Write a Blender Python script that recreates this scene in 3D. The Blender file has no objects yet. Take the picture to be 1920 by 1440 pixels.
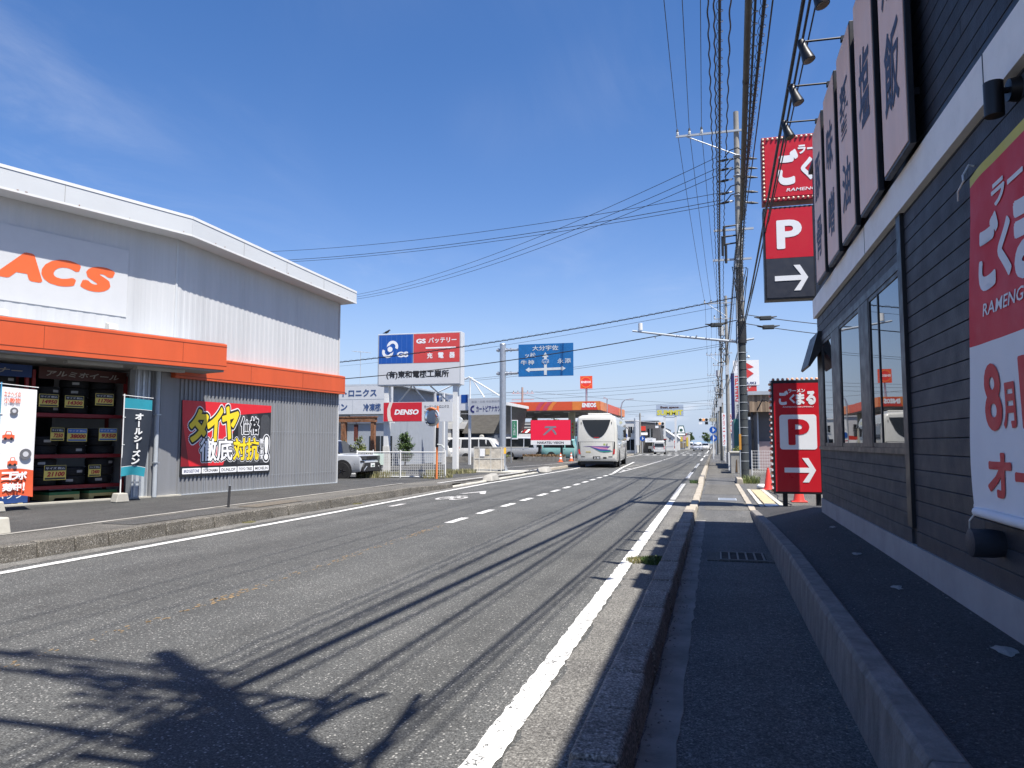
import bpy, bmesh, math, random
from mathutils import Vector, Matrix
R = math.radians
random.seed(7)
sc = bpy.context.scene
col = sc.collection

# ------------------------------------------------------------------ camera, sky, sun, exposure
cam_d = bpy.data.cameras.new('camera')
cam = bpy.data.objects.new('camera', cam_d)
col.objects.link(cam)
cam.location = (0, 0, 1.5)
cam.rotation_euler = (R(90 + 4.533), 0, R(15.14))
cam_d.sensor_width = 36
cam_d.lens = 26.25
cam_d.clip_end = 20000
sc.camera = cam
SUN = Vector((2.39, -1.72, 6.1)).normalized()          # towards the sun
SUN_EL = math.asin(SUN.z)
world = bpy.data.worlds.new('World')
sc.world = world
world.use_nodes = True
wn, wl = world.node_tree.nodes, world.node_tree.links
wn.clear()
w_out = wn.new('ShaderNodeOutputWorld')
w_bg = wn.new('ShaderNodeBackground')
w_bg.inputs['Strength'].default_value = 0.083
sky = wn.new('ShaderNodeTexSky')
sky.sky_type = 'NISHITA'
sky.sun_disc = False
sky.sun_elevation = SUN_EL
sky.sun_rotation = math.atan2(SUN.x, SUN.y)
sky.air_density = 1.0
sky.dust_density = 0.3
sky.ozone_density = 1.0
# thin high cirrus and a low bank of cumulus near the horizon
w_tc = wn.new('ShaderNodeTexCoord')
w_sep = wn.new('ShaderNodeSeparateXYZ')
wl.new(w_tc.outputs['Generated'], w_sep.inputs[0])
def wmath(op, a, b=None, clamp=False):
    n = wn.new('ShaderNodeMath'); n.operation = op; n.use_clamp = clamp
    for i, x in enumerate((a, b)):
        if x is None: continue
        if isinstance(x, (int, float)): n.inputs[i].default_value = x
        else: wl.new(x, n.inputs[i])
    return n.outputs[0]
def wrange(v, a, b, c=0.0, d=1.0):
    n = wn.new('ShaderNodeMapRange'); n.interpolation_type = 'SMOOTHSTEP'
    wl.new(v, n.inputs[0])
    for i, x in enumerate((a, b, c, d)): n.inputs[i + 1].default_value = x
    return n.outputs[0]
elev = w_sep.outputs[2]
inv = wmath('DIVIDE', 1.0, wmath('MAXIMUM', wmath('ADD', elev, 0.06), 0.03))
w_comb = wn.new('ShaderNodeCombineXYZ')
wl.new(wmath('MULTIPLY', w_sep.outputs[0], inv), w_comb.inputs[0])
wl.new(wmath('MULTIPLY', w_sep.outputs[1], inv), w_comb.inputs[1])
def wnoise(scale, detail, rough, rot, stretch):
    mp = wn.new('ShaderNodeMapping'); mp.inputs['Rotation'].default_value = (0, 0, R(rot)); mp.inputs['Scale'].default_value = stretch
    wl.new(w_comb.outputs[0], mp.inputs[0])
    n = wn.new('ShaderNodeTexNoise'); n.inputs['Scale'].default_value = scale; n.inputs['Detail'].default_value = detail
    n.inputs['Roughness'].default_value = rough; n.inputs['Distortion'].default_value = 0.7
    wl.new(mp.outputs[0], n.inputs['Vector'])
    return n.outputs['Fac']
cir_a = wrange(wnoise(1.5, 8, 0.62, 35, (1.0, 0.45, 1)), 0.42, 0.86)
cir_b = wrange(wnoise(0.42, 3, 0.5, 10, (1, 1, 1)), 0.40, 0.66)
cirrus = wmath('MULTIPLY', wmath('MULTIPLY', cir_a, cir_b), wrange(elev, 0.10, 0.22))
cirrus = wmath('MULTIPLY', cirrus, 0.30)
w_mp2 = wn.new('ShaderNodeMapping'); w_mp2.inputs['Scale'].default_value = (7, 7, 34)
wl.new(w_tc.outputs['Generated'], w_mp2.inputs[0])
cu = wn.new('ShaderNodeTexNoise'); cu.inputs['Scale'].default_value = 1.5; cu.inputs['Detail'].default_value = 7
wl.new(w_mp2.outputs[0], cu.inputs['Vector'])
cum = wmath('MULTIPLY', wrange(cu.outputs['Fac'], 0.44, 0.62), wmath('MULTIPLY', wrange(elev, 0.024, 0.034), wrange(elev, 0.056, 0.044)))
cum = wmath('MULTIPLY', cum, 0.75)
cover = wmath('ADD', cirrus, cum, True)
w_hsv = wn.new('ShaderNodeHueSaturation'); w_hsv.inputs['Saturation'].default_value = 1.33
wl.new(sky.outputs[0], w_hsv.inputs['Color'])
w_hz = wn.new('ShaderNodeMix'); w_hz.data_type = 'RGBA'       # pale blue haze towards the horizon
wl.new(wrange(elev, 0.26, -0.06, 0.0, 0.95), w_hz.inputs[0])
wl.new(w_hsv.outputs[0], w_hz.inputs[6])
w_hz.inputs[7].default_value = (2.05, 3.75, 5.0, 1)
w_mix = wn.new('ShaderNodeMix'); w_mix.data_type = 'RGBA'
wl.new(cover, w_mix.inputs[0])
wl.new(w_hz.outputs[2], w_mix.inputs[6])
w_mix.inputs[7].default_value = (5.2, 6.6, 6.6, 1)
w_tint = wn.new('ShaderNodeMix'); w_tint.data_type = 'RGBA'; w_tint.blend_type = 'MULTIPLY'; w_tint.inputs[0].default_value = 1
w_tint.inputs[7].default_value = (1.16, .95, 1.06, 1)
wl.new(w_mix.outputs[2], w_tint.inputs[6])
wl.new(w_tint.outputs[2], w_bg.inputs['Color'])
wl.new(w_bg.outputs[0], w_out.inputs[0])
sun_d = bpy.data.lights.new('sun', 'SUN')
sun_d.energy = 5.0
sun_d.angle = R(0.53)
sun_d.color = (1.0, 0.955, 0.88)
sun = bpy.data.objects.new('sun', sun_d)
col.objects.link(sun)
sun.rotation_euler = SUN.to_track_quat('Z', 'Y').to_euler()
sun.location = (20, -20, 60)
sc.view_settings.view_transform = 'Standard'
sc.view_settings.look = 'None'
sc.view_settings.exposure = 0.92
sc.view_settings.gamma = 1
sc.view_settings.use_curve_mapping = False
sc.cycles.use_denoising = True
sc.cycles.max_bounces = 6

# ------------------------------------------------------------------ helpers
def T(x, y, z, rz=0.0): return Matrix.Translation((x, y, z)) @ Matrix.Rotation(R(rz), 4, 'Z')
I4 = Matrix.Identity(4)

class MB:
    """collects faces of one mesh; M maps local points to world"""
    def __init__(s, M=None):
        s.v, s.f, s.m, s.M = [], [], [], M
    def add(s, vs, fs, mi=0):
        b = len(s.v)
        s.v.extend((s.M @ Vector(p)) if s.M is not None else Vector(p) for p in vs)
        for f in fs:
            s.f.append([i + b for i in f]); s.m.append(mi)
        return s
    def box(s, x0, x1, y0, y1, z0, z1, mi=0, M=None):
        vs = [(x, y, z) for z in (z0, z1) for y in (y0, y1) for x in (x0, x1)]
        if M is not None: vs = [M @ Vector(p) for p in vs]
        return s.add(vs, [(0, 2, 3, 1), (4, 5, 7, 6), (0, 1, 5, 4), (2, 6, 7, 3), (0, 4, 6, 2), (1, 3, 7, 5)], mi)
    def prism(s, pts, ax, a0, a1, mi=0):
        n = len(pts)
        mk = {'x': lambda p, a: (a, p[0], p[1]), 'y': lambda p, a: (p[0], a, p[1]), 'z': lambda p, a: (p[0], p[1], a)}[ax]
        vs = [mk(p, a0) for p in pts] + [mk(p, a1) for p in pts]
        fs = [list(range(n)), list(range(2 * n - 1, n - 1, -1))] + [(i, i + n, (i + 1) % n + n, (i + 1) % n) for i in range(n)]
        return s.add(vs, fs, mi)
    def tube(s, pts, r, n=8, mi=0, cap=True):
        pts = [Vector(p) for p in pts]; N = len(pts)
        rs = r if isinstance(r, (list, tuple)) else [r] * N
        vs, up = [], None
        for i, p in enumerate(pts):
            d = (pts[min(i + 1, N - 1)] - pts[max(i - 1, 0)]).normalized()
            if up is None:
                up = Vector((0, 0, 1)) if abs(d.z) < 0.9 else Vector((1, 0, 0))
            a = d.cross(up)
            a = a.normalized() if a.length > 1e-6 else Vector((1, 0, 0))
            b = a.cross(d).normalized()
            up = b
            for k in range(n):
                t = 2 * math.pi * k / n
                vs.append(p + (a * math.cos(t) + b * math.sin(t)) * rs[i])
        fs = [(i * n + k, i * n + (k + 1) % n, (i + 1) * n + (k + 1) % n, (i + 1) * n + k) for i in range(N - 1) for k in range(n)]
        if cap: fs += [list(range(n - 1, -1, -1)), list(range((N - 1) * n, N * n))]
        return s.add(vs, fs, mi)
    def cyl(s, p0, p1, r0, r1=None, n=16, mi=0): return s.tube([p0, p1], [r0, r0 if r1 is None else r1], n, mi)
    def lathe(s, prof, n=16, c=(0, 0, 0), ax='z', mi=0):
        vs = []
        for r, h in prof:
            for k in range(n):
                t = 2 * math.pi * k / n; a, b = r * math.cos(t), r * math.sin(t)
                p = {'z': (a, b, h), 'x': (h, a, b), 'y': (a, h, b)}[ax]
                vs.append((p[0] + c[0], p[1] + c[1], p[2] + c[2]))
        N = len(prof)
        fs = [(i * n + k, i * n + (k + 1) % n, (i + 1) * n + (k + 1) % n, (i + 1) * n + k) for i in range(N - 1) for k in range(n)]
        fs += [list(range(n)), list(range((N - 1) * n, N * n))]
        return s.add(vs, fs, mi)
    def grid(s, fn, nu, nv, mi=0):
        vs = [fn(i / nu, j / nv) for j in range(nv + 1) for i in range(nu + 1)]
        fs = [(j * (nu + 1) + i, j * (nu + 1) + i + 1, (j + 1) * (nu + 1) + i + 1, (j + 1) * (nu + 1) + i) for j in range(nv) for i in range(nu)]
        return s.add(vs, fs, mi)
    def mesh(s, name, mats, smooth=None, recalc=True):
        me = bpy.data.meshes.new(name)
        me.from_pydata([tuple(p) for p in s.v], [], s.f)
        if recalc:
            bm = bmesh.new(); bm.from_mesh(me); bmesh.ops.recalc_face_normals(bm, faces=bm.faces); bm.to_mesh(me); bm.free()
        for m in (mats if isinstance(mats, (list, tuple)) else [mats]): me.materials.append(m)
        if any(s.m): me.polygons.foreach_set('material_index', s.m)
        if smooth is not None:
            me.polygons.foreach_set('use_smooth', [True] * len(me.polygons))
            me.set_sharp_from_angle(angle=R(smooth))
        me.update()
        return me
    def build(s, name, mats, parent=None, smooth=None, bevel=0, recalc=True, seg=2):
        return put(name, s.mesh(name, mats, smooth, recalc), parent, bevel, seg)

def pmat(p):
    return Matrix.LocRotScale(p.location, p.rotation_euler, p.scale)
def put(name, me, parent=None, bevel=0, seg=2):
    """mesh given in world coordinates (or, for a parent at the origin, local ones)"""
    o = bpy.data.objects.new(name, me)
    col.objects.link(o)
    if parent is not None:
        o.parent = parent
        m = pmat(parent)
        if parent.parent is not None: m = pmat(parent.parent) @ parent.matrix_parent_inverse @ m
        o.matrix_parent_inverse = m.inverted()
    if bevel:
        b = o.modifiers.new('edge', 'BEVEL'); b.width = bevel; b.segments = seg; b.limit_method = 'ANGLE'; b.angle_limit = R(40)
    return o
def tag(o, label, cat, group=None):
    o['label'] = label; o['category'] = cat
    if group: o['group'] = group
    return o
def struct(o, kind='structure', label=None):
    o['kind'] = kind
    if label: o['label'] = label
    return o
def thing(name, label, cat, loc=(0, 0, 0), rz=0, group=None):
    o = bpy.data.objects.new(name, None)
    col.objects.link(o)
    o.empty_display_size = 0.2
    o.location = loc; o.rotation_euler = (0, 0, R(rz))
    return tag(o, label, cat, group)
def copy_tree(o, parent=None):
    c = o.copy(); col.objects.link(c)
    if parent is not None: c.parent = parent
    for ch in [x for x in o.children]: copy_tree(ch, c)
    return c
def place(o, x, y, z=0, rz=0, label=None, s=1):
    o.location = (x, y, z); o.rotation_euler = (0, 0, R(rz)); o.scale = (s, s, s)
    if label: o['label'] = label
    return o

# ------------------------------------------------------------------ materials
MATS = {}
def nn(nt, typ, **kw):
    n = nt.nodes.new(typ)
    for k, v in kw.items(): setattr(n, k, v)
    return n
def noise(nt, vec, scale, detail=4, rough=.55, dist=0):
    n = nt.nodes.new('ShaderNodeTexNoise')
    n.inputs['Scale'].default_value = scale; n.inputs['Detail'].default_value = detail
    n.inputs['Roughness'].default_value = rough; n.inputs['Distortion'].default_value = dist
    nt.links.new(vec, n.inputs['Vector'])
    return n.outputs['Fac']
def ramp(nt, fac, stops):
    n = nt.nodes.new('ShaderNodeValToRGB')
    el = n.color_ramp.elements
    while len(el) < len(stops): el.new(0.5)
    for e, (p, c) in zip(el, stops):
        e.position = p; e.color = (*c, 1) if len(c) == 3 else c
    nt.links.new(fac, n.inputs[0])
    return n.outputs[0]
def mixc(nt, fac, a, b, mode='MIX'):
    n = nt.nodes.new('ShaderNodeMix'); n.data_type = 'RGBA'; n.blend_type = mode
    for i, x in ((0, fac), (6, a), (7, b)):
        if isinstance(x, (int, float)): n.inputs[i].default_value = x
        elif isinstance(x, tuple): n.inputs[i].default_value = (*x, 1) if len(x) == 3 else x
        else: nt.links.new(x, n.inputs[i])
    return n.outputs[2]
def base(name):
    m = bpy.data.materials.new(name); m.use_nodes = True
    nt = m.node_tree; b = nt.nodes['Principled BSDF']
    tc = nt.nodes.new('ShaderNodeTexCoord')
    return m, nt, b, tc.outputs['Object']
def bump(nt, b, h, strength, dist=.01):
    n = nt.nodes.new('ShaderNodeBump'); n.inputs['Strength'].default_value = strength; n.inputs['Distance'].default_value = dist
    nt.links.new(h, n.inputs['Height']); nt.links.new(n.outputs[0], b.inputs['Normal'])
def M(name, c, rough=.55, metal=0, var=.10, scale=3.0, bmp=0, bscale=120, spec=.5, coat=0, dirt=0, dirtcol=(.10, .085, .065), stretch=None):
    if name in MATS: return MATS[name]
    m, nt, b, vec = base(name)
    if stretch:
        mp = nt.nodes.new('ShaderNodeMapping'); mp.inputs['Scale'].default_value = stretch
        nt.links.new(vec, mp.inputs[0]); vec2 = mp.outputs[0]
    else: vec2 = vec
    f = noise(nt, vec2, scale, 6, .62)
    lo = tuple(max(0, x * (1 - var)) for x in c); hi = tuple(min(1, x * (1 + var)) for x in c)
    cc = ramp(nt, f, [(.28, lo), (.72, hi)])
    if dirt:
        d = noise(nt, vec2, scale * .7 + .3, 8, .7, .3)
        dm = ramp(nt, d, [(.52, (0, 0, 0)), (.80, (dirt, dirt, dirt))])
        cc = mixc(nt, dm, cc, dirtcol)
    nt.links.new(cc, b.inputs['Base Color'])
    rr = ramp(nt, noise(nt, vec, scale * 2.3, 4), [(.3, (max(0, rough - .08),) * 3), (.7, (min(1, rough + .08),) * 3)])
    nt.links.new(rr, b.inputs['Roughness'])
    b.inputs['Metallic'].default_value = metal
    b.inputs['Specular IOR Level'].default_value = spec
    if coat:
        b.inputs['Coat Weight'].default_value = coat; b.inputs['Coat Roughness'].default_value = .05
    if bmp: bump(nt, b, noise(nt, vec, bscale, 3), bmp)
    MATS[name] = m
    return m
def emit(name, c, strength):
    if name in MATS: return MATS[name]
    m, nt, b, vec = base(name)
    b.inputs['Base Color'].default_value = (*c, 1)
    b.inputs['Emission Color'].default_value = (*c, 1)
    b.inputs['Emission Strength'].default_value = strength
    MATS[name] = m
    return m
def asphalt(name, dark, light, speck=.30, patch=.5, sscale=170, spk=.66):
    m, nt, b, vec = base(name)
    g = lambda v: (v, v, v)
    fine = noise(nt, vec, sscale, 2, .6)
    mid = noise(nt, vec, 46, 3, .7)
    big = noise(nt, vec, patch, 5, .6, .4)
    c = ramp(nt, big, [(.3, dark), (.7, light)])
    c = mixc(nt, 1.0, c, ramp(nt, mid, [(.30, g(.45)), (.50, g(.92)), (.70, g(1.6))]), 'MULTIPLY')
    c = mixc(nt, 1.0, c, ramp(nt, fine, [(.30, g(.40)), (.50, g(.92)), (.72, g(1.8))]), 'MULTIPLY')
    vo = nn(nt, 'ShaderNodeTexVoronoi'); vo.inputs['Scale'].default_value = 50; nt.links.new(vec, vo.inputs['Vector'])
    chip = ramp(nt, vo.outputs['Distance'], [(.22, g(1)), (.40, g(0))])
    sel = nt.nodes.new('ShaderNodeSeparateColor'); nt.links.new(vo.outputs['Color'], sel.inputs[0])
    pick = ramp(nt, sel.outputs[0], [(spk, g(0)), (spk + .12, g(.85))])
    chips = mixc(nt, 1.0, chip, pick, 'MULTIPLY')
    c = mixc(nt, chips, c, (speck, speck * .97, speck * .90))
    dark_pick = ramp(nt, sel.outputs[1], [(.72, g(0)), (.80, g(.7))])
    c = mixc(nt, mixc(nt, 1.0, chip, dark_pick, 'MULTIPLY'), c, (dark[0] * .35, dark[1] * .35, dark[2] * .36))
    # long streaks along the direction of travel: tyre polish, drips; wider blotches of repair and dust
    mp = nt.nodes.new('ShaderNodeMapping'); mp.inputs['Scale'].default_value = (1.9, .04, 1); nt.links.new(vec, mp.inputs[0])
    st = noise(nt, mp.outputs[0], 1.0, 4, .5)
    c = mixc(nt, 1.0, c, ramp(nt, st, [(.32, g(.80)), (.68, g(1.16))]), 'MULTIPLY')
    bl = noise(nt, vec, 2.3, 6, .7, .8)
    c = mixc(nt, 1.0, c, ramp(nt, bl, [(.28, g(.80)), (.45, g(1.0)), (.75, g(1.12))]), 'MULTIPLY')
    nt.links.new(c, b.inputs['Base Color'])
    b.inputs['Roughness'].default_value = .86
    b.inputs['Specular IOR Level'].default_value = .35
    bump(nt, b, mixc(nt, .5, fine, mid), .6, .006)
    MATS[name] = m
    return m
def paint(name, c, under, wear=.50, scale=9, crack=True):
    """road paint worn through to the asphalt"""
    m, nt, b, vec = base(name)
    f = noise(nt, vec, scale, 8, .72)
    k = ramp(nt, f, [(wear, (0,) * 3), (wear + .07, (1,) * 3)])
    if crack:
        mp = nt.nodes.new('ShaderNodeMapping'); mp.inputs['Scale'].default_value = (.55, 1.7, 1); nt.links.new(vec, mp.inputs[0])
        vo = nn(nt, 'ShaderNodeTexVoronoi', feature='DISTANCE_TO_EDGE'); vo.inputs['Scale'].default_value = 3.2
        wv = nt.nodes.new('ShaderNodeVectorMath'); wv.operation = 'ADD'
        nt.links.new(mp.outputs[0], wv.inputs[0])
        nz = nt.nodes.new('ShaderNodeTexNoise'); nz.inputs['Scale'].default_value = 6; nt.links.new(vec, nz.inputs['Vector'])
        nt.links.new(nz.outputs['Color'], wv.inputs[1]); nt.links.new(wv.outputs[0], vo.inputs['Vector'])
        ck = ramp(nt, vo.outputs['Distance'], [(.010, (1,) * 3), (.030, (0,) * 3)])
        k = mixc(nt, 1.0, k, ck, 'LIGHTEN')
    fine = noise(nt, vec, 150, 3, .6)
    cw = mixc(nt, .5, c, ramp(nt, fine, [(.3, (.38,) * 3), (.7, (.6,) * 3)]), 'OVERLAY')
    cu_ = mixc(nt, .8, under, ramp(nt, fine, [(.3, (.25,) * 3), (.7, (.75,) * 3)]), 'OVERLAY')
    nt.links.new(mixc(nt, k, cw, cu_), b.inputs['Base Color'])
    b.inputs['Roughness'].default_value = .7
    bump(nt, b, fine, .35, .004)
    MATS[name] = m
    return m

m_road = asphalt('road_asphalt', (.062, .063, .061), (.092, .092, .087), .34, .45, 105, .65)
m_walk = asphalt('sidewalk_asphalt', (.074, .074, .073), (.118, .116, .112), .28, .8, 120, .76)
m_fore = asphalt('forecourt_asphalt', (.046, .046, .045), (.070, .069, .066), .19, .7, 130, .80)
m_walk_old = asphalt('pavement_asphalt_old', (.080, .076, .068), (.132, .125, .110), .26, .55, 120, .76)
m_ramp = asphalt('ramp_asphalt', (.040, .040, .042), (.060, .059, .060), .16, .6, 130, .88)
m_gutter = asphalt('gutter_asphalt', (.105, .10, .092), (.165, .158, .142), .30, .9, 120, .66)
m_line = paint('white_road_paint', (.64, .63, .60), (.10, .10, .096), .585, 13)
m_line_worn = paint('worn_white_road_paint', (.52, .51, .49), (.09, .09, .086), .535, 14)
m_yline = paint('faded_yellow_road_paint', (.26, .18, .075), (.088, .087, .083), .37, 9, False)
m_conc = M('concrete', (.29, .278, .25), .85, var=.22, scale=2.2, bmp=.35, bscale=90, dirt=.55, dirtcol=(.13, .12, .10))
m_conc_new = M('pale_concrete', (.42, .40, .345), .85, var=.15, scale=3, bmp=.3, bscale=110, dirt=.35, dirtcol=(.25, .22, .18))
m_conc_dark = M('weathered_concrete', (.20, .19, .175), .88, var=.30, scale=3.2, bmp=.5, bscale=70, dirt=.7, dirtcol=(.06, .058, .05))
m_kerb = asphalt('kerb_exposed_aggregate', (.085, .078, .066), (.165, .150, .126), .36, 1.3, 75, .60)
m_kerb_r = asphalt('kerb_worn_concrete', (.150, .132, .114), (.26, .23, .20), .40, 1.6, 85, .74)
m_rwall = M('retaining_wall_concrete', (.175, .162, .152), .9, var=.38, scale=7, bmp=.8, bscale=48, dirt=.8, dirtcol=(.055, .05, .046), stretch=(1, 1, .4))
m_kerb_pale = M('pale_kerb_concrete', (.34, .30, .24), .88, var=.2, scale=5, bmp=.5, bscale=80, dirt=.5, dirtcol=(.2, .17, .13))  # pale concrete of the dropped and farther kerb stones
m_steel = M('galvanised_steel', (.46, .48, .50), .42, .75, var=.12, scale=6)
m_steel_paint = M('grey_steel_paint', (.40, .43, .46), .5, .1, var=.08, dirt=.25)
m_black = M('black_metal', (.012, .012, .014), .42, .2, var=.2)
m_rubber = M('black_rubber', (.016, .016, .017), .75, var=.25, scale=8)
m_cable = M('cable_sheath', (.014, .014, .015), .55, var=.1)
m_white = M('white_paint', (.66, .66, .645), .45, var=.04, dirt=.12, dirtcol=(.45, .42, .37))
m_white_dirty = M('dirty_white_paint', (.56, .545, .50), .6, var=.08, dirt=.4, dirtcol=(.38, .32, .24))
m_rust = M('rusty_iron', (.20, .085, .04), .9, var=.5, scale=7, bmp=.6, bscale=40, dirt=.8, dirtcol=(.42, .36, .27))
def glass_mat(name, c=(.010, .013, .016), rough=.02, ior=1.55):
    if name in MATS: return MATS[name]
    m, nt, b, vec = base(name)
    b.inputs['Base Color'].default_value = (*c, 1)
    b.inputs['Roughness'].default_value = rough
    b.inputs['IOR'].default_value = ior
    b.inputs['Specular IOR Level'].default_value = .6
    bump(nt, b, noise(nt, vec, 1.1, 2), .03, .02)
    MATS[name] = m
    return m
m_glass = glass_mat('window_glass', (.012, .015, .018), .012, 3.0)
m_cglass = glass_mat('vehicle_glass', (.012, .014, .016), .03, 1.5)
def flat(name, c, rough=.5, var=.03, **k): return M(name, c, rough, var=var, **k)

# ------------------------------------------------------------------ lettering (built-in font, turned into meshes)
TXT = {}
def text_mesh(s, bold=0, shear=0, extr=.5, space=1.0, line=1.0):
    key = (s, bold, shear, extr, space, line)
    if key in TXT: return TXT[key]
    c = bpy.data.curves.new('lettering', 'FONT')
    c.body = s; c.size = 1; c.offset = bold; c.extrude = 0; c.shear = shear; c.resolution_u = 4 if len(s) < 3 else 2
    c.space_character = space; c.space_line = line; c.align_x = 'CENTER'; c.fill_mode = 'FRONT'
    o = bpy.data.objects.new('lettering', c); col.objects.link(o)
    dg = bpy.context.evaluated_depsgraph_get()
    me = bpy.data.meshes.new_from_object(o.evaluated_get(dg))
    vs = [v.co.copy() for v in me.vertices]; fs = [list(p.vertices) for p in me.polygons]
    bpy.data.objects.remove(o); bpy.data.curves.remove(c); bpy.data.meshes.remove(me)
    xs = [v.x for v in vs] or [0]; ys = [v.y for v in vs] or [0]
    TXT[key] = (vs, fs, min(xs), max(xs), min(ys), max(ys))
    return TXT[key]
def txt(parent, s, x0, x1, z0, z1, y, mat, F=None, name='lettering', bold=.0, shear=0, keep=False, rot=0, space=1.0, line=1.0, pad=0, warp=None):
    """lettering filling the box x0..x1, z0..z1 of the plane y, read from -y"""
    vs, fs, ax, bx, ay, by = text_mesh(s, min(bold, .012), shear, .5, space, line)
    w, h = max(bx - ax, 1e-4), max(by - ay, 1e-4)
    if rot: W, H = h, w
    else: W, H = w, h
    fat = max(0, bold - .012)                       # heavier strokes: copies shifted round a circle
    if fat and not pad: W, H = W + 2 * fat, H + 2 * fat
    kx, kz = (x1 - x0) / W, (z1 - z0) / H
    if keep: kx = kz = min(kx, kz)
    cx, cz = (x0 + x1) / 2, (z0 + z1) / 2
    mb = MB(F)
    n = 0 if not fat else (8 if fat < .04 else 14)
    for q in range(-1, n):
        dx, dz = (0, 0) if q < 0 else (fat * math.cos(2 * math.pi * q / n), fat * math.sin(2 * math.pi * q / n))
        P = []
        for v in vs:
            a, b = v.x - (ax + bx) / 2, v.y - (ay + by) / 2
            if rot == 90: a, b = -b, a
            elif rot == -90: a, b = b, -a
            px_, pz_ = cx + (a + dx) * kx, cz + (b + dz) * kz
            P.append((px_, y + (warp(px_, pz_) if warp else 0) - (q + 1) * .00006, pz_))
        mb.add(P, fs)
    return put(name, mb.mesh(name, mat, recalc=False), parent)
def pane(parent, name, pts, y, th, mat, F=None, **k):
    """flat plate in the plane y (front) with thickness th behind it"""
    return MB(F).prism(pts, 'y', y, y + th).build(name, mat, parent, **k)
def rect(x0, x1, z0, z1): return [(x0, z0), (x1, z0), (x1, z1), (x0, z1)]
# ------------------------------------------------------------------ ground, road, pavements
m_ground = M('far_ground', (.17, .165, .15), .95, var=.3, scale=.08)
g0 = MB().add([(-4000, -3000, -.04), (4000, -3000, -.04), (4000, 6000, -.04), (-4000, 6000, -.04)], [(0, 1, 2, 3)]).build('ground', m_ground)
struct(g0)
def lerp_tab(t, y):
    if y <= t[0][0]: return t[0][1]
    for (a, p), (b, q) in zip(t, t[1:]):
        if y <= b: return p + (q - p) * (y - a) / (b - a)
    return t[-1][1]
LEFT = [(-40, -8.62), (30, -8.62), (44, -8.8), (64, -9.7), (98, -9.9), (114, -8.5), (160, -8.3), (700, -12)]
def left_edge(y): return lerp_tab(LEFT, y)
mb = MB()
ys = [-40, 0, 30, 44, 54, 64, 80, 98, 114, 160, 200, 700]
mb.add([(left_edge(y), y, 0) for y in ys] + [(-.6, y, 0) for y in ys], [(i, i + len(ys), i + len(ys) + 1, i + 1) for i in range(len(ys) - 1)])
road = struct(mb.build('road', m_road))
cross = struct(MB().add([(-120, 100, -.006), (120, 100, -.006), (120, 113, -.006), (-120, 113, -.006)], [(0, 1, 2, 3)]).build('cross_road', m_road))
def strip(name, pts, w, z, mat, parent, jag=.012, step=.12, seed=1):
    """painted line along a polyline, with ragged edges"""
    rnd = random.Random(seed)
    P = [Vector((p[0], p[1], 0)) for p in pts]
    a, b = [], []
    for p, q in zip(P, P[1:]):
        L = (q - p).length; n = max(1, min(400, int(L / step))); d = (q - p).normalized(); nrm = Vector((-d.y, d.x, 0))
        for i in range(n + 1):
            c = p + (q - p) * i / n
            a.append(c + nrm * (w / 2 + rnd.uniform(-jag, jag))); b.append(c - nrm * (w / 2 + rnd.uniform(-jag, jag)))
    n = len(a)
    me = MB().add([(v.x, v.y, z) for v in a] + [(v.x, v.y, z) for v in b], [(i, i + n, i + n + 1, i + 1) for i in range(n - 1)])
    return me.build(name, mat, parent)
strip('gutter_strip', [(-.80, -6), (-.80, 29)], .40, .004, m_gutter, road, .03, .2, 5)
strip('gutter_strip', [(-8.42, -6), (-8.42, 26)], .30, .004, m_gutter, road, .05, .2, 6)
strip('edge_line', [(-1.09, -6), (-1.10, 20)], .15, .008, m_line, road, .008, .04, 2)
strip('edge_line', [(-1.11, 20.4), (-1.14, 28.5)], .15, .008, m_line_worn, road, .015, .07, 3)
for a, b in ((33, 40), (47, 57), (66, 76), (84, 93)):
    strip('edge_line', [(-1.16, a), (-1.16, b)], .16, .008, m_line, road, .012, .1, int(a))
strip('edge_line', [(-8.0, -6), (-7.98, 14), (-8.12, 21), (-8.22, 27), (-8.05, 34), (-7.95, 42), (-8.2, 52), (-8.9, 66), (-9.2, 94)], .15, .008, m_line, road, .006, .15, 4)
y = 13.4
while y < 37:
    strip('centre_dash', [(-4.87, y), (-4.87, y + 1.0)], .16, .008, m_line, road, .012, .06, int(y * 9)); y += 1.87
rf_ = random.Random(17); mbf = MB()
for i in range(700):                                     # what is left of a yellow centre line: flecks of paint
    y = -3 + 16 * rf_.random(); dens = .5 + .5 * math.sin(y * 1.7) * math.sin(y * .6 + 1)
    if rf_.random() > .25 + .75 * dens: continue
    x = lerp_tab([(-4, -4.78), (6, -4.62), (13.2, -4.85)], y) + rf_.uniform(-.07, .07); s_ = rf_.uniform(.004, .017) * (1.5 if dens > .8 else 1)
    k = rf_.randint(5, 7); a0 = rf_.random() * 6
    mbf.add([(x + s_ * rf_.uniform(.5, 1.1) * math.cos(a0 + 6.283 * q / k), y + 2.0 * s_ * rf_.uniform(.5, 1.1) * math.sin(a0 + 6.283 * q / k), .004) for q in range(k)], [list(range(k))])
o = mbf.build('faded_centre_line', M('yellow_paint_flecks', (.25, .17, .085), .8, var=.3, scale=20), road); o['kind'] = 'stuff'
strip('faded_white_dash', [(-7.45, 16.5), (-7.45, 17.3)], .15, .008, m_line_worn, road, .012, .06, 12)
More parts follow.
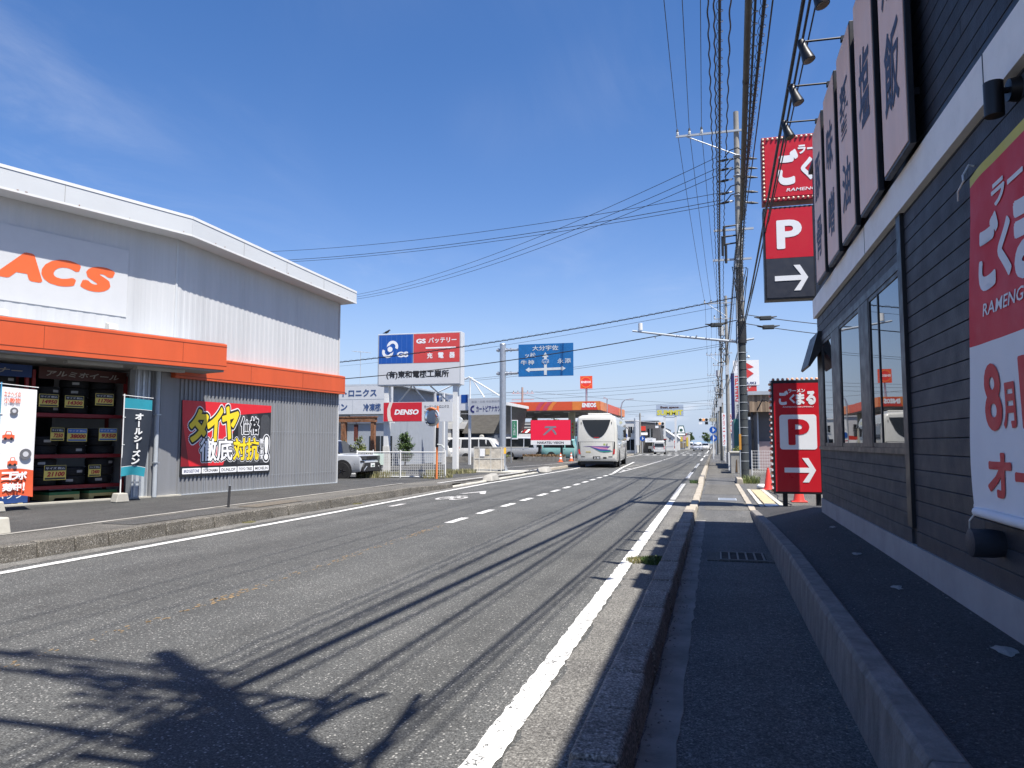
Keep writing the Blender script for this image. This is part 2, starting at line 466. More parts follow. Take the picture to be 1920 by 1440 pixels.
# hatched taper before the turning lane
strip('taper_line', [(-4.9, 37.4), (-5.5, 46), (-6.2, 60)], .15, .008, m_line, road, .01, .2, 13)
strip('taper_line', [(-4.75, 38.5), (-4.55, 50), (-4.4, 66)], .15, .0085, m_line_worn, road, .01, .2, 14)
strip('taper_line', [(-6.2, 60.2), (-4.4, 60.8)], .25, .009, m_line, road, .01, .1, 15)
for i, yy in enumerate((41, 44, 47, 50, 53, 56)):
    xl = -4.9 - (yy - 37) * .057
    strip('hatch_bar', [(xl + .12, yy + 1.2), (-4.72, yy)], .22, .0095, m_line_worn, road, .01, .1, 20 + i)
for i in range(8): strip('lane_dash', [(-4.4, 68 + i * 3.6), (-4.4, 69.8 + i * 3.6)], .15, .008, m_line, road, .01, .2, 30 + i)
for i in range(10): strip('crosswalk_bar', [(-9.3 + i * .92, 95.8), (-9.3 + i * .92, 99.4)], .46, .008, m_line, road, .01, .2, 40 + i)
strip('stop_line', [(-8.6, 92.6), (-4.6, 92.6)], .45, .008, m_line, road, .01, .2, 55)
for i in range(9): strip('crosswalk_bar', [(-8.3 + i * .88, 114), (-8.3 + i * .88, 117.6)], .46, .008, m_line, road, .01, .2, 60 + i)
for i in range(24): strip('lane_dash', [(-4.9, 122 + i * 8), (-4.9, 126 + i * 8)], .15, .008, m_line, road, .01, .5, 80 + i)
strip('edge_line', [(-1.2, 122), (-1.2, 330)], .15, .008, m_line, road, .01, 1, 90)
# bicycle mark and arrow at the left lane edge
def ring(cx, cy, r, w, z, n=20):
    mb = MB(); vs = []
    for k in range(n):
        t = 2 * math.pi * k / n
        vs += [(cx + r * math.cos(t) * .42, cy + r * math.sin(t) * 1.3, z), (cx + (r - w) * math.cos(t) * .42, cy + (r - w) * math.sin(t) * 1.3, z)]
    return mb.add(vs, [(2 * k, 2 * ((k + 1) % n), 2 * ((k + 1) % n) + 1, 2 * k + 1) for k in range(n)])
for cx in (-7.15, -6.75): ring(cx, 19.4, .45, .18, .009).build('bicycle_mark_wheel', m_line_worn, road)
strip('bicycle_mark_frame', [(-7.15, 19.4), (-6.98, 20.1), (-6.75, 19.4)], .09, .0095, m_line_worn, road, .01, .1, 70)
strip('bicycle_mark_frame', [(-7.1, 20.2), (-6.8, 20.3)], .16, .010, m_line_worn, road, .01, .1, 71)
MB().add([(-7.35, 21.2, .009), (-6.95, 22.6, .009), (-6.55, 21.2, .009), (-6.72, 21.2, .009), (-6.95, 21.9, .009), (-7.18, 21.2, .009)], [(0, 5, 4, 1), (1, 4, 3, 2)]).build('arrow_mark', m_line_worn, road)

# left forecourt and pavement
def fc_z(y): return lerp_tab([(-40, .15), (23, .15), (30, .10), (60, .08), (98, .06)], y)
mb = MB(); n = 0
fy = [-40, 0, 10, 16, 20, 23, 25, 27, 30, 36, 44, 54, 64, 80, 99.6]
xs = [0, -1.3, -30, -90]
def fcx(y, k): return left_edge(y) - .17 + xs[k]
mb.add([(fcx(y, k) if k < 2 else xs[k], y, fc_z(y)) for y in fy for k in (1, 2, 3)], [(j * 3 + i, j * 3 + i + 1, j * 3 + i + 4, j * 3 + i + 3) for j in range(len(fy) - 1) for i in range(2)])
forecourt = struct(mb.build('forecourt', m_fore))
mb = MB()
def pv_z(y): return lerp_tab([(-40, .18), (20, .18), (24, .13), (27, .03), (35, .03), (38, .09), (99, .10)], y)
mb.add([(fcx(y, k), y, pv_z(y) if k == 0 else max(pv_z(y), fc_z(y) + .004)) for y in fy for k in (0, 1)], [(j * 2, j * 2 + 1, j * 2 + 3, j * 2 + 2) for j in range(len(fy) - 1)])
pavement = struct(mb.build('pavement', m_walk_old))
strip('pale_edge_strip', [(-9.95, 2), (-9.95, 23)], .10, .188, m_conc, pavement, .02, .3, 91)
strip('pale_edge_strip', [(-9.3, 24.5), (-9.0, 33), (-9.0, 43)], .16, .125, m_line_worn, forecourt, .01, .2, 92)
strip('pale_edge_strip', [(-12.3, 38), (-10.6, 47), (-9.8, 58)], .14, .118, m_line_worn, forecourt, .01, .2, 93)
strip('asphalt_patch', [(-9.4, 10.2), (-9.4, 13.2)], .7, .187, m_fore, pavement, .03, .3, 94)
strip('steel_cover', [(-9.35, 13.6), (-9.35, 15.4)], .5, .191, M('worn_cover_steel', (.16, .14, .11), .7, .4, var=.3, scale=20, bmp=.6, bscale=60), pavement, .0, .5, 95)
# kerb stones
kerb_l = None
def kerb_block(x0, x1, y0, y1, h, rnd, mat, parent, name='kerb_stone', hb=None):
    j = lambda a: rnd.uniform(-a, a)
    h0, h1 = h + j(.010), (hb if hb is not None else h) + j(.010)
    x0 += j(.008); x1 += j(.010)
    s = .025
    vs = [(x0, y0, -.03), (x1, y0, -.03), (x1, y1, -.03), (x0, y1, -.03), (x0 + s, y0, h0), (x1 - s, y0, h0), (x1 - s, y1, h1), (x0 + s, y1, h1)]
    return MB().add(vs, [(0, 3, 2, 1), (4, 5, 6, 7), (0, 1, 5, 4), (1, 2, 6, 5), (2, 3, 7, 6), (3, 0, 4, 7)]).build(name, mat, parent, bevel=.018, smooth=50)
rnd = random.Random(3)
kerb_left = struct(bpy.data.objects.new('kerb_left', None)); col.objects.link(kerb_left)
y = 2.0
while y < 24:
    hh = lerp_tab([(0, .205), (20, .2), (24, .12)], y)
    kerb_block(-8.82, -8.61, y, y + .586, hh, rnd, m_kerb, kerb_left); y += .6
y = 24.2
while y < 38:
    kerb_block(left_edge(y) - .19, left_edge(y) + .01, y, y + .595, .05, rnd, m_conc_new, kerb_left); y += .6
y = 39
while y < 95:
    kerb_block(left_edge(y) - .19, left_edge(y) + .01, y, y + 1.19, .13, rnd, m_kerb_pale, kerb_left); y += 1.2
# kerb on the near (right) side of the road
kerb_right = struct(bpy.data.objects.new('kerb_right', None)); col.objects.link(kerb_right)
y = 1.4
while y < 14.6:
    kerb_block(-.64, -.385, y, y + .584, .20, rnd, m_kerb_r, kerb_right); y += .6
kerb_block(-.63, -.385, y, y + .9, .20, rnd, m_kerb_pale, kerb_right)
kerb_block(-.62, -.40, y + .91, y + 2.6, .19, rnd, m_kerb_pale, kerb_right, hb=.07); y += 2.62
while y < 27.6:
    kerb_block(-.61, -.40, y, y + .592, .06, rnd, m_kerb_pale, kerb_right); y += .6
kerb_block(-.63, -.40, y, y + 1.2, .07, rnd, m_kerb_pale, kerb_right, hb=.21); y += 1.25
while y < 97:
    kerb_block(-.62, -.40, y, y + 1.19, .19, rnd, m_kerb_pale if y < 45 else m_kerb, kerb_right); y += 1.2
# right sidewalk
sidewalk = struct(MB().add([(-.39, -6, .03), (1.0, -6, .03), (1.0, 16.4, .03), (-.39, 16.4, .03), (-.39, 99, .03), (1.0, 99, .03)], [(0, 1, 2, 3), (3, 2, 5, 4)]).build('sidewalk', m_walk))
strip('concrete_edging', [(-.29, -4), (-.29, 14.9)], .17, .035, m_conc_dark, sidewalk, .012, .15, 101)
strip('repaired_strip', [(.25, 17.2), (.25, 19.6)], 1.0, .034, m_walk_old, sidewalk, .02, .3, 102)
strip('repaired_strip', [(.20, 22.5), (.20, 27.8)], 1.05, .034, m_walk_old, sidewalk, .02, .3, 103)
strip('repaired_strip', [(.25, 33.5), (.25, 60)], 1.1, .034, m_walk_old, sidewalk, .02, .3, 104)
strip('dropped_edging', [(.78, 16.8), (.74, 28.2)], .13, .05, m_kerb_pale, sidewalk, .008, .3, 106)
strip('pale_strip', [(1.03, 18.2), (1.0, 25)], .10, .05, m_conc_new, sidewalk, .008, .3, 107)
strip('pale_strip', [(1.5, 18.2), (1.42, 25)], .12, .05, m_conc_new, sidewalk, .008, .3, 108)
strip('yellow_paving', [(1.26, 19.2), (1.21, 24.8)], .28, .049, M('faded_yellow_paving', (.42, .35, .21), .85, var=.15, scale=6, dirt=.3), sidewalk, .006, .3, 109)
strip('steel_lid', [(1.26, 18.3), (1.26, 19.1)], .30, .051, m_steel, sidewalk, 0, .5, 110)
kerb_gate = struct(bpy.data.objects.new('kerb_gateway', None)); col.objects.link(kerb_gate)
kerb_block(.74, .98, 28.3, 30.6, .22, rnd, m_kerb_pale, kerb_gate)
lot = struct(MB().add([(1.0, 16.2, .022), (60, 16.2, .022), (60, 99, .022), (1.0, 99, .022)], [(0, 1, 2, 3)]).build('car_park_ground', m_walk_old))
near_lot = struct(MB().add([(.9, -30, .02), (60, -30, .02), (60, 16.2, .02), (.9, 16.2, .02)], [(0, 1, 2, 3)]).build('shop_ground', m_ramp))
# manhole lid and drain grate in the sidewalk
mh = thing('manhole_cover', 'small grey rectangular steel cover set into the sunlit sidewalk', 'manhole cover', (.28, 20.5, .034))
MB().box(.06, .52, 20.1, 20.9, .034, .042).build('frame', m_steel_paint, mh)
MB().box(.085, .495, 20.13, 20.87, .042, .046).build('lid', m_steel, mh)
m_grate = M('dull_grate_steel', (.17, .165, .155), .7, .3, var=.2, scale=12)
gr = thing('drain_grate', 'steel bar drain grate set in concrete across the shaded sidewalk', 'drain grate', (.34, 10.2, .03))
MB().box(-.12, .69, 9.82, 10.58, .028, .040).build('surround', m_walk_old, gr)
MB().box(.03, .60, 9.86, 10.54, .036, .0415).build('pit', M('drain_pit', (.008, .008, .008), .9), gr)
for x in (.035, .14, .245, .35, .455, .56): MB().box(x, x + .022, 9.86, 10.54, .042, .052).build('bar', m_grate, gr)
for k in range(2): MB().box(.03, .60, 9.85 + k * .67, 9.878 + k * .67, .042, .054).build('rail', m_grate, gr)
# low retaining wall between sidewalk and ramp
rw_prof = [(0.6, .385), (4.2, .375), (8.5, .38), (12, .28), (16.7, .09)]
rt = thing('retaining_wall', 'low weathered concrete wall between the shaded sidewalk and shop ramp', 'wall', (.78, 9, 0))
segs = [.6, 3.05, 5.5, 8.0, 10.4, 12.6, 14.7, 16.75]
for a, b in zip(segs, segs[1:]):
    ny = 10; vs = []; wr = random.Random(int(a * 10))
    prof = []
    for i in range(ny + 1):
        yy = a + .004 + (b - a - .008) * i / ny
        h = lerp_tab(rw_prof, yy); c = wr.uniform(0, .014) if wr.random() < .55 else 0
        prof.append([(.685, yy, 0), (.70, yy, h - .03 - c), (.715 + c * .6, yy, h - c * .4), (.835 - c * .3, yy, h), (.855, yy, h - .015), (.86, yy, 0)])
    vs = [p for q in prof for p in q]
    fs = [(i * 6 + k, i * 6 + (k + 1) % 6, (i + 1) * 6 + (k + 1) % 6, (i + 1) * 6 + k) for i in range(ny) for k in range(6)] + [[0, 1, 2, 3, 4, 5], [ny * 6 + k for k in range(5, -1, -1)]]
    MB().add(vs, fs).build('wall_section', m_rwall, rt, bevel=.006)
# asphalt ramp behind that wall
def ramp_z(x, y):
    t = min(1, max(0, (x - .85) / .85))
    a = lerp_tab(rw_prof, y) - .045
    b = lerp_tab([(0, .385), (5, .385), (13, .42), (15.6, .30), (18.8, .028)], y)
    return a + (b - a) * t
mb = MB(); ry = [-2, 0, 2, 4, 6, 8, 9, 10, 11, 12, 13, 13.6, 14.3, 15, 16, 17, 18, 18.8]; rx = [.856, 1.1, 1.35, 1.7, 2.4, 3.2]
mb.add([(x, y, max(.026, ramp_z(min(x, 1.75), y))) for y in ry for x in rx], [(j * 6 + i, j * 6 + i + 1, j * 6 + i + 7, j * 6 + i + 6) for j in range(len(ry) - 1) for i in range(5)])
ramp_o = struct(mb.build('ramp', m_ramp, smooth=60))
m_patch = M('mortar_patch', (.26, .255, .24), .9, var=.2, scale=20, bmp=.4)
for k, (px, py, pr) in enumerate(((1.50, 4.72, .05), (1.36, 6.55, .04), (1.37, 8.35, .04), (1.5, 10.9, .04))):
    pr_ = random.Random(k); n = 14
    z0 = ramp_z(px, py)
    vs = []
    for i in range(n):
        t = 2 * math.pi * i / n; r = pr * (1 + pr_.uniform(-.35, .35))
        xx, yy = px + r * math.cos(t), py + r * 2.2 * math.sin(t)
        vs.append((xx, yy, ramp_z(xx, yy) + .005))
    MB().add(vs + [(px, py, z0 + .016)], [(i, (i + 1) % n, n) for i in range(n)]).build('mortar_patch', m_patch, ramp_o)
# litter and weeds
def grass_tuft(name, cx, cy, z, n, h, rad, seed, mat, label=None):
    r = random.Random(seed); mb = MB()
    for i in range(n):
        a = r.uniform(0, 6.28); d = rad * math.sqrt(r.random()); x, y = cx + d * math.cos(a), cy + d * math.sin(a) * 1.6
        hh = h * r.uniform(.4, 1); lx, ly = r.uniform(-.5, .5) * hh, r.uniform(-.5, .5) * hh; w = .006 + .006 * r.random(); b = r.uniform(0, 6.28)
        wx, wy = w * math.cos(b), w * math.sin(b)
        mb.add([(x - wx, y - wy, z), (x + wx, y + wy, z), (x + lx * .5 + wx * .7, y + ly * .5 + wy * .7, z + hh * .7), (x + lx * .5 - wx * .7, y + ly * .5 - wy * .7, z + hh * .7), (x + lx, y + ly, z + hh)], [(0, 1, 2, 3), (3, 2, 4)])
    o = mb.build(name, mat, recalc=False)
    o['kind'] = 'stuff'
    if label: o['label'] = label
    return o
def leaf_mat(name, c1, c2, c3):
    m, nt, b, vec = base(name)
    gi = nt.nodes.new('ShaderNodeNewGeometry')
    f = noise(nt, vec, 3.1, 3)
    c = ramp(nt, gi.outputs['Random Per Island'], [(0, c1), (.5, c2), (1, c3)])
    c = mixc(nt, .4, c, ramp(nt, f, [(.3, (.3,) * 3), (.7, (.65,) * 3)]), 'OVERLAY')
    nt.links.new(c, b.inputs['Base Color']); b.inputs['Roughness'].default_value = .55
    b.inputs['Transmission Weight'].default_value = 0
    MATS[name] = m
    return m
m_leaf = leaf_mat('leaf_green', (.025, .055, .012), (.05, .095, .02), (.085, .13, .03))
m_leaf2 = leaf_mat('leaf_light', (.07, .10, .02), (.12, .15, .035), (.19, .20, .06))
m_dry = leaf_mat('dry_grass', (.16, .14, .06), (.26, .23, .11), (.12, .14, .04))
grass_tuft('weeds', -.77, 9.72, .0, 1200, .07, .16, 1, m_leaf, 'green weeds growing in the gutter beside the kerb')
grass_tuft('weeds', -.98, 9.75, .0, 300, .05, .14, 2, m_dry, 'dry weeds at the gutter edge')
grass_tuft('weeds', -.72, 29.1, .0, 170, .16, .22, 3, m_leaf, 'weeds at the kerb end by the dashed line')
grass_tuft('weeds', 1.25, 29.3, .02, 260, .34, .36, 4, m_leaf2, 'weeds at the foot of the utility pole')
grass_tuft('weeds', -8.55, 12.5, .0, 260, .03, .10, 8, m_dry, 'thin dry grass at the foot of the far kerb'); grass_tuft('weeds', -8.56, 17.0, .0, 320, .035, .10, 9, m_dry, 'dry straw along the far kerb stones')
grass_tuft('weeds', -12.0, 33.4, .10, 1200, .22, 1.1, 5, m_dry, 'dry grass at the foot of the sign pole')
grass_tuft('weeds', -13.4, 28.7, .10, 1400, .3, .9, 6, m_dry, 'dry grass behind the white mesh fence')
grass_tuft('weeds', -10.8, 28.4, .10, 500, .25, .6, 7, m_dry, 'dry grass beside the convex mirror')
rl = random.Random(12); mbl = MB()
for i in range(260):
    x, y = rl.uniform(.05, .66), rl.uniform(2.5, 13)
    if rl.random() < .6: x = .66 - abs(rl.gauss(0, .12))
    s = rl.uniform(.004, .013); a = rl.uniform(0, 6.28)
    p = [(x + s * math.cos(a + k * 1.57) * (1 if k % 2 else .45), y + s * math.sin(a + k * 1.57) * (1 if k % 2 else .45), .036 + .004 * rl.random()) for k in range(4)]
    mbl.add(p, [(0, 1, 2, 3)])
o = mbl.build('litter', leaf_mat('dry_leaf_litter', (.10, .07, .04), (.2, .15, .09), (.34, .31, .26)), recalc=False); o['kind'] = 'stuff'; o['label'] = 'dry leaf litter scattered along the shaded sidewalk'

rg = random.Random(33); mbg = MB()
for i in range(2600):
    side = rg.random()
    if side < .45: x, y, z = -.66 - abs(rg.gauss(0, .06)), rg.uniform(2.5, 28), .006
    elif side < .65: x, y, z = -8.57 + abs(rg.gauss(0, .08)), rg.uniform(4, 24), .006
    elif side < .85: x, y, z = rg.uniform(.9, 1.62), rg.uniform(3, 13), None
    else: x, y, z = -.37 + abs(rg.gauss(0, .05)), rg.uniform(2.5, 16), .036
    if z is None: z = ramp_z(x, y) + .002
    s_ = rg.uniform(.003, .010); a = rg.uniform(0, 6.28)
    c, d = math.cos(a) * s_, math.sin(a) * s_
    mbg.add([(x + c, y + d, z), (x - d, y + c, z), (x - c, y - d, z), (x + d, y - c, z), (x, y, z + s_ * .8)], [(0, 1, 4), (1, 2, 4), (2, 3, 4), (3, 0, 4)])
o = mbg.build('gravel', leaf_mat('grit', (.05, .048, .045), (.10, .095, .088), (.20, .19, .175)), recalc=False); o['kind'] = 'stuff'; o['label'] = 'fine grit and gravel lying along the kerbs and ramp'
# ------------------------------------------------------------------ noodle shop on the right
def sphere(mb, c, r, n=10, m=6, sz=1.0, mi=0):
    return mb.lathe([(max(1e-4, r * math.sin(math.pi * i / m)), -r * sz * math.cos(math.pi * i / m)) for i in range(m + 1)], n, c, 'z', mi)
MB.sphere = sphere
m_siding = M('charcoal_siding', (.034, .038, .049), .60, var=.30, dirt=.25, dirtcol=(.055, .058, .065), scale=2.2, bmp=.35, bscale=60, stretch=(1, .18, 2.4), spec=.35)
m_siding_b = M('charcoal_siding_pale', (.043, .047, .058), .62, var=.30, scale=2.2, bmp=.35, bscale=60, stretch=(1, .18, 2.4), spec=.35, dirt=.3, dirtcol=(.07, .072, .078))
m_siding_c = M('charcoal_siding_deep', (.026, .029, .038), .58, var=.30, scale=2.2, bmp=.35, bscale=60, stretch=(1, .18, 2.4), spec=.4)
rs = random.Random(41)
m_siding2 = M('charcoal_wood_siding', (.050, .053, .060), .66, var=.35, scale=2.8, bmp=.35, bscale=60, stretch=(1, .15, 3), spec=.35)
m_trim = M('black_trim', (.010, .011, .014), .45, var=.1)
m_band = M('white_band', (.88, .84, .79), .6, var=.06, scale=4, dirt=.25, dirtcol=(.40, .37, .34))
m_plinth = M('painted_plinth', (.30, .295, .305), .75, var=.14, scale=2.4, dirt=.5, dirtcol=(.17, .16, .155))
m_sign_red = M('sign_red', (.55, .012, .022), .35, var=.03)
m_sign_white = M('sign_white', (.80, .80, .80), .4, var=.03)
m_ink = M('black_ink', (.012, .012, .014), .6, var=.05)
shop = thing('noodle_shop', 'two storey noodle shop clad in charcoal boards with a white band', 'building', (1.65, 12.95, 0))
MB().box(1.672, 9, -4, 12.93, .0, 5.96).build('wall', M('shop_wall', (.02, .022, .026), .8), shop)
MB().box(1.60, 9.05, -4, 13.0, 5.96, 6.03).build('parapet_cap', m_trim, shop)
MB().box(1.632, 1.672, -4, 12.94, .25, .625).build('plinth', m_plinth, shop)
MB().box(1.60, 1.672, -4, 12.99, 3.53, 3.83).build('white_band', m_band, shop)
for yy in (4.9, 8.6): MB().box(1.5975, 1.60, yy, yy + .012, 3.53, 3.83).build('band_joint', m_trim, shop)
MB().box(1.625, 1.672, 2.0, 7.05, 3.84, 3.90).build('black_gap_strip', m_trim, shop)  # thin black strip for the gap above the white band
WIN = [(11.45, 12.40), (9.32, 10.76), (7.36, 8.78)]
def course(z0, z1, y0, y1, mat):
    vs = [(1.672, z0), (1.651, z0 + .001), (1.6515, z1 - .009), (1.658, z1 - .004), (1.672, z1 - .004)]
    MB().prism([(a, b) for a, b in vs], 'y', y0 + .003, y1 - .003).build('siding_board', rs.choice((mat, mat, m_siding_b, m_siding_c)) if mat is m_siding else mat, shop)
z = .625; k = 0
while z < 5.95:
    z1 = min(z + .131, 5.955)
    if not (z1 > 3.53 and z < 3.83):
        zz0, zz1 = z, z1
        cuts = ([-4, .9, 3.93, 7.14], [-4, 2.4, 5.43, 7.14], [-4, 1.6, 4.7, 7.14])[k * 2 % 3]
        for a, b in zip(cuts, cuts[1:]): course(zz0, zz1, a, b, m_siding)
        if zz0 > 3.8:
            for a, b in ((7.14, 10.2), (10.2, 12.94)): course(zz0, zz1, a, b, m_siding)
        elif zz0 >= 3.10:
            course(zz0, zz1, 7.30, 12.94, m_siding)
        elif zz1 <= 1.44:
            for a, b in (((7.30, 9.5), (9.5, 12.94)) if k % 2 else ((7.30, 10.9), (10.9, 12.94))): course(zz0, zz1, a, b, m_siding2)
        z = z1
    else:
        z = 3.83 if z >= 3.36 else z1
        if z1 <= 3.70 and z1 - .131 < 3.53: course(z1 - .131, 3.53, -4, 7.14, m_siding); course(z1 - .131, 3.53, 7.30, 12.94, m_siding)
    k += 1
MB().box(1.618, 1.672, 7.14, 7.29, .78, 3.60).build('vertical_trim', m_trim, shop, bevel=.004)
MB().box(1.626, 1.672, 7.30, 12.95, 1.40, 1.455).build('window_sill', m_trim, shop)
MB().box(1.636, 1.672, 7.30, 12.95, 3.07, 3.15).build('window_head', m_trim, shop)
for a, b in ((12.40, 12.95), (10.76, 11.45), (8.78, 9.32), (7.30, 7.36)):
    MB().box(1.638, 1.672, a, b, 1.456, 3.069).build('window_post', m_trim, shop, bevel=.004)
for a, b in WIN:
    w = MB().box(1.655, 1.668, a + .035, b - .035, 1.50, 3.03).build('window', m_glass, shop)
    for (y0, y1, z0, z1) in ((a, a + .04, 1.456, 3.069), (b - .04, b, 1.456, 3.069)): MB().box(1.643, 1.671, y0, y1, z0, z1).build('window_stile', m_trim, w)
    MB().box(1.645, 1.671, a + .04, b - .04, 1.456, 1.505).build('window_rail', m_trim, w)
    MB().box(1.645, 1.671, a + .04, b - .04, 3.025, 3.069).build('window_rail', m_trim, w)
MB().box(1.646, 1.6545, 8.31, 8.345, 1.505, 3.025).build('window_mullion', m_trim, w)
MB().prism([(1.44, 2.72), (1.60, 3.25), (1.66, 3.25), (1.66, 2.98), (1.47, 2.70)], 'y', 12.45, 13.5).build('corner_awning', m_trim, shop)
MB().lathe([(.001, 0), (.075, 0), (.085, -.06), (.085, -.18), (.06, -.19), (.001, -.19)], 18, (1.66, 5.14, .90), 'x').build('vent_hood', m_siding, shop, smooth=40)

# menu boards with brush lettering, one lamp above each
m_board = M('menu_board_face', (.93, .62, .49), .55, var=.06, scale=1.5, stretch=(1, 3, .5))
m_brush = M('brush_ink', (.050, .055, .095), .6, var=.3, scale=12)
FW = T(1.5, 0, 0, -90)
BOARDS = [(6.26, ('炒', '飯'), 'fried rice'), (7.40, ('塩',), 'salt'), (8.54, ('醤', '油'), 'soy sauce'), (9.67, ('味', '噌'), 'miso'), (10.82, ('豚', '骨'), 'pork bone')]
ordn = ['nearest of five, at the shop wall', 'second of five', 'third of five', 'fourth of five', 'last of five, beside the red pole sign']
for i, (y0, chars, nm) in enumerate(BOARDS):
    y1 = y0 + .88
    b = thing('menu_board', 'tall pinkish board with brush lettering %s, %s' % (''.join(chars), ordn[i]), 'sign board', (1.55, y0 + .44, 3.84), 0, 'menu boards on the noodle shop')
    MB().box(1.515, 1.565, y0, y1, 3.83, 6.12).build('frame', m_trim, b, bevel=.006)
    MB().box(1.508, 1.5145, y0 + .025, y1 - .025, 3.86, 6.09).build('face', m_board, b)
    for yy in (y0 + .2, y1 - .24): MB().box(1.565, 1.655, yy, yy + .04, 4.3, 4.36).build('bracket', m_trim, b)
    zt = 5.92
    if len(chars) == 1: spans = [(4.66, 5.44)]
    elif i == 0: spans = [(5.28, 5.95), (4.30, 5.02)]
    else: spans = [(5.00, 5.62), (4.15, 4.72)]
    for c, (a, d) in zip(chars, spans):
        txt(b, c, -(y1 - .17), -(y0 + .17), a, d, .0045, m_brush, FW, bold=.022, shear=.12)
    lp = thing('spotlight', 'black spotlight on a long arm above the %s menu board' % ('nearest', 'second', 'third', 'fourth', 'last')[i], 'spotlight', (1.5, y0 + .44, 6.1), 0, 'spotlights above the menu boards')
    yc = y0 + .44
    MB().box(1.50, 1.6, yc - .035, yc + .035, 6.121, 6.175).build('mount', m_trim, lp)
    MB().tube([(1.54, yc, 6.165), (1.10, yc, 6.175)], .013, 8).build('arm', m_black, lp)
    MB().sphere((1.09, yc, 6.17), .03, 8, 6).build('joint', m_black, lp, smooth=60)
    d = Vector((.33, -.10, -1)).normalized(); p = Vector((1.07, yc + .02, 6.19))
    MB().tube([p - d * .02, p, p + d * .10, p + d * .16, p + d * .25, p + d * .265], [.03, .047, .05, .058, .075, .075], 16).build('housing', m_black, lp, smooth=40)
    MB().tube([p + d * .266, p + d * .274], [.066, .062], 16).build('lens', M('lamp_lens', (.22, .19, .15), .2, var=.1), lp)

# wall lamp
wlp = thing('wall_lamp', 'black cylinder lamp fixed to the charcoal wall above the banner', 'wall lamp', (1.55, 4.55, 3.4))
MB().cyl((1.652, 4.55, 3.44), (1.60, 4.55, 3.44), .07, .06, 18).build('wall_plate', m_black, wlp, smooth=40)
MB().tube([(1.62, 4.55, 3.44), (1.54, 4.55, 3.44)], .018, 8).build('arm', m_black, wlp)
MB().cyl((1.53, 4.55, 3.30), (1.53, 4.55, 3.49), .05, .05, 18).build('housing', m_black, wlp, smooth=40)

# opening banner tied to the wall
def ripple(x, z):
    t = (3.2 - z) / 2.15
    e = max(0, min(1, (5.32 + x) / .5))                       # 0 at the free edge
    return -.012 - .018 * math.sin(x * 7 + z * 1.3) * (1 - e) - .035 * (1 - e) * math.sin(3.1 * t) - .006 * math.sin(z * 5 + x * 2)
FB = T(1.60, 0, 0, -90)
def ban_edge(z): return -5.235 - .075 * max(0, (3.2 - z) / 2.15) + .02 * math.sin(z * 3.2)
ban = thing('shop_banner', 'large red and white opening banner tied to the charcoal wall', 'banner', (1.58, 4, 1.05))
m_ban_r = M('banner_red_cloth', (.60, .016, .035), .6, var=.06, scale=2, bmp=.1, bscale=300)
m_ban_w = M('banner_white_cloth', (.74, .74, .76), .65, var=.03, scale=2, bmp=.1, bscale=300, dirt=.12, dirtcol=(.5, .48, .45))
def cloth(z0, z1, nu, nv):
    def fn(u, v):
        z = z0 + (z1 - z0) * v; xa = ban_edge(z); x = xa + (-2.5 - xa) * u
        return (x, ripple(x, z), z)
    return fn
def redline(u): return 2.09
MB(FB).grid(cloth(2.10, 3.12, 0, 0), 40, 18).build('red_cloth', m_ban_r, ban, smooth=80, recalc=False)
MB(FB).grid(cloth(1.09, 2.10, 0, 0), 40, 18).build('white_cloth', m_ban_w, ban, smooth=80, recalc=False)
MB(FB).grid(cloth(3.12, 3.18, 0, 0), 30, 1).build('yellow_hem', M('yellow_hem', (.55, .47, .08), .6), ban, smooth=80, recalc=False)
MB(FB).tube([(-5.30, -.03, 1.075), (-2.5, -.03, 1.065)], .03, 10).build('hem_roll', m_ban_w, ban, smooth=60)
for (yy, zz) in ((5.25, 3.17), (5.33, 1.06)):
    MB().tube([(1.57, yy, zz), (1.58, yy + .04, zz + .05), (1.62, yy + .05, zz + .12), (1.65, yy + .05, zz + .11)], .007, 6).build('tie_cord', m_white, ban)
    MB().tube([(1.57, yy, zz), (1.55, yy + .05, zz - .05), (1.56, yy + .09, zz - .10)], .006, 6).build('tie_cord', m_white, ban)
m_ban_ink = M('banner_red_ink', (.56, .03, .035), .6, var=.05)
def banner_txt(s, x0, x1, z0, z1, mat, **k):
    txt(ban, s, x0, x1, z0, z1, -.005, mat, FB, warp=ripple, **k)
banner_txt('ご', -5.06, -4.76, 2.40, 2.84, m_ban_w, bold=.055)
banner_txt('く', -4.78, -4.58, 2.42, 2.76, m_ban_w, bold=.05)
banner_txt('ま', -4.54, -4.10, 2.36, 2.86, m_ban_w, bold=.05)
banner_txt('る', -4.05, -3.62, 2.36, 2.86, m_ban_w, bold=.05)
banner_txt('ラーメン', -4.84, -3.85, 2.86, 3.0, m_ban_w, bold=.04)
banner_txt('RAMENGOKUMARU', -5.02, -3.70, 2.255, 2.33, m_ban_w, bold=.01, shear=.2)
banner_txt('8', -5.10, -4.84, 1.57, 1.97, m_ban_ink, bold=.03)
banner_txt('月', -4.83, -4.64, 1.58, 1.84, m_ban_ink, bold=.035)
banner_txt('18', -4.56, -4.02, 1.57, 1.97, m_ban_ink, bold=.03)
banner_txt('日', -3.98, -3.78, 1.58, 1.84, m_ban_ink, bold=.035)
banner_txt('オープン', -5.10, -3.55, 1.18, 1.46, m_ban_ink, bold=.04)

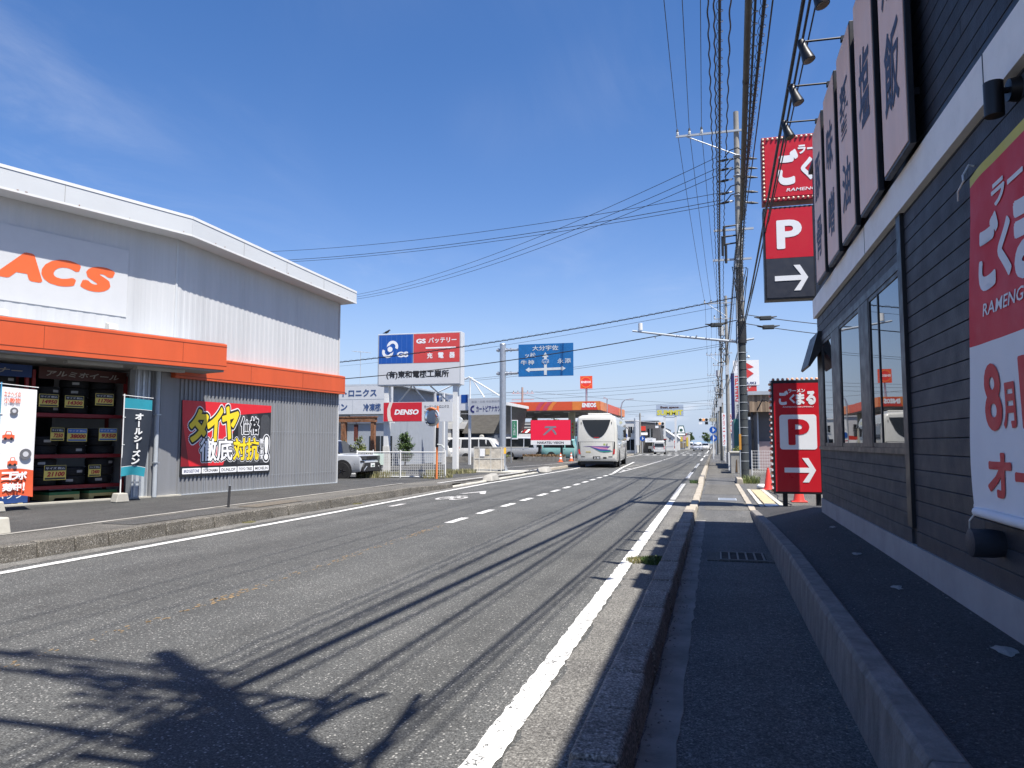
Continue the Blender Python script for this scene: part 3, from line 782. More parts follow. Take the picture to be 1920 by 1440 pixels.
# red sign and parking sign on the pole behind the shop
def logo(parent, x0, x1, z0, z1, y, mat, F=None, half=False):
    w, h = x1 - x0, z1 - z0
    P = lambda a, b, c, d, s, **k: txt(parent, s, x0 + w * a, x0 + w * b, z0 + h * c, z0 + h * d, y, mat, F, **k)
    P(.00, .26, .14, .92, 'ご', bold=.06)
    P(.29, .44, .22, .72, 'く', bold=.055)
    P(.46, .70, .14, .78, 'ま', bold=.055)
    P(.74, 1.0, .14, .88, 'る', bold=.06)
    P(.26, .72, .80, 1.0, 'ラーメン', bold=.045)
    P(.10, .94, .0, .07, 'RAMENGOKUMARU', bold=.01, shear=.2)
m_bulb = M('bulb_glass', (.85, .70, .52), .2, var=.05)
m_bulb_red = M('bulb_red_glass', (.70, .16, .10), .2, var=.15)
m_bulb_orange = M('bulb_orange_glass', (.80, .38, .20), .2, var=.1)
ps = thing('pole_sign', 'tall red noodle shop sign with bulbs over a parking arrow sign', 'sign', (2.4, 17.2, 0))
MB().cyl((2.55, 17.15, 0), (2.55, 17.15, 8.0), .14, .14, 18).build('pole', m_black, ps, smooth=40)
s1 = MB().box(1.13, 3.3, 16.95, 17.35, 6.78, 8.24).build('red_box', M('dark_red_box', (.30, .01, .016), .4), ps, bevel=.01)
MB().box(1.20, 3.23, 16.944, 16.95, 6.88, 8.14).build('face', m_sign_red, s1)
logo(s1, 1.46, 3.1, 6.98, 8.0, 16.938, m_sign_white)
bm_ = MB().sphere((0, 0, 0), .026, 8, 5).mesh('bulb', m_bulb, smooth=60)
bm_r = MB().sphere((0, 0, 0), .034, 8, 5).mesh('bulb', m_bulb_red, smooth=60)
bm_o = MB().sphere((0, 0, 0), .034, 8, 5).mesh('bulb', m_bulb_orange, smooth=60)
bm_w = MB().box(-.03, .012, -.035, .035, -.018, .018).mesh('bulb_base', m_sign_white)
def bulb(me, x, y, z, parent, name='bulb'):
    o = put(name, me, parent); o.location = (x, y, z); return o
nb = 15
for i in range(nb + 1): bulb(bm_, 1.165, 16.935, 6.83 + i * 1.36 / nb, s1)
for i in range(1, 21):
    bulb(bm_, 1.165 + i * .1, 16.935, 8.19, s1); bulb(bm_, 1.165 + i * .1, 16.935, 6.83, s1)
s2 = MB().box(1.13, 2.18, 16.98, 17.32, 4.61, 6.66).build('parking_box', m_trim, ps, bevel=.01)
m_dark_face = M('dark_sign_face', (.03, .033, .045), .45, var=.05)
MB().box(1.17, 2.14, 16.974, 16.98, 5.52, 6.62).build('red_face', m_sign_red, s2)
MB().box(1.17, 2.14, 16.974, 16.98, 4.65, 5.515).build('dark_face', m_dark_face, s2)
txt(s2, 'P', 1.40, 1.92, 5.72, 6.36, 16.968, m_sign_white, bold=.034)
def arrow_pts(x0, x1, zc, t, hh):
    hx = x1 - hh * .95
    return [(x0, zc - t / 2), (x1 - t * 1.25, zc - t / 2), (hx - t * .25, zc - hh), (hx + t * .95, zc - hh), (x1, zc), (hx + t * .95, zc + hh), (hx - t * .25, zc + hh), (x1 - t * 1.25, zc + t / 2), (x0, zc + t / 2)]
pane(s2, 'arrow', arrow_pts(1.34, 2.02, 5.07, .11, .28), 16.966, .006, m_sign_white)
# low parking sign on two legs
lo = thing('parking_sign', 'low red parking sign edged with bulbs standing by the shop corner', 'sign', (1.78, 18, 0))
for x in (1.46, 2.16): MB().box(x, x + .10, 17.95, 18.05, .0, .40).build('leg', m_trim, lo)
s3 = MB().box(1.265, 2.30, 17.86, 18.16, .37, 2.92).build('cabinet', m_trim, lo, bevel=.008)
MB().box(1.31, 2.26, 17.854, 17.86, .42, 2.85).build('face', m_sign_red, s3)
logo(s3, 1.42, 2.20, 2.30, 2.72, 17.849, m_sign_white)
def rrect(x0, x1, z0, z1, r, n=4):
    P = []
    for cx, cz, a0 in ((x1 - r, z0 + r, -90), (x1 - r, z1 - r, 0), (x0 + r, z1 - r, 90), (x0 + r, z0 + r, 180)):
        for i in range(n + 1):
            a = R(a0 + 90 * i / n); P.append((cx + r * math.cos(a), cz + r * math.sin(a)))
    return P
pane(s3, 'parking_plate', rrect(1.42, 2.20, 1.36, 2.14, .06), 17.848, .006, m_sign_white)
txt(s3, 'P', 1.60, 2.05, 1.46, 2.04, 17.842, m_sign_red, bold=.034)
pane(s3, 'arrow', arrow_pts(1.50, 2.16, .90, .11, .27), 17.848, .006, m_sign_white)
for i in range(10): bulb(bm_o, 1.32 + i * .103, 18.0, 2.95, s3)
for i in range(19):
    z = .44 + i * .133
    bulb((bm_r if i % 3 else bm_o), 1.235, 17.93, z, s3); bulb(bm_w, 1.262, 17.90, z + .06, s3, 'bulb_base')
# traffic cones
m_cone = M('cone_red', (.62, .045, .03), .45, var=.06, dirt=.15)
m_cone_o = M('cone_orange', (.75, .13, .04), .45, var=.06)
def make_cone(label, stripes, mat, h=.70):
    c = thing('traffic_cone', label, 'traffic cone')
    MB().box(-.19, .19, -.19, .19, 0, .03).build('base', mat, c, bevel=.012)
    MB().lathe([(.001, .03), (.145, .03), (.135, .05), (.042, h - .06), (.030, h - .05), (.030, h), (.001, h)], 16).build('body', mat, c, smooth=40)
    for (a, b) in stripes:
        r = lambda t: .1365 - (t - .05) / (h - .11) * .094 + .003
        MB().lathe([(r(a), a), (r(b), b)], 16).build('stripe', m_sign_white, c, smooth=60)
    return c
place(make_cone('red traffic cone standing in front of the utility pole', [], m_cone), 1.62, 25.2, .024)
place(make_cone('red traffic cone half hidden behind the low parking sign', [], m_cone), 2.02, 20.2, .024)
place(make_cone('orange and white cone by the red screen, the one further from the bus', [(.22, .36), (.46, .58)], m_cone_o), -11.25, 55.6, .085)
place(make_cone('orange and white cone by the red screen, the one nearer the bus', [(.22, .36), (.46, .58)], m_cone_o), -11.0, 58.6, .082)
for k, (x, y) in enumerate(((1.48, 25.75), (1.84, 25.7))):
    o = MB().lathe([(.05, .0), (.16, .0), (.19, .05), (.18, .11), (.12, .15), (.05, .14)], 16, (x, y, .024)).build('cone_weight', m_white, smooth=60)
    tag(o, 'white ring weight on the ground at the %s side of the red cone' % ('road' if k == 0 else 'shop'), 'weight', 'ring weights by the cone')
o = MB().tube([(1.6, 25.0, .03), (1.58, 24, .03), (1.7, 22.5, .03), (1.55, 20.8, .03), (1.75, 19.2, .03), (1.6, 18.2, .03)], .012, 6).build('black_cord', m_cable)
tag(o, 'black cable lying on the ground between cone and parking sign', 'cable')
# ------------------------------------------------------------------ tyre shop on the left
W0 = (-13.55, 16.35)
FL = T(W0[0], W0[1], 0, 71.13)          # left wing: x along the front (0 at the bend), -y outwards
FR = T(W0[0], W0[1], 0, 81.67)          # right wing
m_wall_w = M('white_wall_sheet', (.495, .50, .50), .5, var=.07, scale=2.2, dirt=.32, dirtcol=(.33, .335, .34), stretch=(1, 1, .06))
m_wall_g = M('grey_wall_sheet', (.225, .23, .24), .5, .1, var=.12, scale=2.0, dirt=.35, dirtcol=(.15, .148, .14), stretch=(1, 1, .10))
m_orange = M('orange_fascia', (.56, .088, .024), .48, var=.09, scale=1.6, dirt=.28, dirtcol=(.36, .075, .035), stretch=(1, 1, .22))
m_fascia = M('white_roof_fascia', (.53, .545, .55), .45, var=.04, scale=1.5, dirt=.14, dirtcol=(.52, .50, .46), stretch=(.4, .4, 1))
m_soffit = M('soffit', (.26, .26, .255), .7, var=.06)
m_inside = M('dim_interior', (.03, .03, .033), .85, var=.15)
shopL = thing('tyre_shop', 'large white tyre shop with orange canopy and grey ribbed lower wall', 'building', (W0[0], W0[1], .15))
def ribbed(F, x0, x1, z0f, z1f, pitch, dep, name, mat, y=0.0, parent=shopL):
    """trapezoidal ribbed sheet between heights z0f(x), z1f(x)"""
    pts = []; x = x0
    while x < x1 - 1e-6:
        for dx, d in ((0, 0), (.42, 0), (.50, dep), (.90, dep), (.98, 0)):
            xx = x + dx * pitch
            if xx <= x1: pts.append((xx, y - d))
        x += pitch
    pts.append((x1, y))
    n = len(pts)
    vs = [(p[0], p[1], z0f(p[0])) for p in pts] + [(p[0], p[1], z1f(p[0])) for p in pts]
    return MB(F).add(vs, [(i, i + 1, i + 1 + n, i + n) for i in range(n - 1)]).build(name, mat, parent)
def topR(x): return 6.86 - .50 * max(0, x) / 6.97
cst = lambda c: (lambda x: c)
ribbed(FL, -11, 0, cst(3.9), cst(6.86), .30, .004, 'upper_wall', m_wall_w)
ribbed(FR, 0, 6.99, cst(3.5), topR, .19, .007, 'upper_wall', m_wall_w)
ribbed(FR, .18, 6.99, cst(.12), cst(3.5), .135, .032, 'lower_wall', m_wall_g)
MB(FR).box(-.62, .18, -.02, .25, .12, 3.4).build('corner_pier', m_wall_g, shopL)
MB(FR).box(6.985, 7.03, -.035, 8, .12, 6.34).build('end_wall', m_wall_w, shopL)
for zz in (.12,): MB(FR).box(.18, 7.0, -.05, .02, .10, .17).build('base_flashing', m_steel_paint, shopL)
# fascia and soffit of the roof
def eave(F, x0, x1, zf, name, h=.52):
    o = .56
    vs = []
    for x in (x0, x1):
        z = zf(x)
        hh = h if x < 3 else h * .82
        vs += [(x, -o, z), (x, -o, z + hh), (x, -o + .05, z + hh), (x, .3, z + hh - .02), (x, .3, z), (x, -o + .05, z + .012)]
    MB(F).add(vs, [(k, (k + 1) % 6, (k + 1) % 6 + 6, k + 6) for k in range(6)] + [[0, 1, 2, 3, 4, 5], [11, 10, 9, 8, 7, 6]]).build(name, m_fascia, shopL)
    MB(F).add([(x0, -o - .012, zf(x0) + h - .06), (x1, -o - .012, zf(x1) + (h if x1 < 3 else h * .82) - .06), (x1, -o - .012, zf(x1) + (h if x1 < 3 else h * .82) + .012), (x0, -o - .012, zf(x0) + h + .012),
               (x0, -o + .02, zf(x0) + h + .012), (x1, -o + .02, zf(x1) + (h if x1 < 3 else h * .82) + .012)], [(0, 1, 2, 3), (3, 2, 5, 4)]).build('fascia_cap', m_white, shopL)
    MB(F).add([(x0, -o - .010, zf(x0) + .0), (x1, -o - .010, zf(x1)), (x1, -o - .010, zf(x1) + .05), (x0, -o - .010, zf(x0) + .05), (x0, -o + .03, zf(x0)), (x1, -o + .03, zf(x1))], [(0, 1, 2, 3), (0, 4, 5, 1)]).build('fascia_drip', m_white, shopL)
eave(FL, -11, .05, cst(6.86), 'roof_fascia')
eave(FR, -.05, 7.22, topR, 'roof_fascia')
for x in (-9.2, -6.2, -3.1): MB(FL).box(x, x + .008, -.566, -.559, 6.9, 7.32).build('fascia_joint', m_soffit, shopL)
for x in (1.8, 3.6, 5.4): MB(FR).box(x, x + .008, -.566, -.559, topR(x) + .04, topR(x) + .42).build('fascia_joint', m_soffit, shopL)
rq = random.Random(8)
for k in range(16):
    F_, x, z = (FL, rq.uniform(-5, -.2), 6.86) if k < 6 else (FR, rq.uniform(.3, 7.0), None)
    if z is None: z = topR(x)
    w_, h_ = rq.uniform(.01, .05), rq.uniform(.01, .035)
    MB(F_).box(x, x + w_, -.5745, -.5725, z + .052, z + .052 + h_).build('rust_mark', m_rust, shopL)
def wp(F, x, y, z): return F @ Vector((x, y, z))
roof_pts = [wp(FL, -11, .2, 7.36), wp(FL, 0, .2, 7.36), wp(FR, 7.2, .2, 6.76), wp(FR, 7.2, 14, 7.0), wp(FL, -11, 14, 8.0)]
MB().add(roof_pts, [[0, 1, 2, 3, 4]]).build('roof', m_steel_paint, shopL)
for x in (.03, 2.4, 4.75): MB(FR).box(x, x + .012, -.0105, -.0075, 3.85, topR(x) - .02).build('wall_joint', m_fascia, shopL)
MB(FR).box(-.03, .03, -.02, .02, 3.9, 6.86).build('corner_flashing', m_fascia, shopL)
for x in (1.13, 2.075, 3.02, 3.965, 4.91, 5.855): MB(FR).box(x, x + .010, -.0365, -.0325, .18, 3.2).build('sheet_lap', m_steel_paint, shopL)
for z in (.55, 1.85, 2.95): MB(FR).box(3.7, 6.95, -.0350, -.0322, z, z + .004).build('fixing_line', m_steel_paint, shopL)
# sign panel and lettering on the left wing
MB(FL).box(-10.6, -1.30, -.018, -.006, 4.6, 6.27).build('sign_panel', M('sign_panel_white', (.52, .525, .53), .5, var=.03, dirt=.1, dirtcol=(.55, .54, .52)), shopL)
m_org_ink = M('orange_lettering', (.72, .12, .03), .45, var=.03)
for s_, a, b in (('A', -4.18, -3.24), ('C', -3.27, -2.42), ('S', -2.42, -1.62), ('B', -4.95, -4.12), ('O', -5.85, -4.95), ('T', -6.6, -5.85), ('U', -7.45, -6.6), ('A', -8.35, -7.45)):
    txt(shopL, s_, a, b, 5.10, 5.73, -.022, m_org_ink, FL, bold=.075, shear=.22)
# orange canopy over the bays, band along the right wing
cp = MB(FL).prism([(-1.05, 3.40), (-1.05, 4.07), (-1.0, 4.09), (-.03, 4.13), (-.03, 3.42)], 'x', -11, .84).build('canopy', m_orange, shopL)
MB(FL).box(-11, .80, -1.0, 1.4, 3.35, 3.398).build('canopy_soffit', m_soffit, cp)
for x in (-10.2, -8.2, -6.2, -4.6, -2.9, -1.3): MB(FL).box(x, x + 1.25, -.62, -.42, 3.29, 3.349).build('canopy_light', M('tube_fitting', (.42, .42, .40), .5), cp)
for z in (3.50, 4.0): MB(FL).box(-11, .845, -1.056, -1.049, z, z + .012).build('canopy_joint', M('orange_shadow_gap', (.20, .035, .012), .6), cp)
for x in (-7.6, -3.6, -.4): MB(FL).box(x, x + .008, -1.055, -1.049, 3.51, 4.0).build('canopy_joint', M('orange_shadow_gap', (.2, .03, .01)), cp)
bd = MB(FR).prism([(-.20, 3.19), (-.20, 3.80), (-.03, 3.84), (.04, 3.84), (.04, 3.19)], 'x', -.1, 7.14).build('orange_band', m_orange, shopL)
for z in (3.25, 3.735): MB(FR).box(-.1, 7.142, -.206, -.199, z, z + .012).build('band_joint', MATS['orange_shadow_gap'], bd)
for x in (2.6, 4.9): MB(FR).box(x, x + .008, -.205, -.199, 3.27, 3.73).build('band_joint', MATS['orange_shadow_gap'], bd)
MB(FL).prism([(-.99, 4.098), (-.03, 4.138), (-.03, 4.145), (-.99, 4.105)], 'x', -11, .83).build('canopy_bounce_sheet', m_steel_paint, cp)  # grey sheet added over the unseen canopy top, cuts orange bounce on the wall
# floodlights on the canopy
for i, (x, lab) in enumerate(((-1.91, 'near the bend of the wall'), (-4.22, 'at the picture edge side of the lettering'))):
    f = thing('floodlight', 'small white floodlight on the orange canopy, %s' % ('right of the lettering' if i == 0 else 'under the first letter'), 'floodlight', wp(FL, x, -.5, 4.1), 71.13, 'floodlights on the canopy')
    MB(FL).box(x - .05, x + .05, -.55, -.45, 4.11, 4.16).build('foot', m_white, f)
    MB(FL).prism([(-.62, 4.17), (-.60, 4.29), (-.44, 4.33), (-.40, 4.17)], 'x', x - .10, x + .10).build('housing', m_white_dirty, f)
    MB(FL).box(x - .015, x + .015, -.5, -.47, 4.155, 4.2).build('yoke', m_steel, f)
# billboard
bb = thing('tyre_billboard', 'red and black tyre price billboard on the grey ribbed wall', 'billboard', wp(FR, 1.95, -.06, .63), 81.67)
B0, B1, Z0, Z1 = .28, 3.64, .63, 2.63
MB(FR).box(B0, B1, -.060, -.036, Z0, Z1).build('board', M('billboard_black', (.018, .018, .02), .4), bb)
m_bred = M('billboard_red', (.62, .018, .026), .4, var=.03)
Wd, Hd = B1 - B0, Z1 - Z0
bx = lambda t: B0 + Wd * t
bz = lambda t: Z0 + Hd * t
pane(bb, 'dark_red_wedge', [(bx(.004), bz(.13)), (bx(.09), bz(.13)), (bx(.02), bz(.72)), (bx(.004), bz(.72))], -.064, .003, M('billboard_dark_red', (.22, .008, .012), .4), FR)
pane(bb, 'red_field', [(bx(.085), bz(.13)), (bx(.44), bz(.13)), (bx(.60), bz(.84)), (bx(1.0), bz(.90)), (bx(1.0), bz(1.0)), (bx(0), bz(1.0)), (bx(.006), bz(.74))], -.065, .003, m_bred, FR)
m_bdk = M('billboard_tyre_grey', (.055, .056, .06), .5, var=.3, scale=9, stretch=(1, 6, 1))
for k in range(3):
    a = .60 + k * .135
    pane(bb, 'printed_tyre', [(bx(a), bz(.14)), (bx(a + .115), bz(.14)), (bx(a + .115), bz(.80)), (bx(a + .085), bz(.86)), (bx(a + .03), bz(.86)), (bx(a), bz(.80))], -.0635, .002, m_bdk, FR)
m_yel = M('billboard_yellow', (.85, .62, .02), .4, var=.10, scale=.8)
m_bw = M('billboard_white', (.82, .82, .82), .4, var=.02)
def layered(s, x0, x1, z0, z1, top, out=(.135, .105), top_b=.045, **k):
    txt(bb, s, x0, x1, z0, z1, -.0665, m_bw, FR, bold=out[0], pad=1, **k)
    txt(bb, s, x0, x1, z0, z1, -.0682, m_ink, FR, bold=out[1], pad=1, **k)
    txt(bb, s, x0, x1, z0, z1, -.0698, top, FR, bold=top_b, pad=1, **k)
layered('タ', bx(.08), bx(.265), bz(.46), bz(.88), m_yel, shear=.1)
layered('イ', bx(.26), bx(.42), bz(.48), bz(.92), m_yel, shear=.1)
layered('ヤ', bx(.42), bx(.60), bz(.50), bz(.94), m_yel, shear=.1)
txt(bb, '価格', bx(.63), bx(.85), bz(.57), bz(.81), -.0672, m_bw, FR, bold=.09, pad=1)
txt(bb, '価格', bx(.63), bx(.85), bz(.57), bz(.81), -.0690, m_ink, FR, bold=.04, pad=1)
layered('徹底', bx(.19), bx(.54), bz(.19), bz(.50), m_bw, out=(.10, .075), top_b=.022)
layered('対抗', bx(.55), bx(.85), bz(.19), bz(.51), m_yel, out=(.10, .075), top_b=.026)
layered('致\nし\nま\nす', bx(.865), bx(.915), bz(.20), bz(.50), m_bw, out=(.14, .11), top_b=.03)
layered('!', bx(.93), bx(.965), bz(.20), bz(.52), m_bw)
m_blue_ink = M('navy_ink', (.02, .035, .14), .5)
for i, s_ in enumerate(('BRIDGESTONE', 'YOKOHAMA', 'DUNLOP', 'TOYO TIRES', 'MICHELIN')):
    a = bx(.02 + i * .195)
    pane(bb, 'maker_plate', rrect(a, a + Wd * .185, bz(.03), bz(.105), .02), -.066, .003, m_bw, FR)
    txt(bb, s_, a + .05, a + Wd * .185 - .05, bz(.046), bz(.088), -.0675, m_blue_ink if i == 0 else m_ink, FR, bold=.02, shear=.1 if i % 2 else 0)
# downpipe, shutter guide and pier details
MB(FR).tube([(-.55, -.12, 3.35), (-.55, -.12, .16)], .055, 12).build('downpipe', m_steel_paint, shopL, smooth=50)
for z in (1.0, 2.2): MB(FR).box(-.62, -.48, -.185, -.06, z, z + .03).build('pipe_clip', m_steel, shopL)
MB(FL).box(-1.02, -.62, -.06, .20, .14, 3.34).build('shutter_guide', m_steel_paint, shopL)
for x in (-.98, -.84, -.70): MB(FL).box(x, x + .05, -.085, -.061, .15, 3.33).build('shutter_rail', m_steel, shopL)
MB(FR).box(-.40, -.02, -.045, -.021, .14, 3.3).build('pier_panel', m_wall_g, shopL)
# inside of the bays
MB(FL).add([(-11, .05, .154), (-.7, .05, .154), (-.7, 5, .154), (-11, 5, .154)], [(0, 1, 2, 3)]).build('bay_floor', M('bay_concrete', (.10, .098, .092), .8, var=.2), shopL)
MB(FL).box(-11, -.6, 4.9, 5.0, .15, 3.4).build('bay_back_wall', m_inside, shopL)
MB(FL).box(-.66, -.60, .2, 4.9, .15, 3.4).build('bay_side_wall', m_wall_w, shopL)
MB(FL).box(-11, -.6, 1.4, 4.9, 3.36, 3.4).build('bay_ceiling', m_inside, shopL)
MB(FL).box(-11, .25, -.16, .0, .145, .185).build('threshold', m_conc_new, shopL)
# tyre racks
m_rack = M('rack_red_steel', (.26, .018, .022), .5, var=.1)
def torus_tyre():
    prof = [(.20, -.085), (.285, -.105), (.312, -.085), (.320, -.05), (.312, -.047), (.312, -.037), (.321, -.034), (.321, -.006), (.313, -.004), (.313, .006), (.321, .008), (.321, .034), (.312, .037), (.312, .047), (.320, .05), (.312, .085), (.285, .105), (.20, .085), (.195, 0), (.20, -.085)]
    n = 22; mb = MB(); vs = []
    for r, h in prof[:-1]:
        for k in range(n):
            t = 2 * math.pi * k / n; vs.append((r * math.cos(t), r * math.sin(t), h))
    Np = len(prof) - 1
    fs = [(i * n + k, i * n + (k + 1) % n, ((i + 1) % Np) * n + (k + 1) % n, ((i + 1) % Np) * n + k) for i in range(Np) for k in range(n)]
    return mb.add(vs, fs).mesh('tyre', m_rubber, smooth=40)
tyre_me = torus_tyre()
m_tag = M('tyre_label_paper', (.42, .42, .41), .6, var=.15, scale=30)
def tag_mesh(w):
    mb = MB(); n = 5; vs = []
    for k in range(n + 1):
        t = -math.pi / 2 + (k / n - .5) * w / .323
        vs += [(.3235 * math.cos(t), .3235 * math.sin(t), -.03), (.3235 * math.cos(t), .3235 * math.sin(t), .03)]
    return mb.add(vs, [(2 * k, 2 * k + 2, 2 * k + 3, 2 * k + 1) for k in range(n)]).mesh('paper_label', m_tag)
tag_me = tag_mesh(.15)
def make_rack(xa, xb, lab, first):
    rk = thing('tyre_rack', lab, 'rack', wp(FL, (xa + xb) / 2, .7, .15), 71.13, 'tyre racks in the bay')
    for x in (xa, xb - .07):
        for y in (.66, 1.5): MB(FL).box(x, x + .07, y, y + .07, .16, 3.2).build('post', m_rack, rk)
    for z in (.42, 1.15, 2.12):
        for y in (.655, 1.52): MB(FL).box(xa + .07, xb - .07, y, y + .05, z, z + .085).build('beam', m_rack, rk)
        MB(FL).box(xa + .07, xb - .07, .705, 1.52, z + .05, z + .075).build('shelf_deck', m_rack, rk)
    return rk
make_rack(-3.05, -.82, 'red steel tyre rack full of tyres beside the bay wall', True)
make_rack(-5.36, -3.12, 'red steel tyre rack behind the white and orange flag', False)
make_rack(-7.68, -5.43, 'red steel tyre rack at the end of the open bay', False)
rt_ = random.Random(5)
nt_ = 0
for rack_x in (-3.05, -5.36, -7.68):
    for zi, (z, n) in enumerate(((.505, 3), (1.235, 4), (2.205, 4))):
        for j, x in enumerate((.45, 1.12, 1.78)):
            nn_ = n - (1 if rt_.random() < .3 else 0)
            if rack_x == -3.05 and zi == 1 and j == 0: nn_ = 2
            for q in range(nn_):
                o = put('tyre', tyre_me); o.matrix_world = FL @ Matrix.Translation((rack_x + x + rt_.uniform(-.015, .015), 1.05 + rt_.uniform(-.02, .03), z + .106 + q * .2105)) @ Matrix.Rotation(rt_.uniform(-.5, .5), 4, 'Z')
                tag(o, '%s tyre of the %s stack, %s shelf, %s' % ('topmost' if q == nn_ - 1 else ('bottom', 'second lowest', 'third lowest')[q], ('first', 'middle', 'last')[j], ('bottom', 'middle', 'top')[zi], 'rack beside the bay wall' if rack_x == -3.05 else 'rack behind the white flag' if rack_x == -5.36 else 'rack at the bay end'), 'tyre', 'tyres stacked on the racks')
                if rt_.random() < .55:
                    c = put('paper_label', tag_me); c.parent = o
# header boards over the racks
for a, b, m_, s_, lab in ((-2.95, -.9, M('header_brown', (.07, .018, .012), .5), 'アルミホイール', 'brown header board with pale lettering over the tyre rack'), (-5.3, -3.1, M('header_blue', (.012, .045, .17), .5), 'タイヤコーナー', 'blue header board with pale lettering over the tyre rack')):
    hb = thing('header_board', lab, 'sign board', wp(FL, (a + b) / 2, .6, 3.0), 71.13)
    MB(FL).box(a, b, .58, .62, 3.0, 3.28).build('panel', m_, hb)
    txt(hb, s_, a + .15, b - .2, 3.07, 3.20, .574, M('header_ink', (.36, .34, .31), .6), FL, bold=.02, shear=.2)
# price cards
PCL = {'14950': 'yellow price card reading 14950, top shelf, nearest the white flag', '14300': 'yellow price card reading 14300, top shelf, in the middle', '11700': 'yellow price card reading 11700, top shelf, nearest the dark flag',
       '7250': 'small yellow price card reading 7250 on the middle shelf', '38000': 'blue edged price card reading 38000 in the middle of the rack', '9350': 'blue edged price card reading 9350 beside the dark flag',
       '21100': 'large yellow price card reading 21100 on the bottom shelf', '12400': 'small yellow price card reading 12400, bottom shelf, beside the dark flag', '15500': 'yellow price card peeping out behind the orange flag foot',
       '18200': 'blue edged price card hidden behind the white flag', '16800': 'yellow price card on the rack behind the white flag, top shelf'}
m_card_y = M('price_card_yellow', (.78, .62, .14), .5); m_card_b = M('price_card_blue', (.05, .16, .45), .5); m_pr = M('price_red', (.45, .02, .03), .5); m_card_k = M('price_card_dark', (.03, .03, .035), .5)
for (a, b, z0, z1, s_, blue) in ((-3.00, -2.58, 2.34, 2.63, '14950', 0), (-2.44, -2.01, 2.34, 2.62, '14300', 0), (-1.74, -1.30, 2.42, 2.71, '11700', 0), (-2.72, -2.42, 1.56, 1.86, '7250', 0), (-2.35, -1.90, 1.54, 1.85, '38000', 1), (-1.62, -1.18, 1.56, 1.87, '9350', 1), (-2.82, -2.34, .65, .99, '21100', 0), (-1.83, -1.54, .70, .98, '12400', 0), (-3.42, -3.07, .68, 1.0, '15500', 0), (-4.6, -4.15, 1.55, 1.85, '18200', 1), (-4.9, -4.45, 2.35, 2.65, '16800', 0)):
    pc = thing('price_card', PCL[s_], 'price card', wp(FL, (a + b) / 2, .36, z0), 71.13, 'price cards on the tyre racks')
    h = z1 - z0
    MB(FL).box(a, b, .40, .408, z0, z1).build('card', m_card_y, pc)
    MB(FL).box(a + .01, b - .01, .396, .399, z0 + h * .64, z1 - .01).build('card_head', m_card_b if blue else m_card_k, pc)
    txt(pc, s_, a + .06, b - .03, z0 + h * .24, z0 + h * .56, .394, m_pr, FL, bold=.045, shear=.2)
    txt(pc, 'サイズ 税込', a + .03, b - .03, z0 + h * .72, z0 + h * .88, .393, m_white, FL, bold=.02)
    MB(FL).box(a + .02, b - .02, .396, .399, z0 + .015, z0 + h * .16).build('card_foot', m_card_b if blue else m_card_k, pc)
    MB(FL).tube([((a + b) / 2, .41, z1 - .03), ((a + b) / 2, .70, z1 - .03)], .006, 5).build('hook', m_steel, pc)
# pallets under the racks, blue board, dolly wheels
m_pal = M('pallet_plastic', (.42, .34, .13), .6, var=.1); m_palg = M('pallet_green', (.03, .14, .05), .6, var=.1)
for i, x in enumerate((-2.62, -1.72)):
    p = thing('pallet', 'yellow and green plastic pallet under the tyre rack, %s' % ('nearer the white flag' if i == 0 else 'nearer the bay wall'), 'pallet', wp(FL, x + .3, .8, .155), 71.13, 'pallets under the rack')
    MB(FL).prism([(x, .155), (x + .10, .155), (x + .13, .22), (x + .55, .22), (x + .58, .155), (x + .68, .155), (x + .68, .29), (x, .29)], 'y', .55, 1.4).build('frame', m_pal, p)
    MB(FL).box(x, x + .68, .55, 1.4, .291, .355).build('deck', m_palg, p)
bl = thing('floor_board', 'blue board with white lettering on the ground behind the white flag', 'sign board', wp(FL, -4.2, .1, .15), 71.13)
MB(FL).box(-5.0, -3.30, .02, .06, .20, .56).build('panel', MATS['header_blue'], bl)
for x in (-4.9, -3.5): MB(FL).box(x, x + .1, .0, .3, .156, .20).build('foot', m_pal, bl)
txt(bl, 'タイヤ安心パック', -4.9, -3.4, .30, .45, .016, m_white, FL, bold=.02)
def flag(x, y, F, label, w, z0, z1, parts, swing, base_mat):
    f = thing('flag', label, 'flag', wp(F, x, y, .15), 71.13)
    MB(F).prism([(x - .16, .153), (x + .16, .153), (x + .11, .36), (x - .11, .36)], 'y', y - .13, y + .13).build('base', base_mat, f, bevel=.02)
    MB(F).tube([(x, y, .35), (x + .01, y, z1 + .09)], .014, 8).build('pole', parts['pole'], f)
    MB(F).tube([(x - .03, y - .002, z1 + .06), (x + w + .05, y - .002, z1 + .02)], .009, 8).build('cross_rod', m_white, f)
    def fn(z0_, z1_):
        def g(u, v):
            z = z0_ + (z1_ - z0_) * v; t = (z1 - z) / (z1 - z0)
            xx = x + .02 + w * u - swing * t * t * (0.35 + u * .65)
            return (xx, y - .012 + .035 * math.sin(u * 5 + t * 4) * t - .015 * t * math.sin(u * 9), z - .03 * u + .04 * math.sin(u * 3.1) * t)
        return g
    for nm, a, b, m_ in parts['bands']:
        MB(F).grid(fn(a, b), 14, max(2, int((b - a) * 14))).build(nm, m_, f, smooth=80, recalc=False)
    for t in (.25, .6, .95): MB(F).tube([(x - .012, y - .01, z1 - (z1 - z0) * t), (x + .05, y - .014, z1 - (z1 - z0) * t)], .008, 6).build('clip', m_white, f)
    return f, fn(z0, z1)
m_teal = M('flag_teal', (.015, .22, .28), .6); m_navy = M('flag_navy', (.016, .022, .034), .6)
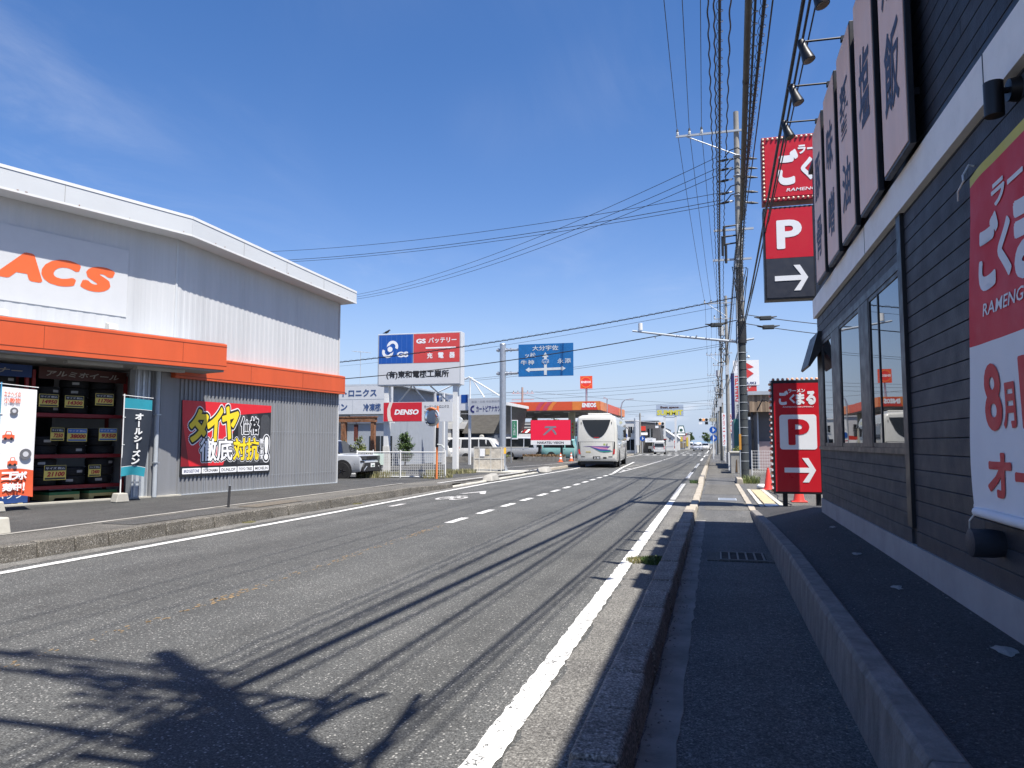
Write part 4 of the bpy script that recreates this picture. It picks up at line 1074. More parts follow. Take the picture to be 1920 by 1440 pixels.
f1, s1_ = flag(-1.80, -1.0, FL, 'dark flag with teal ends and white katakana in a concrete block', .66, .74, 2.55, {'pole': m_white, 'bands': (('teal_end', .74, .95, m_teal), ('dark_cloth', .96, 2.30, m_navy), ('teal_end', 2.31, 2.55, m_teal), ('white_trim', .95, .96, m_white), ('white_trim', 2.30, 2.31, m_white))}, .13, m_conc_new)
for i, c in enumerate(('オ', 'ー', 'ル', 'シ', 'ー', 'ズ', 'ン')):
    zt = 2.20 - i * .172; p = s1_(.52, (zt - .08 - .74) / 1.81)
    txt(f1, c, p[0] - .10, p[0] + .10, zt - .155, zt, p[1] - .028, m_white, FL, bold=.05) if c != 'ー' else pane(f1, 'lettering', rect(p[0] - .018, p[0] + .018, zt - .15, zt - .01), p[1] - .03, .002, m_white, FL)
m_flag_w = M('flag_white', (.76, .75, .74), .6, var=.02); m_flag_o = M('flag_orange', (.66, .10, .035), .6)
f2, s2_ = flag(-4.52, -1.45, FL, 'white flag with an orange foot in front of the open bay', .64, .44, 2.62, {'pole': M('flag_pole_blue', (.08, .30, .48), .5), 'bands': (('orange_foot', .44, .98, m_flag_o), ('white_cloth', .98, 2.62, m_flag_w))}, -.02, m_conc_new)
def on2(u, z): 
    p = s2_(u, (z - .44) / 2.18); return p
p = on2(.3, 2.42); txt(f2, '小動物', p[0] - .16, p[0] + .14, 2.30, 2.40, p[1] - .03, m_flag_o, FL, bold=.02)
p = on2(.3, 2.5); txt(f2, 'カナヘイの', p[0] - .16, p[0] + .14, 2.43, 2.53, p[1] - .03, m_flag_o, FL, bold=.02)
for s_, z in (('コラボ', .86), ('実施中!', .64)):
    for i, c in enumerate(s_):
        p = on2(.20 + i * .70 / len(s_), z); hw = .07 if len(s_) == 4 else .09
        txt(f2, c, p[0] - (hw if c != '!' else .02), p[0] + (hw if c != '!' else .02), z - .09, z + .075, p[1] - .026, m_sign_white, FL, bold=.045)
def printed_car(u, z, w, mat):
    p = on2(u, z); x, y = p[0], p[1] - .035
    pane(f2, 'printed_car', [(x - w, z - .05), (x + w, z - .05), (x + w, z + .02), (x + w * .6, z + .03), (x + w * .4, z + .10), (x - w * .4, z + .10), (x - w * .6, z + .03), (x - w, z + .02)], y, .002, mat, FL)
    for s in (-.5, .5): pane(f2, 'printed_car_wheel', [(x + s * w + .028 * math.cos(k * .785), z - .05 + .028 * math.sin(k * .785)) for k in range(8)], y - .003, .002, m_ink, FL)
    pane(f2, 'printed_car_window', [(x - w * .38, z + .035), (x + w * .38, z + .035), (x + w * .28, z + .085), (x - w * .28, z + .085)], y - .003, .002, m_sign_white, FL)
printed_car(.22, 1.64, .11, m_flag_o); printed_car(.35, 1.12, .09, m_flag_o)
m_prt = M('print_grey', (.12, .12, .13), .6)
for (u, z, r) in ((.72, 1.28, .11), (.35, 2.14, .075)):
    p = on2(u, z)
    pane(f2, 'printed_tyre', [(p[0] + r * math.cos(k * .393), z + r * math.sin(k * .393)) for k in range(16)], p[1] - .036, .002, m_prt, FL)
    pane(f2, 'printed_tyre_hub', [(p[0] + r * .5 * math.cos(k * .393), z + r * .5 * math.sin(k * .393)) for k in range(16)], p[1] - .040, .002, M('print_pale', (.5, .5, .52), .6), FL)
# thin black post and second block on the pavement
o = thing('bollard', 'thin black steel post standing alone on the grey pavement', 'bollard', (-9.72, 13.5, .18))
MB().cyl((-9.72, 13.5, .18), (-9.70, 13.5, .62), .026, .024, 12).build('post', M('dark_post', (.05, .05, .052), .5, .3), o, smooth=40)
MB().lathe([(.028, .62), (.028, .635), (.012, .642), (.001, .642)], 12, (-9.70, 13.5, 0)).build('cap', m_steel, o, smooth=50)
o = MB().prism([(-.18, .18), (.18, .18), (.13, .42), (-.13, .42)], 'y', -.15, .15).build('flag_block', m_conc_new, bevel=.02)
o.location = (-10.14, 8.62, 0); tag(o, 'pale concrete flag block at the edge of the pavement', 'concrete block')
# ------------------------------------------------------------------ signs, fence and small things beyond the tyre shop
m_sblue = M('sign_blue', (.012, .085, .36), .4, var=.04); m_sred2 = M('sign_red_faded', (.58, .06, .055), .45, var=.05)
m_swhite = M('sign_face_white', (.58, .59, .60), .45, var=.03, dirt=.08, dirtcol=(.5, .5, .5))
GS = T(-14.1, 34.4, 0, 1.5)
gs = thing('battery_sign', 'big roadside battery shop sign in blue, red and white on two poles', 'sign', (-14.1, 34.4, .1))
p = MB(GS).box(-2.2, 2.2, .0, .55, 4.36, 6.98).build('sign_box', m_swhite, gs, bevel=.01)
MB(GS).box(-2.17, 2.17, -.012, .0, 4.39, 6.95).build('sign_frame', m_steel_paint, p)
MB(GS).box(-2.13, -.32, -.018, -.012, 5.48, 6.92).build('blue_panel', m_sblue, p)
MB(GS).box(-.28, 2.12, -.018, -.012, 5.48, 6.92).build('red_panel', m_sred2, p)
MB(GS).box(-2.13, 2.12, -.018, -.012, 4.42, 5.45).build('white_panel', m_swhite, p)
for k in range(7): MB(GS).box(-2.0 + k * .27, -1.99 + k * .27, -.0195, -.018, 5.48, 6.92).build('panel_seam', M('pale_seam', (.10, .20, .50), .5), p)
def arc_band(cx, cz, r0, r1, a0, a1, n=16):
    return [(cx + r1 * math.cos(R(a0 + (a1 - a0) * i / n)), cz + r1 * math.sin(R(a0 + (a1 - a0) * i / n))) for i in range(n + 1)] + [(cx + r0 * math.cos(R(a1 - (a1 - a0) * i / n)), cz + r0 * math.sin(R(a1 - (a1 - a0) * i / n))) for i in range(n + 1)]
for cx, cz, a0, a1 in ((-1.40, 6.33, -28, 232), (-1.66, 6.06, 152, 412)):
    pane(p, 'emblem_ring', arc_band(cx, cz, .155, .30, a0, a1), -.024, .004, m_sign_white, GS)
pane(p, 'emblem_gap', [(-1.53 + .20 * math.cos(k * .3927), 6.195 + .20 * math.sin(k * .3927)) for k in range(16)], -.030, .004, m_sblue, GS)
pane(p, 'emblem_core', [(-1.53 + .135 * math.cos(k * .3927), 6.195 + .135 * math.sin(k * .3927)) for k in range(16)], -.034, .003, m_sign_white, GS)
txt(p, 'GS', -1.16, -.56, 5.78, 6.06, -.022, m_sign_white, GS, bold=.05)
txt(p, 'GS', -.14, .36, 6.44, 6.68, -.022, m_sign_white, GS, bold=.05)
txt(p, 'バッテリー', .50, 1.96, 6.44, 6.72, -.022, m_sign_white, GS, bold=.025)
MB(GS).box(.36, 1.92, -.0225, -.018, 6.17, 6.24).build('white_rule', m_sign_white, p)
for i, c in enumerate('充電器'): txt(p, c, .43 + i * .58, .72 + i * .58, 5.68, 5.97, -.022, m_sign_white, GS, bold=.03)
txt(p, '(有)東和電機工業所', -1.72, 1.58, 4.68, 5.10, -.022, m_ink, GS, bold=.035)
for x in (-1.88, 1.74): MB(GS).box(x, x + .24, .10, .42, .1, 4.36).build('pole', m_white, gs, bevel=.01)
MB(GS).box(-1.90, -1.62, .09, .43, .1, 1.35).build('pole_foot', m_white_dirty, gs)
for x0, x1 in ((-1.4, -.6), (.2, -.5), (1.4, .4)): MB(GS).tube([(x0, .7, 3.5), (x1, .6, 4.36)], .04, 6).build('brace', m_white, gs)
dn = MB(GS).box(-1.82, 1.80, -.10, -.02, 2.56, 3.53).build('lower_board', m_swhite, gs)
m_dred = M('maker_red', (.55, .022, .035), .4, var=.03)
MB(GS).box(-1.80, .22, -.108, -.10, 2.58, 3.51).build('red_field', m_dred, dn)
pane(dn, 'swoosh', [(-1.55, 2.58), (-1.30, 2.58), (-1.42, 2.85), (-1.44, 3.15), (-1.32, 3.51), (-1.50, 3.51), (-1.60, 3.2), (-1.60, 2.88)], -.112, .004, M('swoosh_cream', (.74, .62, .55), .5), GS)
txt(dn, 'DENSO', -1.22, .06, 2.90, 3.17, -.113, m_sign_white, GS, bold=.05, shear=.2)
txt(dn, 'カーエレクトロニクス', .34, 1.62, 3.22, 3.36, -.106, m_ink, GS, bold=.012)
txt(dn, 'カーエアコン', .34, 1.10, 2.94, 3.08, -.106, m_ink, GS, bold=.012)
txt(dn, '冷凍機', .80, 1.16, 2.68, 2.80, -.106, m_ink, GS, bold=.012)
cr = thing('crow', 'dark crow perched on top of the battery sign', 'bird', (-15.95, 34.5, 6.98))
MB().tube([(-16.13, 34.5, 7.05), (-16.02, 34.5, 7.06), (-15.93, 34.5, 7.09), (-15.84, 34.5, 7.12), (-15.78, 34.5, 7.18), (-15.74, 34.5, 7.20), (-15.69, 34.5, 7.18)], [.008, .03, .058, .058, .04, .034, .005], 10).build('body', m_ink, cr, smooth=70)
for x in (-15.93, -15.89): MB().tube([(x, 34.5, 7.05), (x, 34.5, 6.98)], .008, 5).build('leg', m_ink, cr)
# convex mirror
mir = thing('convex_mirror', 'round traffic mirror on an orange pole beside the mesh fence', 'traffic mirror', (-10.45, 27.4, .1))
m_opole = M('orange_pole', (.68, .20, .06), .5, var=.08, dirt=.2, dirtcol=(.45, .25, .15))
MB().cyl((-10.45, 27.4, .1), (-10.42, 27.4, 2.95), .045, .045, 12).build('pole', m_opole, mir, smooth=50)
MB().cyl((-10.445, 27.4, 1.35), (-10.43, 27.4, 2.1), .06, .06, 12).build('black_sleeve', m_black, mir, smooth=50)
MM = T(-10.60, 27.28, 2.50, -16)
MB(MM).lathe([(.001, .05), (.33, .05), (.352, .02), (.352, -.05), (.345, -.055), (.34, -.05)], 28, (0, 0, 0), 'y').build('rim', m_steel_paint, mir, smooth=40)
m_mirror = bpy.data.materials.new('mirror_face'); m_mirror.use_nodes = True
m_mirror.node_tree.nodes['Principled BSDF'].inputs['Metallic'].default_value = 1; m_mirror.node_tree.nodes['Principled BSDF'].inputs['Roughness'].default_value = .03
m_mirror.node_tree.nodes['Principled BSDF'].inputs['Base Color'].default_value = (.75, .77, .78, 1)
MB(MM).lathe([(.34, -.045), (.30, -.062), (.22, -.085), (.12, -.098), (.001, -.102)], 28, (0, 0, 0), 'y').build('mirror', m_mirror, mir, smooth=70)
MB(MM).prism([(-.20, .30), (0, .36), (.20, .30), (.20, .33), (0, .395), (-.20, .33)], 'y', -.16, .03).build('hood', m_opole, mir)
MB().tube([(-10.43, 27.4, 2.5), (-10.58, 27.34, 2.5)], .02, 6).build('bracket', m_steel, mir)
MB().tube([(-10.4, 27.35, 1.45), (-10.2, 27.3, 1.42), (-10.1, 27.3, 1.3)], .03, 6).build('tied_bag', M('plastic_bag', (.45, .48, .46), .4), mir)
# white mesh fence
fn = thing('mesh_fence', 'low white wire mesh fence in front of the battery sign', 'fence', (-13, 28.1, .1))
for xa, xb, fy_ in ((-14.2, -10.35, 28.1), (-19.2, -14.3, 29.8)):
    for k in range(3): x = xa + (xb - xa) * k / 2; MB().cyl((x, fy_, .08), (x, fy_, 1.22), .03, .03, 10).build('post', m_white, fn, smooth=50)
    for z in (.16, 1.14): MB().tube([(xa, fy_, z), (xb, fy_, z)], .022, 8).build('rail', m_white, fn)
    mb = MB(); x = xa + .04
    while x < xb - .01: mb.box(x, x + .010, fy_ - .006, fy_ + .003, .16, 1.14); x += .085
    for k in range(9): mb.box(xa, xb, fy_ + .004, fy_ + .012, .24 + k * .105, .250 + k * .105)
    o = mb.build('wire_mesh', m_white, fn); o['kind'] = 'stuff'
MB().box(-13.45, -13.0, 28.06, 28.075, .62, 1.08).build('notice', M('notice_pale', (.62, .74, .66), .6), fn)
# refuse cage
cg = thing('refuse_cage', 'rusty pale mesh refuse cage on the concrete pad beside the sign pole', 'refuse cage', (-10.75, 35.3, .1))
CG = T(-11.42, 35.0, 0, 6)
m_meshp = M('cage_mesh_sheet', (.48, .44, .37), .7, var=.3, scale=5, dirt=.6, dirtcol=(.30, .20, .11))
for x in (0, .26, .84, 1.36):
    for y in (0, .8):
        if y == 0 or x in (0, 1.36): MB(CG).box(x, x + .035, y, y + .035, .12, 1.32).build('post', m_white_dirty, cg)
for z in (.22, .74, 1.29):
    MB(CG).box(0, 1.395, -.004, .03, z, z + .03).build('rail', m_white_dirty, cg); MB(CG).box(0, 1.395, .8, .83, z, z + .03).build('rail', m_white_dirty, cg)
    for x in (-.004, 1.37): MB(CG).box(x, x + .03, .035, .8, z, z + .03).build('rail', m_white_dirty, cg)
for (x0, x1) in ((.04, .255), (.30, .835), (.88, 1.355)):
    for (z0, z1) in ((.26, .73), (.78, 1.28)): MB(CG).box(x0, x1, .012, .018, z0, z1).build('mesh_panel', m_meshp, cg)
MB(CG).box(.04, 1.36, .812, .818, .26, 1.28).build('back_panel', m_meshp, cg)
MB(CG).box(1.38, 1.386, .04, .79, .26, 1.28).build('side_panel', m_meshp, cg)
MB(CG).box(.32, .56, -.012, -.006, .86, 1.24).build('notice', m_sign_white, cg)
MB(CG).box(.60, .80, -.010, -.004, .95, 1.22).build('notice', M('notice_tan', (.45, .38, .25), .6), cg)
MB(CG).tube([(.27, .02, 1.3), (.27, .02, 1.55)], .018, 6).build('latch_rod', m_steel, cg)
pad = struct(MB().prism([(-11.7, 34.5), (-9.4, 34.5), (-8.95, 36.6), (-9.4, 38), (-11.6, 36.5)], 'z', .05, .125).build('concrete_pad', m_conc_new))
for k, (x, y, s) in enumerate(((-8.62, 28.6, 1), (-8.55, 38.0, 1.15))):
    r = random.Random(k)
    vs = [(x + a * .26 * s + r.uniform(-.05, .05), y + b * .55 * s + r.uniform(-.06, .06), c * .26 * s + (r.uniform(-.03, .05) if c else 0)) for a, b, c in ((-1, -1, 0), (1, -1, 0), (1, 1, 0), (-1, 1, 0), (-.7, -.75, .7), (.6, -.7, .8), (.65, .7, 1), (-.7, .7, 1))]
    o = MB().add(vs, [(0, 3, 2, 1), (4, 5, 6, 7), (0, 1, 5, 4), (1, 2, 6, 5), (2, 3, 7, 6), (3, 0, 4, 7)]).build('kerb_end_stone', m_conc, bevel=.05, smooth=60)
    tag(o, 'chipped pale kerb end stone at the driveway %s' % ('before the refuse cage' if k == 0 else 'just behind the bus'), 'kerb stone')
# blue direction sign on a steel pole
ds = thing('direction_sign', 'blue road direction sign with white arrows on a grey steel pole', 'road sign', (-10.22, 36, .1))
MB().tube([(-10.22, 36, .1), (-10.22, 36, 6.45)], [.165, .155], 20).build('pole', m_steel, ds, smooth=50)
MB().lathe([(.155, 6.45), (.17, 6.46), (.12, 6.53), (.001, 6.55)], 16, (-10.22, 36, 0)).build('pole_cap', m_steel, ds, smooth=50)
MB().lathe([(.30, .1), (.30, .14), (.17, .15)], 16, (-10.22, 36, 0)).build('base_plate', m_steel, ds)
for k in range(4): MB(T(-10.22, 36, 0, 45 + 90 * k)).prism([(.16, .14), (.29, .14), (.16, .5)], 'y', -.01, .01).build('base_rib', m_steel, ds)
MB().cyl((-10.22, 36, .98), (-10.22, 36, 1.28), .172, .172, 16).build('marker_band', M('marker_orange', (.72, .38, .03), .5), ds, smooth=50)
for z in (6.18, 5.0):
    MB().tube([(-10.55, 36, z), (-9.3, 36, z)], .06, 10).build('arm', m_steel, ds, smooth=50)
    for x in (-10.45, -10.0, -9.8): MB().cyl((x, 36, z - .09), (x, 36, z + .09), .05, .05, 8).build('clamp', m_steel, ds)
dp = MB().box(-9.38, -6.60, 35.90, 35.93, 4.80, 6.42).build('sign_plate', M('road_sign_blue', (.010, .13, .36), .45, var=.12, scale=4), ds, bevel=.004)
m_ret = M('retro_white', (.60, .63, .64), .5, var=.08)
yf = 35.893
pane(dp, 'cross_arrow', [(-9.02, 5.135), (-8.82, 5.01), (-8.82, 5.075), (-7.18, 5.105), (-7.18, 5.04), (-6.98, 5.165), (-7.18, 5.29), (-7.18, 5.225), (-8.82, 5.20), (-8.82, 5.265)], yf, .006, m_ret)
pane(dp, 'up_arrow', [(-8.07, 4.86), (-7.93, 4.86), (-7.93, 5.75), (-7.84, 5.75), (-8.0, 5.99), (-8.16, 5.75), (-8.07, 5.75)], yf - .003, .004, m_ret)
pane(dp, 'route_shield', [(-8.16, 5.62), (-8.0, 5.66), (-7.84, 5.62), (-7.82, 5.48), (-8.0, 5.36), (-8.18, 5.48)], yf - .005, .004, m_ret)
pane(dp, 'shield_face', [(-8.14, 5.605), (-8.0, 5.64), (-7.86, 5.605), (-7.845, 5.485), (-8.0, 5.38), (-8.155, 5.485)], yf - .008, .004, MATS['road_sign_blue'])
txt(dp, '213', -8.12, -7.88, 5.46, 5.57, yf - .010, m_ret, bold=.02)
txt(dp, '大分宇佐', -8.66, -7.35, 6.08, 6.33, yf - .002, m_ret, bold=.012)
txt(dp, 'ッ松', -9.04, -8.5, 5.74, 5.99, yf - .002, m_ret, bold=.012)
txt(dp, '牛神', -9.26, -8.58, 5.38, 5.63, yf - .002, m_ret, bold=.012, space=1.2)
txt(dp, '永添', -7.40, -6.72, 5.42, 5.66, yf - .002, m_ret, bold=.012, space=1.2)

# ------------------------------------------------------------------ shops behind the fence
m_wcream = M('cream_render', (.50, .48, .43), .8, var=.06, dirt=.15, dirtcol=(.45, .42, .36))
m_wwhite = M('white_render', (.56, .56, .545), .75, var=.05, dirt=.15, dirtcol=(.5, .49, .46))
m_wgrey = M('pale_grey_render', (.30, .325, .36), .75, var=.06)
m_dkwin = glass_mat('dark_window', (.008, .010, .012), .06)
eb = thing('electronics_shop', 'white electrical shop with lettered fascia behind the battery sign', 'building', (-24, 43, .1))
MB().box(-34, -19.7, 43, 54, .08, 5.1).build('wall', m_wgrey, eb)
MB().box(-34, -19.2, 42.86, 43, 2.75, 3.3).build('lower_fascia', m_white, eb)
MB().box(-34.2, -19.1, 42.8, 54.2, 5.1, 5.2).build('roof', m_steel_paint, eb)
fp = MB().box(-34, -19.25, 42.7, 42.84, 3.32, 5.08).build('fascia', m_swhite, eb)
m_bluei = M('blue_lettering', (.035, .075, .20), .5)
for z in (4.24,): MB().box(-34, -19.25, 42.694, 42.70, z, z + .02).build('fascia_joint', m_steel_paint, fp)
MB().box(-21.95, -21.93, 42.694, 42.70, 3.32, 4.24).build('fascia_joint', m_steel_paint, fp)
txt(fp, 'カーエレクトロニクス', -25.3, -20.3, 4.42, 4.88, 42.688, m_bluei, bold=.03)
txt(fp, 'カーエアコン', -25.4, -22.3, 3.55, 4.0, 42.688, m_bluei, bold=.03)
txt(fp, '冷凍機', -21.2, -20.0, 3.50, 3.98, 42.688, m_bluei, bold=.03)
MB().box(-20.9, -19.35, 42.975, 43.0, .1, 1.95).build('window', m_dkwin, eb)
MB().box(-20.15, -20.10, 42.955, 42.975, .1, 1.95).build('window_mullion', m_steel, eb)
MB().box(-34, -23.4, 42.94, 42.99, .1, 2.6).build('shutter_opening', M('dark_opening', (.012, .012, .013), .9), eb)
MB().prism([(41.2, 2.95), (42.86, 3.18), (42.86, 3.24), (41.2, 3.01)], 'x', -28, -22.2).build('awning', M('dark_awning', (.03, .035, .04), .6), eb)
for k in range(24): MB().box(-28 + k * .245, -27.88 + k * .245, 41.17, 41.2, 2.86, 3.0).build('awning_edge', m_white_dirty, eb)
MB().box(-22.9, -21.4, 42.5, 42.9, .1, .95).build('white_tank', m_white, eb)
ant = thing('roof_antenna', 'thin television antenna above the electrical shop roof', 'antenna', (-22.6, 45, 5.2))
MB().tube([(-22.6, 45, 5.2), (-22.6, 45, 7.6)], .022, 6).build('mast', m_steel_paint, ant)
MB().tube([(-23.2, 45, 7.62), (-21.9, 45, 7.48)], .018, 6).build('boom', m_steel_paint, ant)
for k in range(5): MB().tube([(-23.1 + k * .28, 44.7, 7.6 - k * .03), (-23.1 + k * .28, 45.3, 7.6 - k * .03)], .012, 5).build('element', m_steel_paint, ant)
_M0 = MB.add
def _shift(dx):
    def f(self, vs, fs, mi=0): return _M0(self, [(p[0] + dx, p[1], p[2]) for p in vs], fs, mi)
    MB.add = f
_shift(.72)
rf = thing('rusty_frame', 'rusty iron gate frame standing behind the white mesh fence', 'frame', (-19, 36.5, .1))
def px_post(x, w): return MB().box(x, x + w, 36.4, 36.65, .1, 2.62)
px_post(-20.1, .25).build('post', m_rust, rf); px_post(-18.35, .19).build('post', m_rust, rf)
MB().box(-20.3, -18.1, 36.38, 36.66, 2.62, 2.86).build('beam', m_rust, rf)
MB().box(-20.35, -18.05, 36.36, 36.68, 2.865, 2.93).build('cap', m_rust, rf)
MB().box(-19.35, -19.17, 36.45, 36.6, 1.6, 2.5).build('hanging_weight', M('dark_rust', (.12, .03, .02), .8, var=.3), rf)
MB().tube([(-19.26, 36.52, 2.62), (-19.26, 36.52, .8)], .015, 6).build('rod', m_black, rf)

MB.add = _M0
def leafy(mb, c, rad, n, size, seed, flat_=.7, shell=.45):
    """leaf-sized faces through an ellipsoid, thicker towards its outside, in clumps"""
    r = random.Random(seed); c = Vector(c)
    clumps = []
    for _ in range(max(6, n // 45)):
        d = Vector((r.gauss(0, 1), r.gauss(0, 1), r.gauss(0, 1))).normalized(); k = (shell + (1 - shell) * r.random()) * r.uniform(.75, 1.08)
        clumps.append(Vector((d.x * rad[0], d.y * rad[1], d.z * rad[2])) * k)
    cr_ = (rad[0] + rad[1] + rad[2]) / 3 * .30
    for i in range(n):
        q = r.choice(clumps); d = Vector((r.gauss(0, 1), r.gauss(0, 1), r.gauss(0, .8)))
        p = c + q + d * cr_ * .55
        s = size * r.uniform(.6, 1.35)
        a = Vector((r.gauss(0, 1), r.gauss(0, 1), r.gauss(0, flat_))).normalized(); b = a.cross(Vector((r.gauss(0, 1), r.gauss(0, 1), r.gauss(0, 1)))).normalized()
        mb.add([p - a * s, p + b * s * .45, p + a * s, p - b * s * .45], [(0, 1, 2, 3)])
    return mb
def tree(name, label, cat, x, y, z, trunk_h, r0, blobs, n, size, seed, mat, group=None):
    t = thing(name, label, cat, (x, y, z), 0, group)
    r = random.Random(seed); m_bark = M('bark', (.085, .06, .04), .9, var=.35, scale=9, bmp=.6, bscale=25)
    tb = MB(); top = Vector((x + r.uniform(-.1, .1), y, z + trunk_h))
    tb.tube([(x, y, z - .05), (x + .02, y, z + trunk_h * .5), top], [r0, r0 * .8, r0 * .6], 9)
    tb.build('trunk', m_bark, t, smooth=60)
    tot = sum(b[3] * b[4] * b[5] for b in blobs)
    mb = MB()
    for k, (bx_, by_, bz_, ra, rb, rc) in enumerate(blobs):
        lb = MB().tube([top - Vector((0, 0, trunk_h * .15)), (top + Vector((x + bx_, y + by_, z + bz_))) / 2 + Vector((r.uniform(-.1, .1), 0, .05)), (x + bx_, y + by_, z + bz_)], [r0 * .5, r0 * .35, r0 * .12], 7)
        lb.build('limb', m_bark, t, smooth=60)
        leafy(mb, (x + bx_, y + by_, z + bz_), (ra, rb, rc), int(n * ra * rb * rc / tot) + 40, size, seed * 31 + k)
    mb.build('crown', mat, t, recalc=False)
    return t
tree('round_bush', 'clipped dark green round bush beyond the white mesh fence', 'bush', -18.9, 44, .1, .5, .07, [(0, 0, 1.25, .50, .45, .75), (.05, 0, .6, .45, .45, .5), (-.08, .05, 1.85, .32, .32, .40)], 3600, .055, 4, m_leaf)
tree('shrub', 'yellow green leafy shrub in front of the rusty frame', 'shrub', -17.9, 34.6, .1, .5, .05, [(-.35, 0, 1.0, .45, .4, .5), (.35, 0, 1.15, .5, .4, .55), (.9, 0, .75, .4, .4, .4), (-.8, 0, .7, .4, .4, .4)], 2600, .06, 5, m_leaf2)
# cream two-storey building, white car dealer, sloped dark building
_shift(-2.9)
b2 = thing('cream_building', 'cream two storey building between the two sign boards', 'building', (-22.5, 58, .1))
MB().box(-27, -20.6, 58, 68, .08, 5.9).build('wall', m_wcream, b2)
MB().box(-27.1, -20.5, 57.9, 68.1, 5.9, 6.05).build('roof_edge', m_white, b2)
sg = MB().box(-27, -23.6, 57.85, 57.98, 4.35, 5.75).build('sign_panel', m_swhite, b2)
txt(sg, 'カーエレクトロニクス\nエアコン', -26.6, -23.9, 4.7, 5.5, 57.84, M('pale_green_ink', (.35, .42, .36), .6))
MB().prism([(56.2, 3.0), (58, 3.5), (58, 3.6), (56.2, 3.1)], 'x', -26, -21.2).build('porch_roof', m_steel_paint, b2)
for x in (-25.4, -21.6): MB().box(x, x + .12, 56.4, 56.52, .08, 3.02).build('porch_post', m_white, b2)
MB().box(-23.6, -22.4, 57.95, 58.0, .5, 2.4).build('window', m_dkwin, b2)
MB().box(-25.6, -24.5, 57.95, 58.0, .1, 2.2).build('door', m_dkwin, b2)
MB().tube([(-23.6, 60, 6.05), (-23.6, 60, 6.9), (-23.2, 60, 6.9)], .05, 6).build('roof_vent', m_black, b2)
_shift(-5.2)
b3 = thing('car_dealer', 'white two storey car dealer building with wide ground floor porch', 'building', (-19, 62, .1))
MB().box(-21.2, -14.6, 64, 74, .08, 5.2).build('wall', m_wwhite, b3)
MB().box(-21.4, -14.4, 62.0, 64, 2.75, 3.25).build('porch_slab', m_wwhite, b3)
for x in (-21.2, -19.4, -17.5, -15.6): MB().box(x, x + .35, 62.1, 62.45, .08, 2.75).build('porch_column', m_wwhite, b3)
for x0, x1 in ((-20.9, -19.2), (-18.8, -17.2), (-16.9, -15.0)):
    w = MB().box(x0, x1, 63.93, 63.99, 3.6, 4.7).build('window', m_dkwin, b3)
    MB().box((x0 + x1) / 2 - .03, (x0 + x1) / 2 + .03, 63.90, 63.93, 3.6, 4.7).build('window_mullion', m_steel, w)
    MB().box(x0, x1, 63.90, 63.93, 4.12, 4.17).build('window_rail', m_steel, w)
MB().box(-21.0, -14.8, 63.94, 63.99, .1, 2.6).build('dark_shopfront', m_dkwin, b3)
MB().box(-21.5, -14.3, 63.8, 74.2, 5.2, 5.4).build('roof_edge', m_white, b3)
for k, x in enumerate((-18.2, -16.9)): MB().lathe([(.001, 0), (.28, 0), (.3, .05), (.3, .3), (.001, .3)], 14, (x, 63.4, 3.55), 'y').build('air_unit', m_steel_paint, b3)
MB.add = _M0
cs = thing('dealer_sign', 'white frame sign with dark blue lettering on white posts behind the mirror', 'sign', (-14.6, 46, .1))
m_dkblue = M('dark_blue_ink', (.03, .03, .16), .5)
CS = T(-15.5, 47, 0, -14)
MB(CS).box(-.2, 2.35, -.06, .06, 3.35, 4.45).build('board', m_swhite, cs)
txt(cs, 'カートピアナカツ', .42, 2.25, 3.55, 3.95, -.066, m_dkblue, CS, bold=.03)
txt(cs, '整備・点検 中古車販売', .05, 2.2, 4.15, 4.30, -.066, M('grey_ink', (.35, .35, .38), .6), CS)
pane(cs, 'crescent', arc_band(.20, 3.75, .12, .24, 70, 290), -.070, .006, m_dkblue, CS)
MB(CS).box(-3.0, -.45, .3, .36, 3.7, 4.75).build('rear_board', m_sign_white, cs)
txt(cs, '新車△土地', -2.7, -1.2, 3.95, 4.45, .295, m_ink, CS, bold=.03)
MB(CS).box(-1.0, -.5, .29, .3, 4.2, 4.75).build('blue_patch', m_sblue, cs)
MB(CS).box(-3.0, -2.82, .29, .3, 3.7, 4.75).build('blue_edge', m_sblue, cs)
for x in (-3.1, -2.4, -.3, 2.25): MB(CS).box(x, x + .14, .10, .24, .05, 4.9 if x < -2 else 4.4).build('post', m_white, cs)
for a, b in (((-3.0, 4.9), (-.3, 5.9)), ((-.3, 5.9), (2.3, 4.45)), ((-1.5, 4.8), (-.6, 5.85)), ((.9, 4.5), (-.1, 5.85)), ((-.22, 4.4), (-.22, 5.9))): MB(CS).tube([(a[0], .17, a[1]), (b[0], .17, b[1])], .05, 6).build('stay', m_white, cs)
b4 = thing('sloped_roof_shop', 'low building with a steep dark brown mansard roof behind the refuse cage', 'building', (-18.5, 60, .1))
m_mans = M('mansard_tile', (.085, .078, .066), .85, var=.25, scale=2.2, dirt=.4, dirtcol=(.16, .15, .13), stretch=(1, 1, 4))
MB().add([(-20.0, 58.2, 2.3), (-17.3, 58.2, 2.3), (-16.45, 59.0, 4.6), (-19.05, 59.0, 4.6), (-20.0, 68, 2.3), (-17.3, 68, 2.3), (-16.45, 66, 4.6), (-19.05, 66, 4.6)], [(0, 1, 2, 3), (1, 5, 6, 2), (4, 7, 6, 5), (0, 3, 7, 4), (3, 2, 6, 7)]).build('mansard_roof', m_mans, b4)
MB().box(-19.3, -16.3, 58.9, 66.1, 4.6, 4.85).build('roof_edge', m_white, b4)
MB().box(-19.9, -17.35, 58.7, 67.8, .08, 2.3).build('wall', M('dark_slat_wall', (.10, .115, .14), .7, var=.2, scale=3), b4)
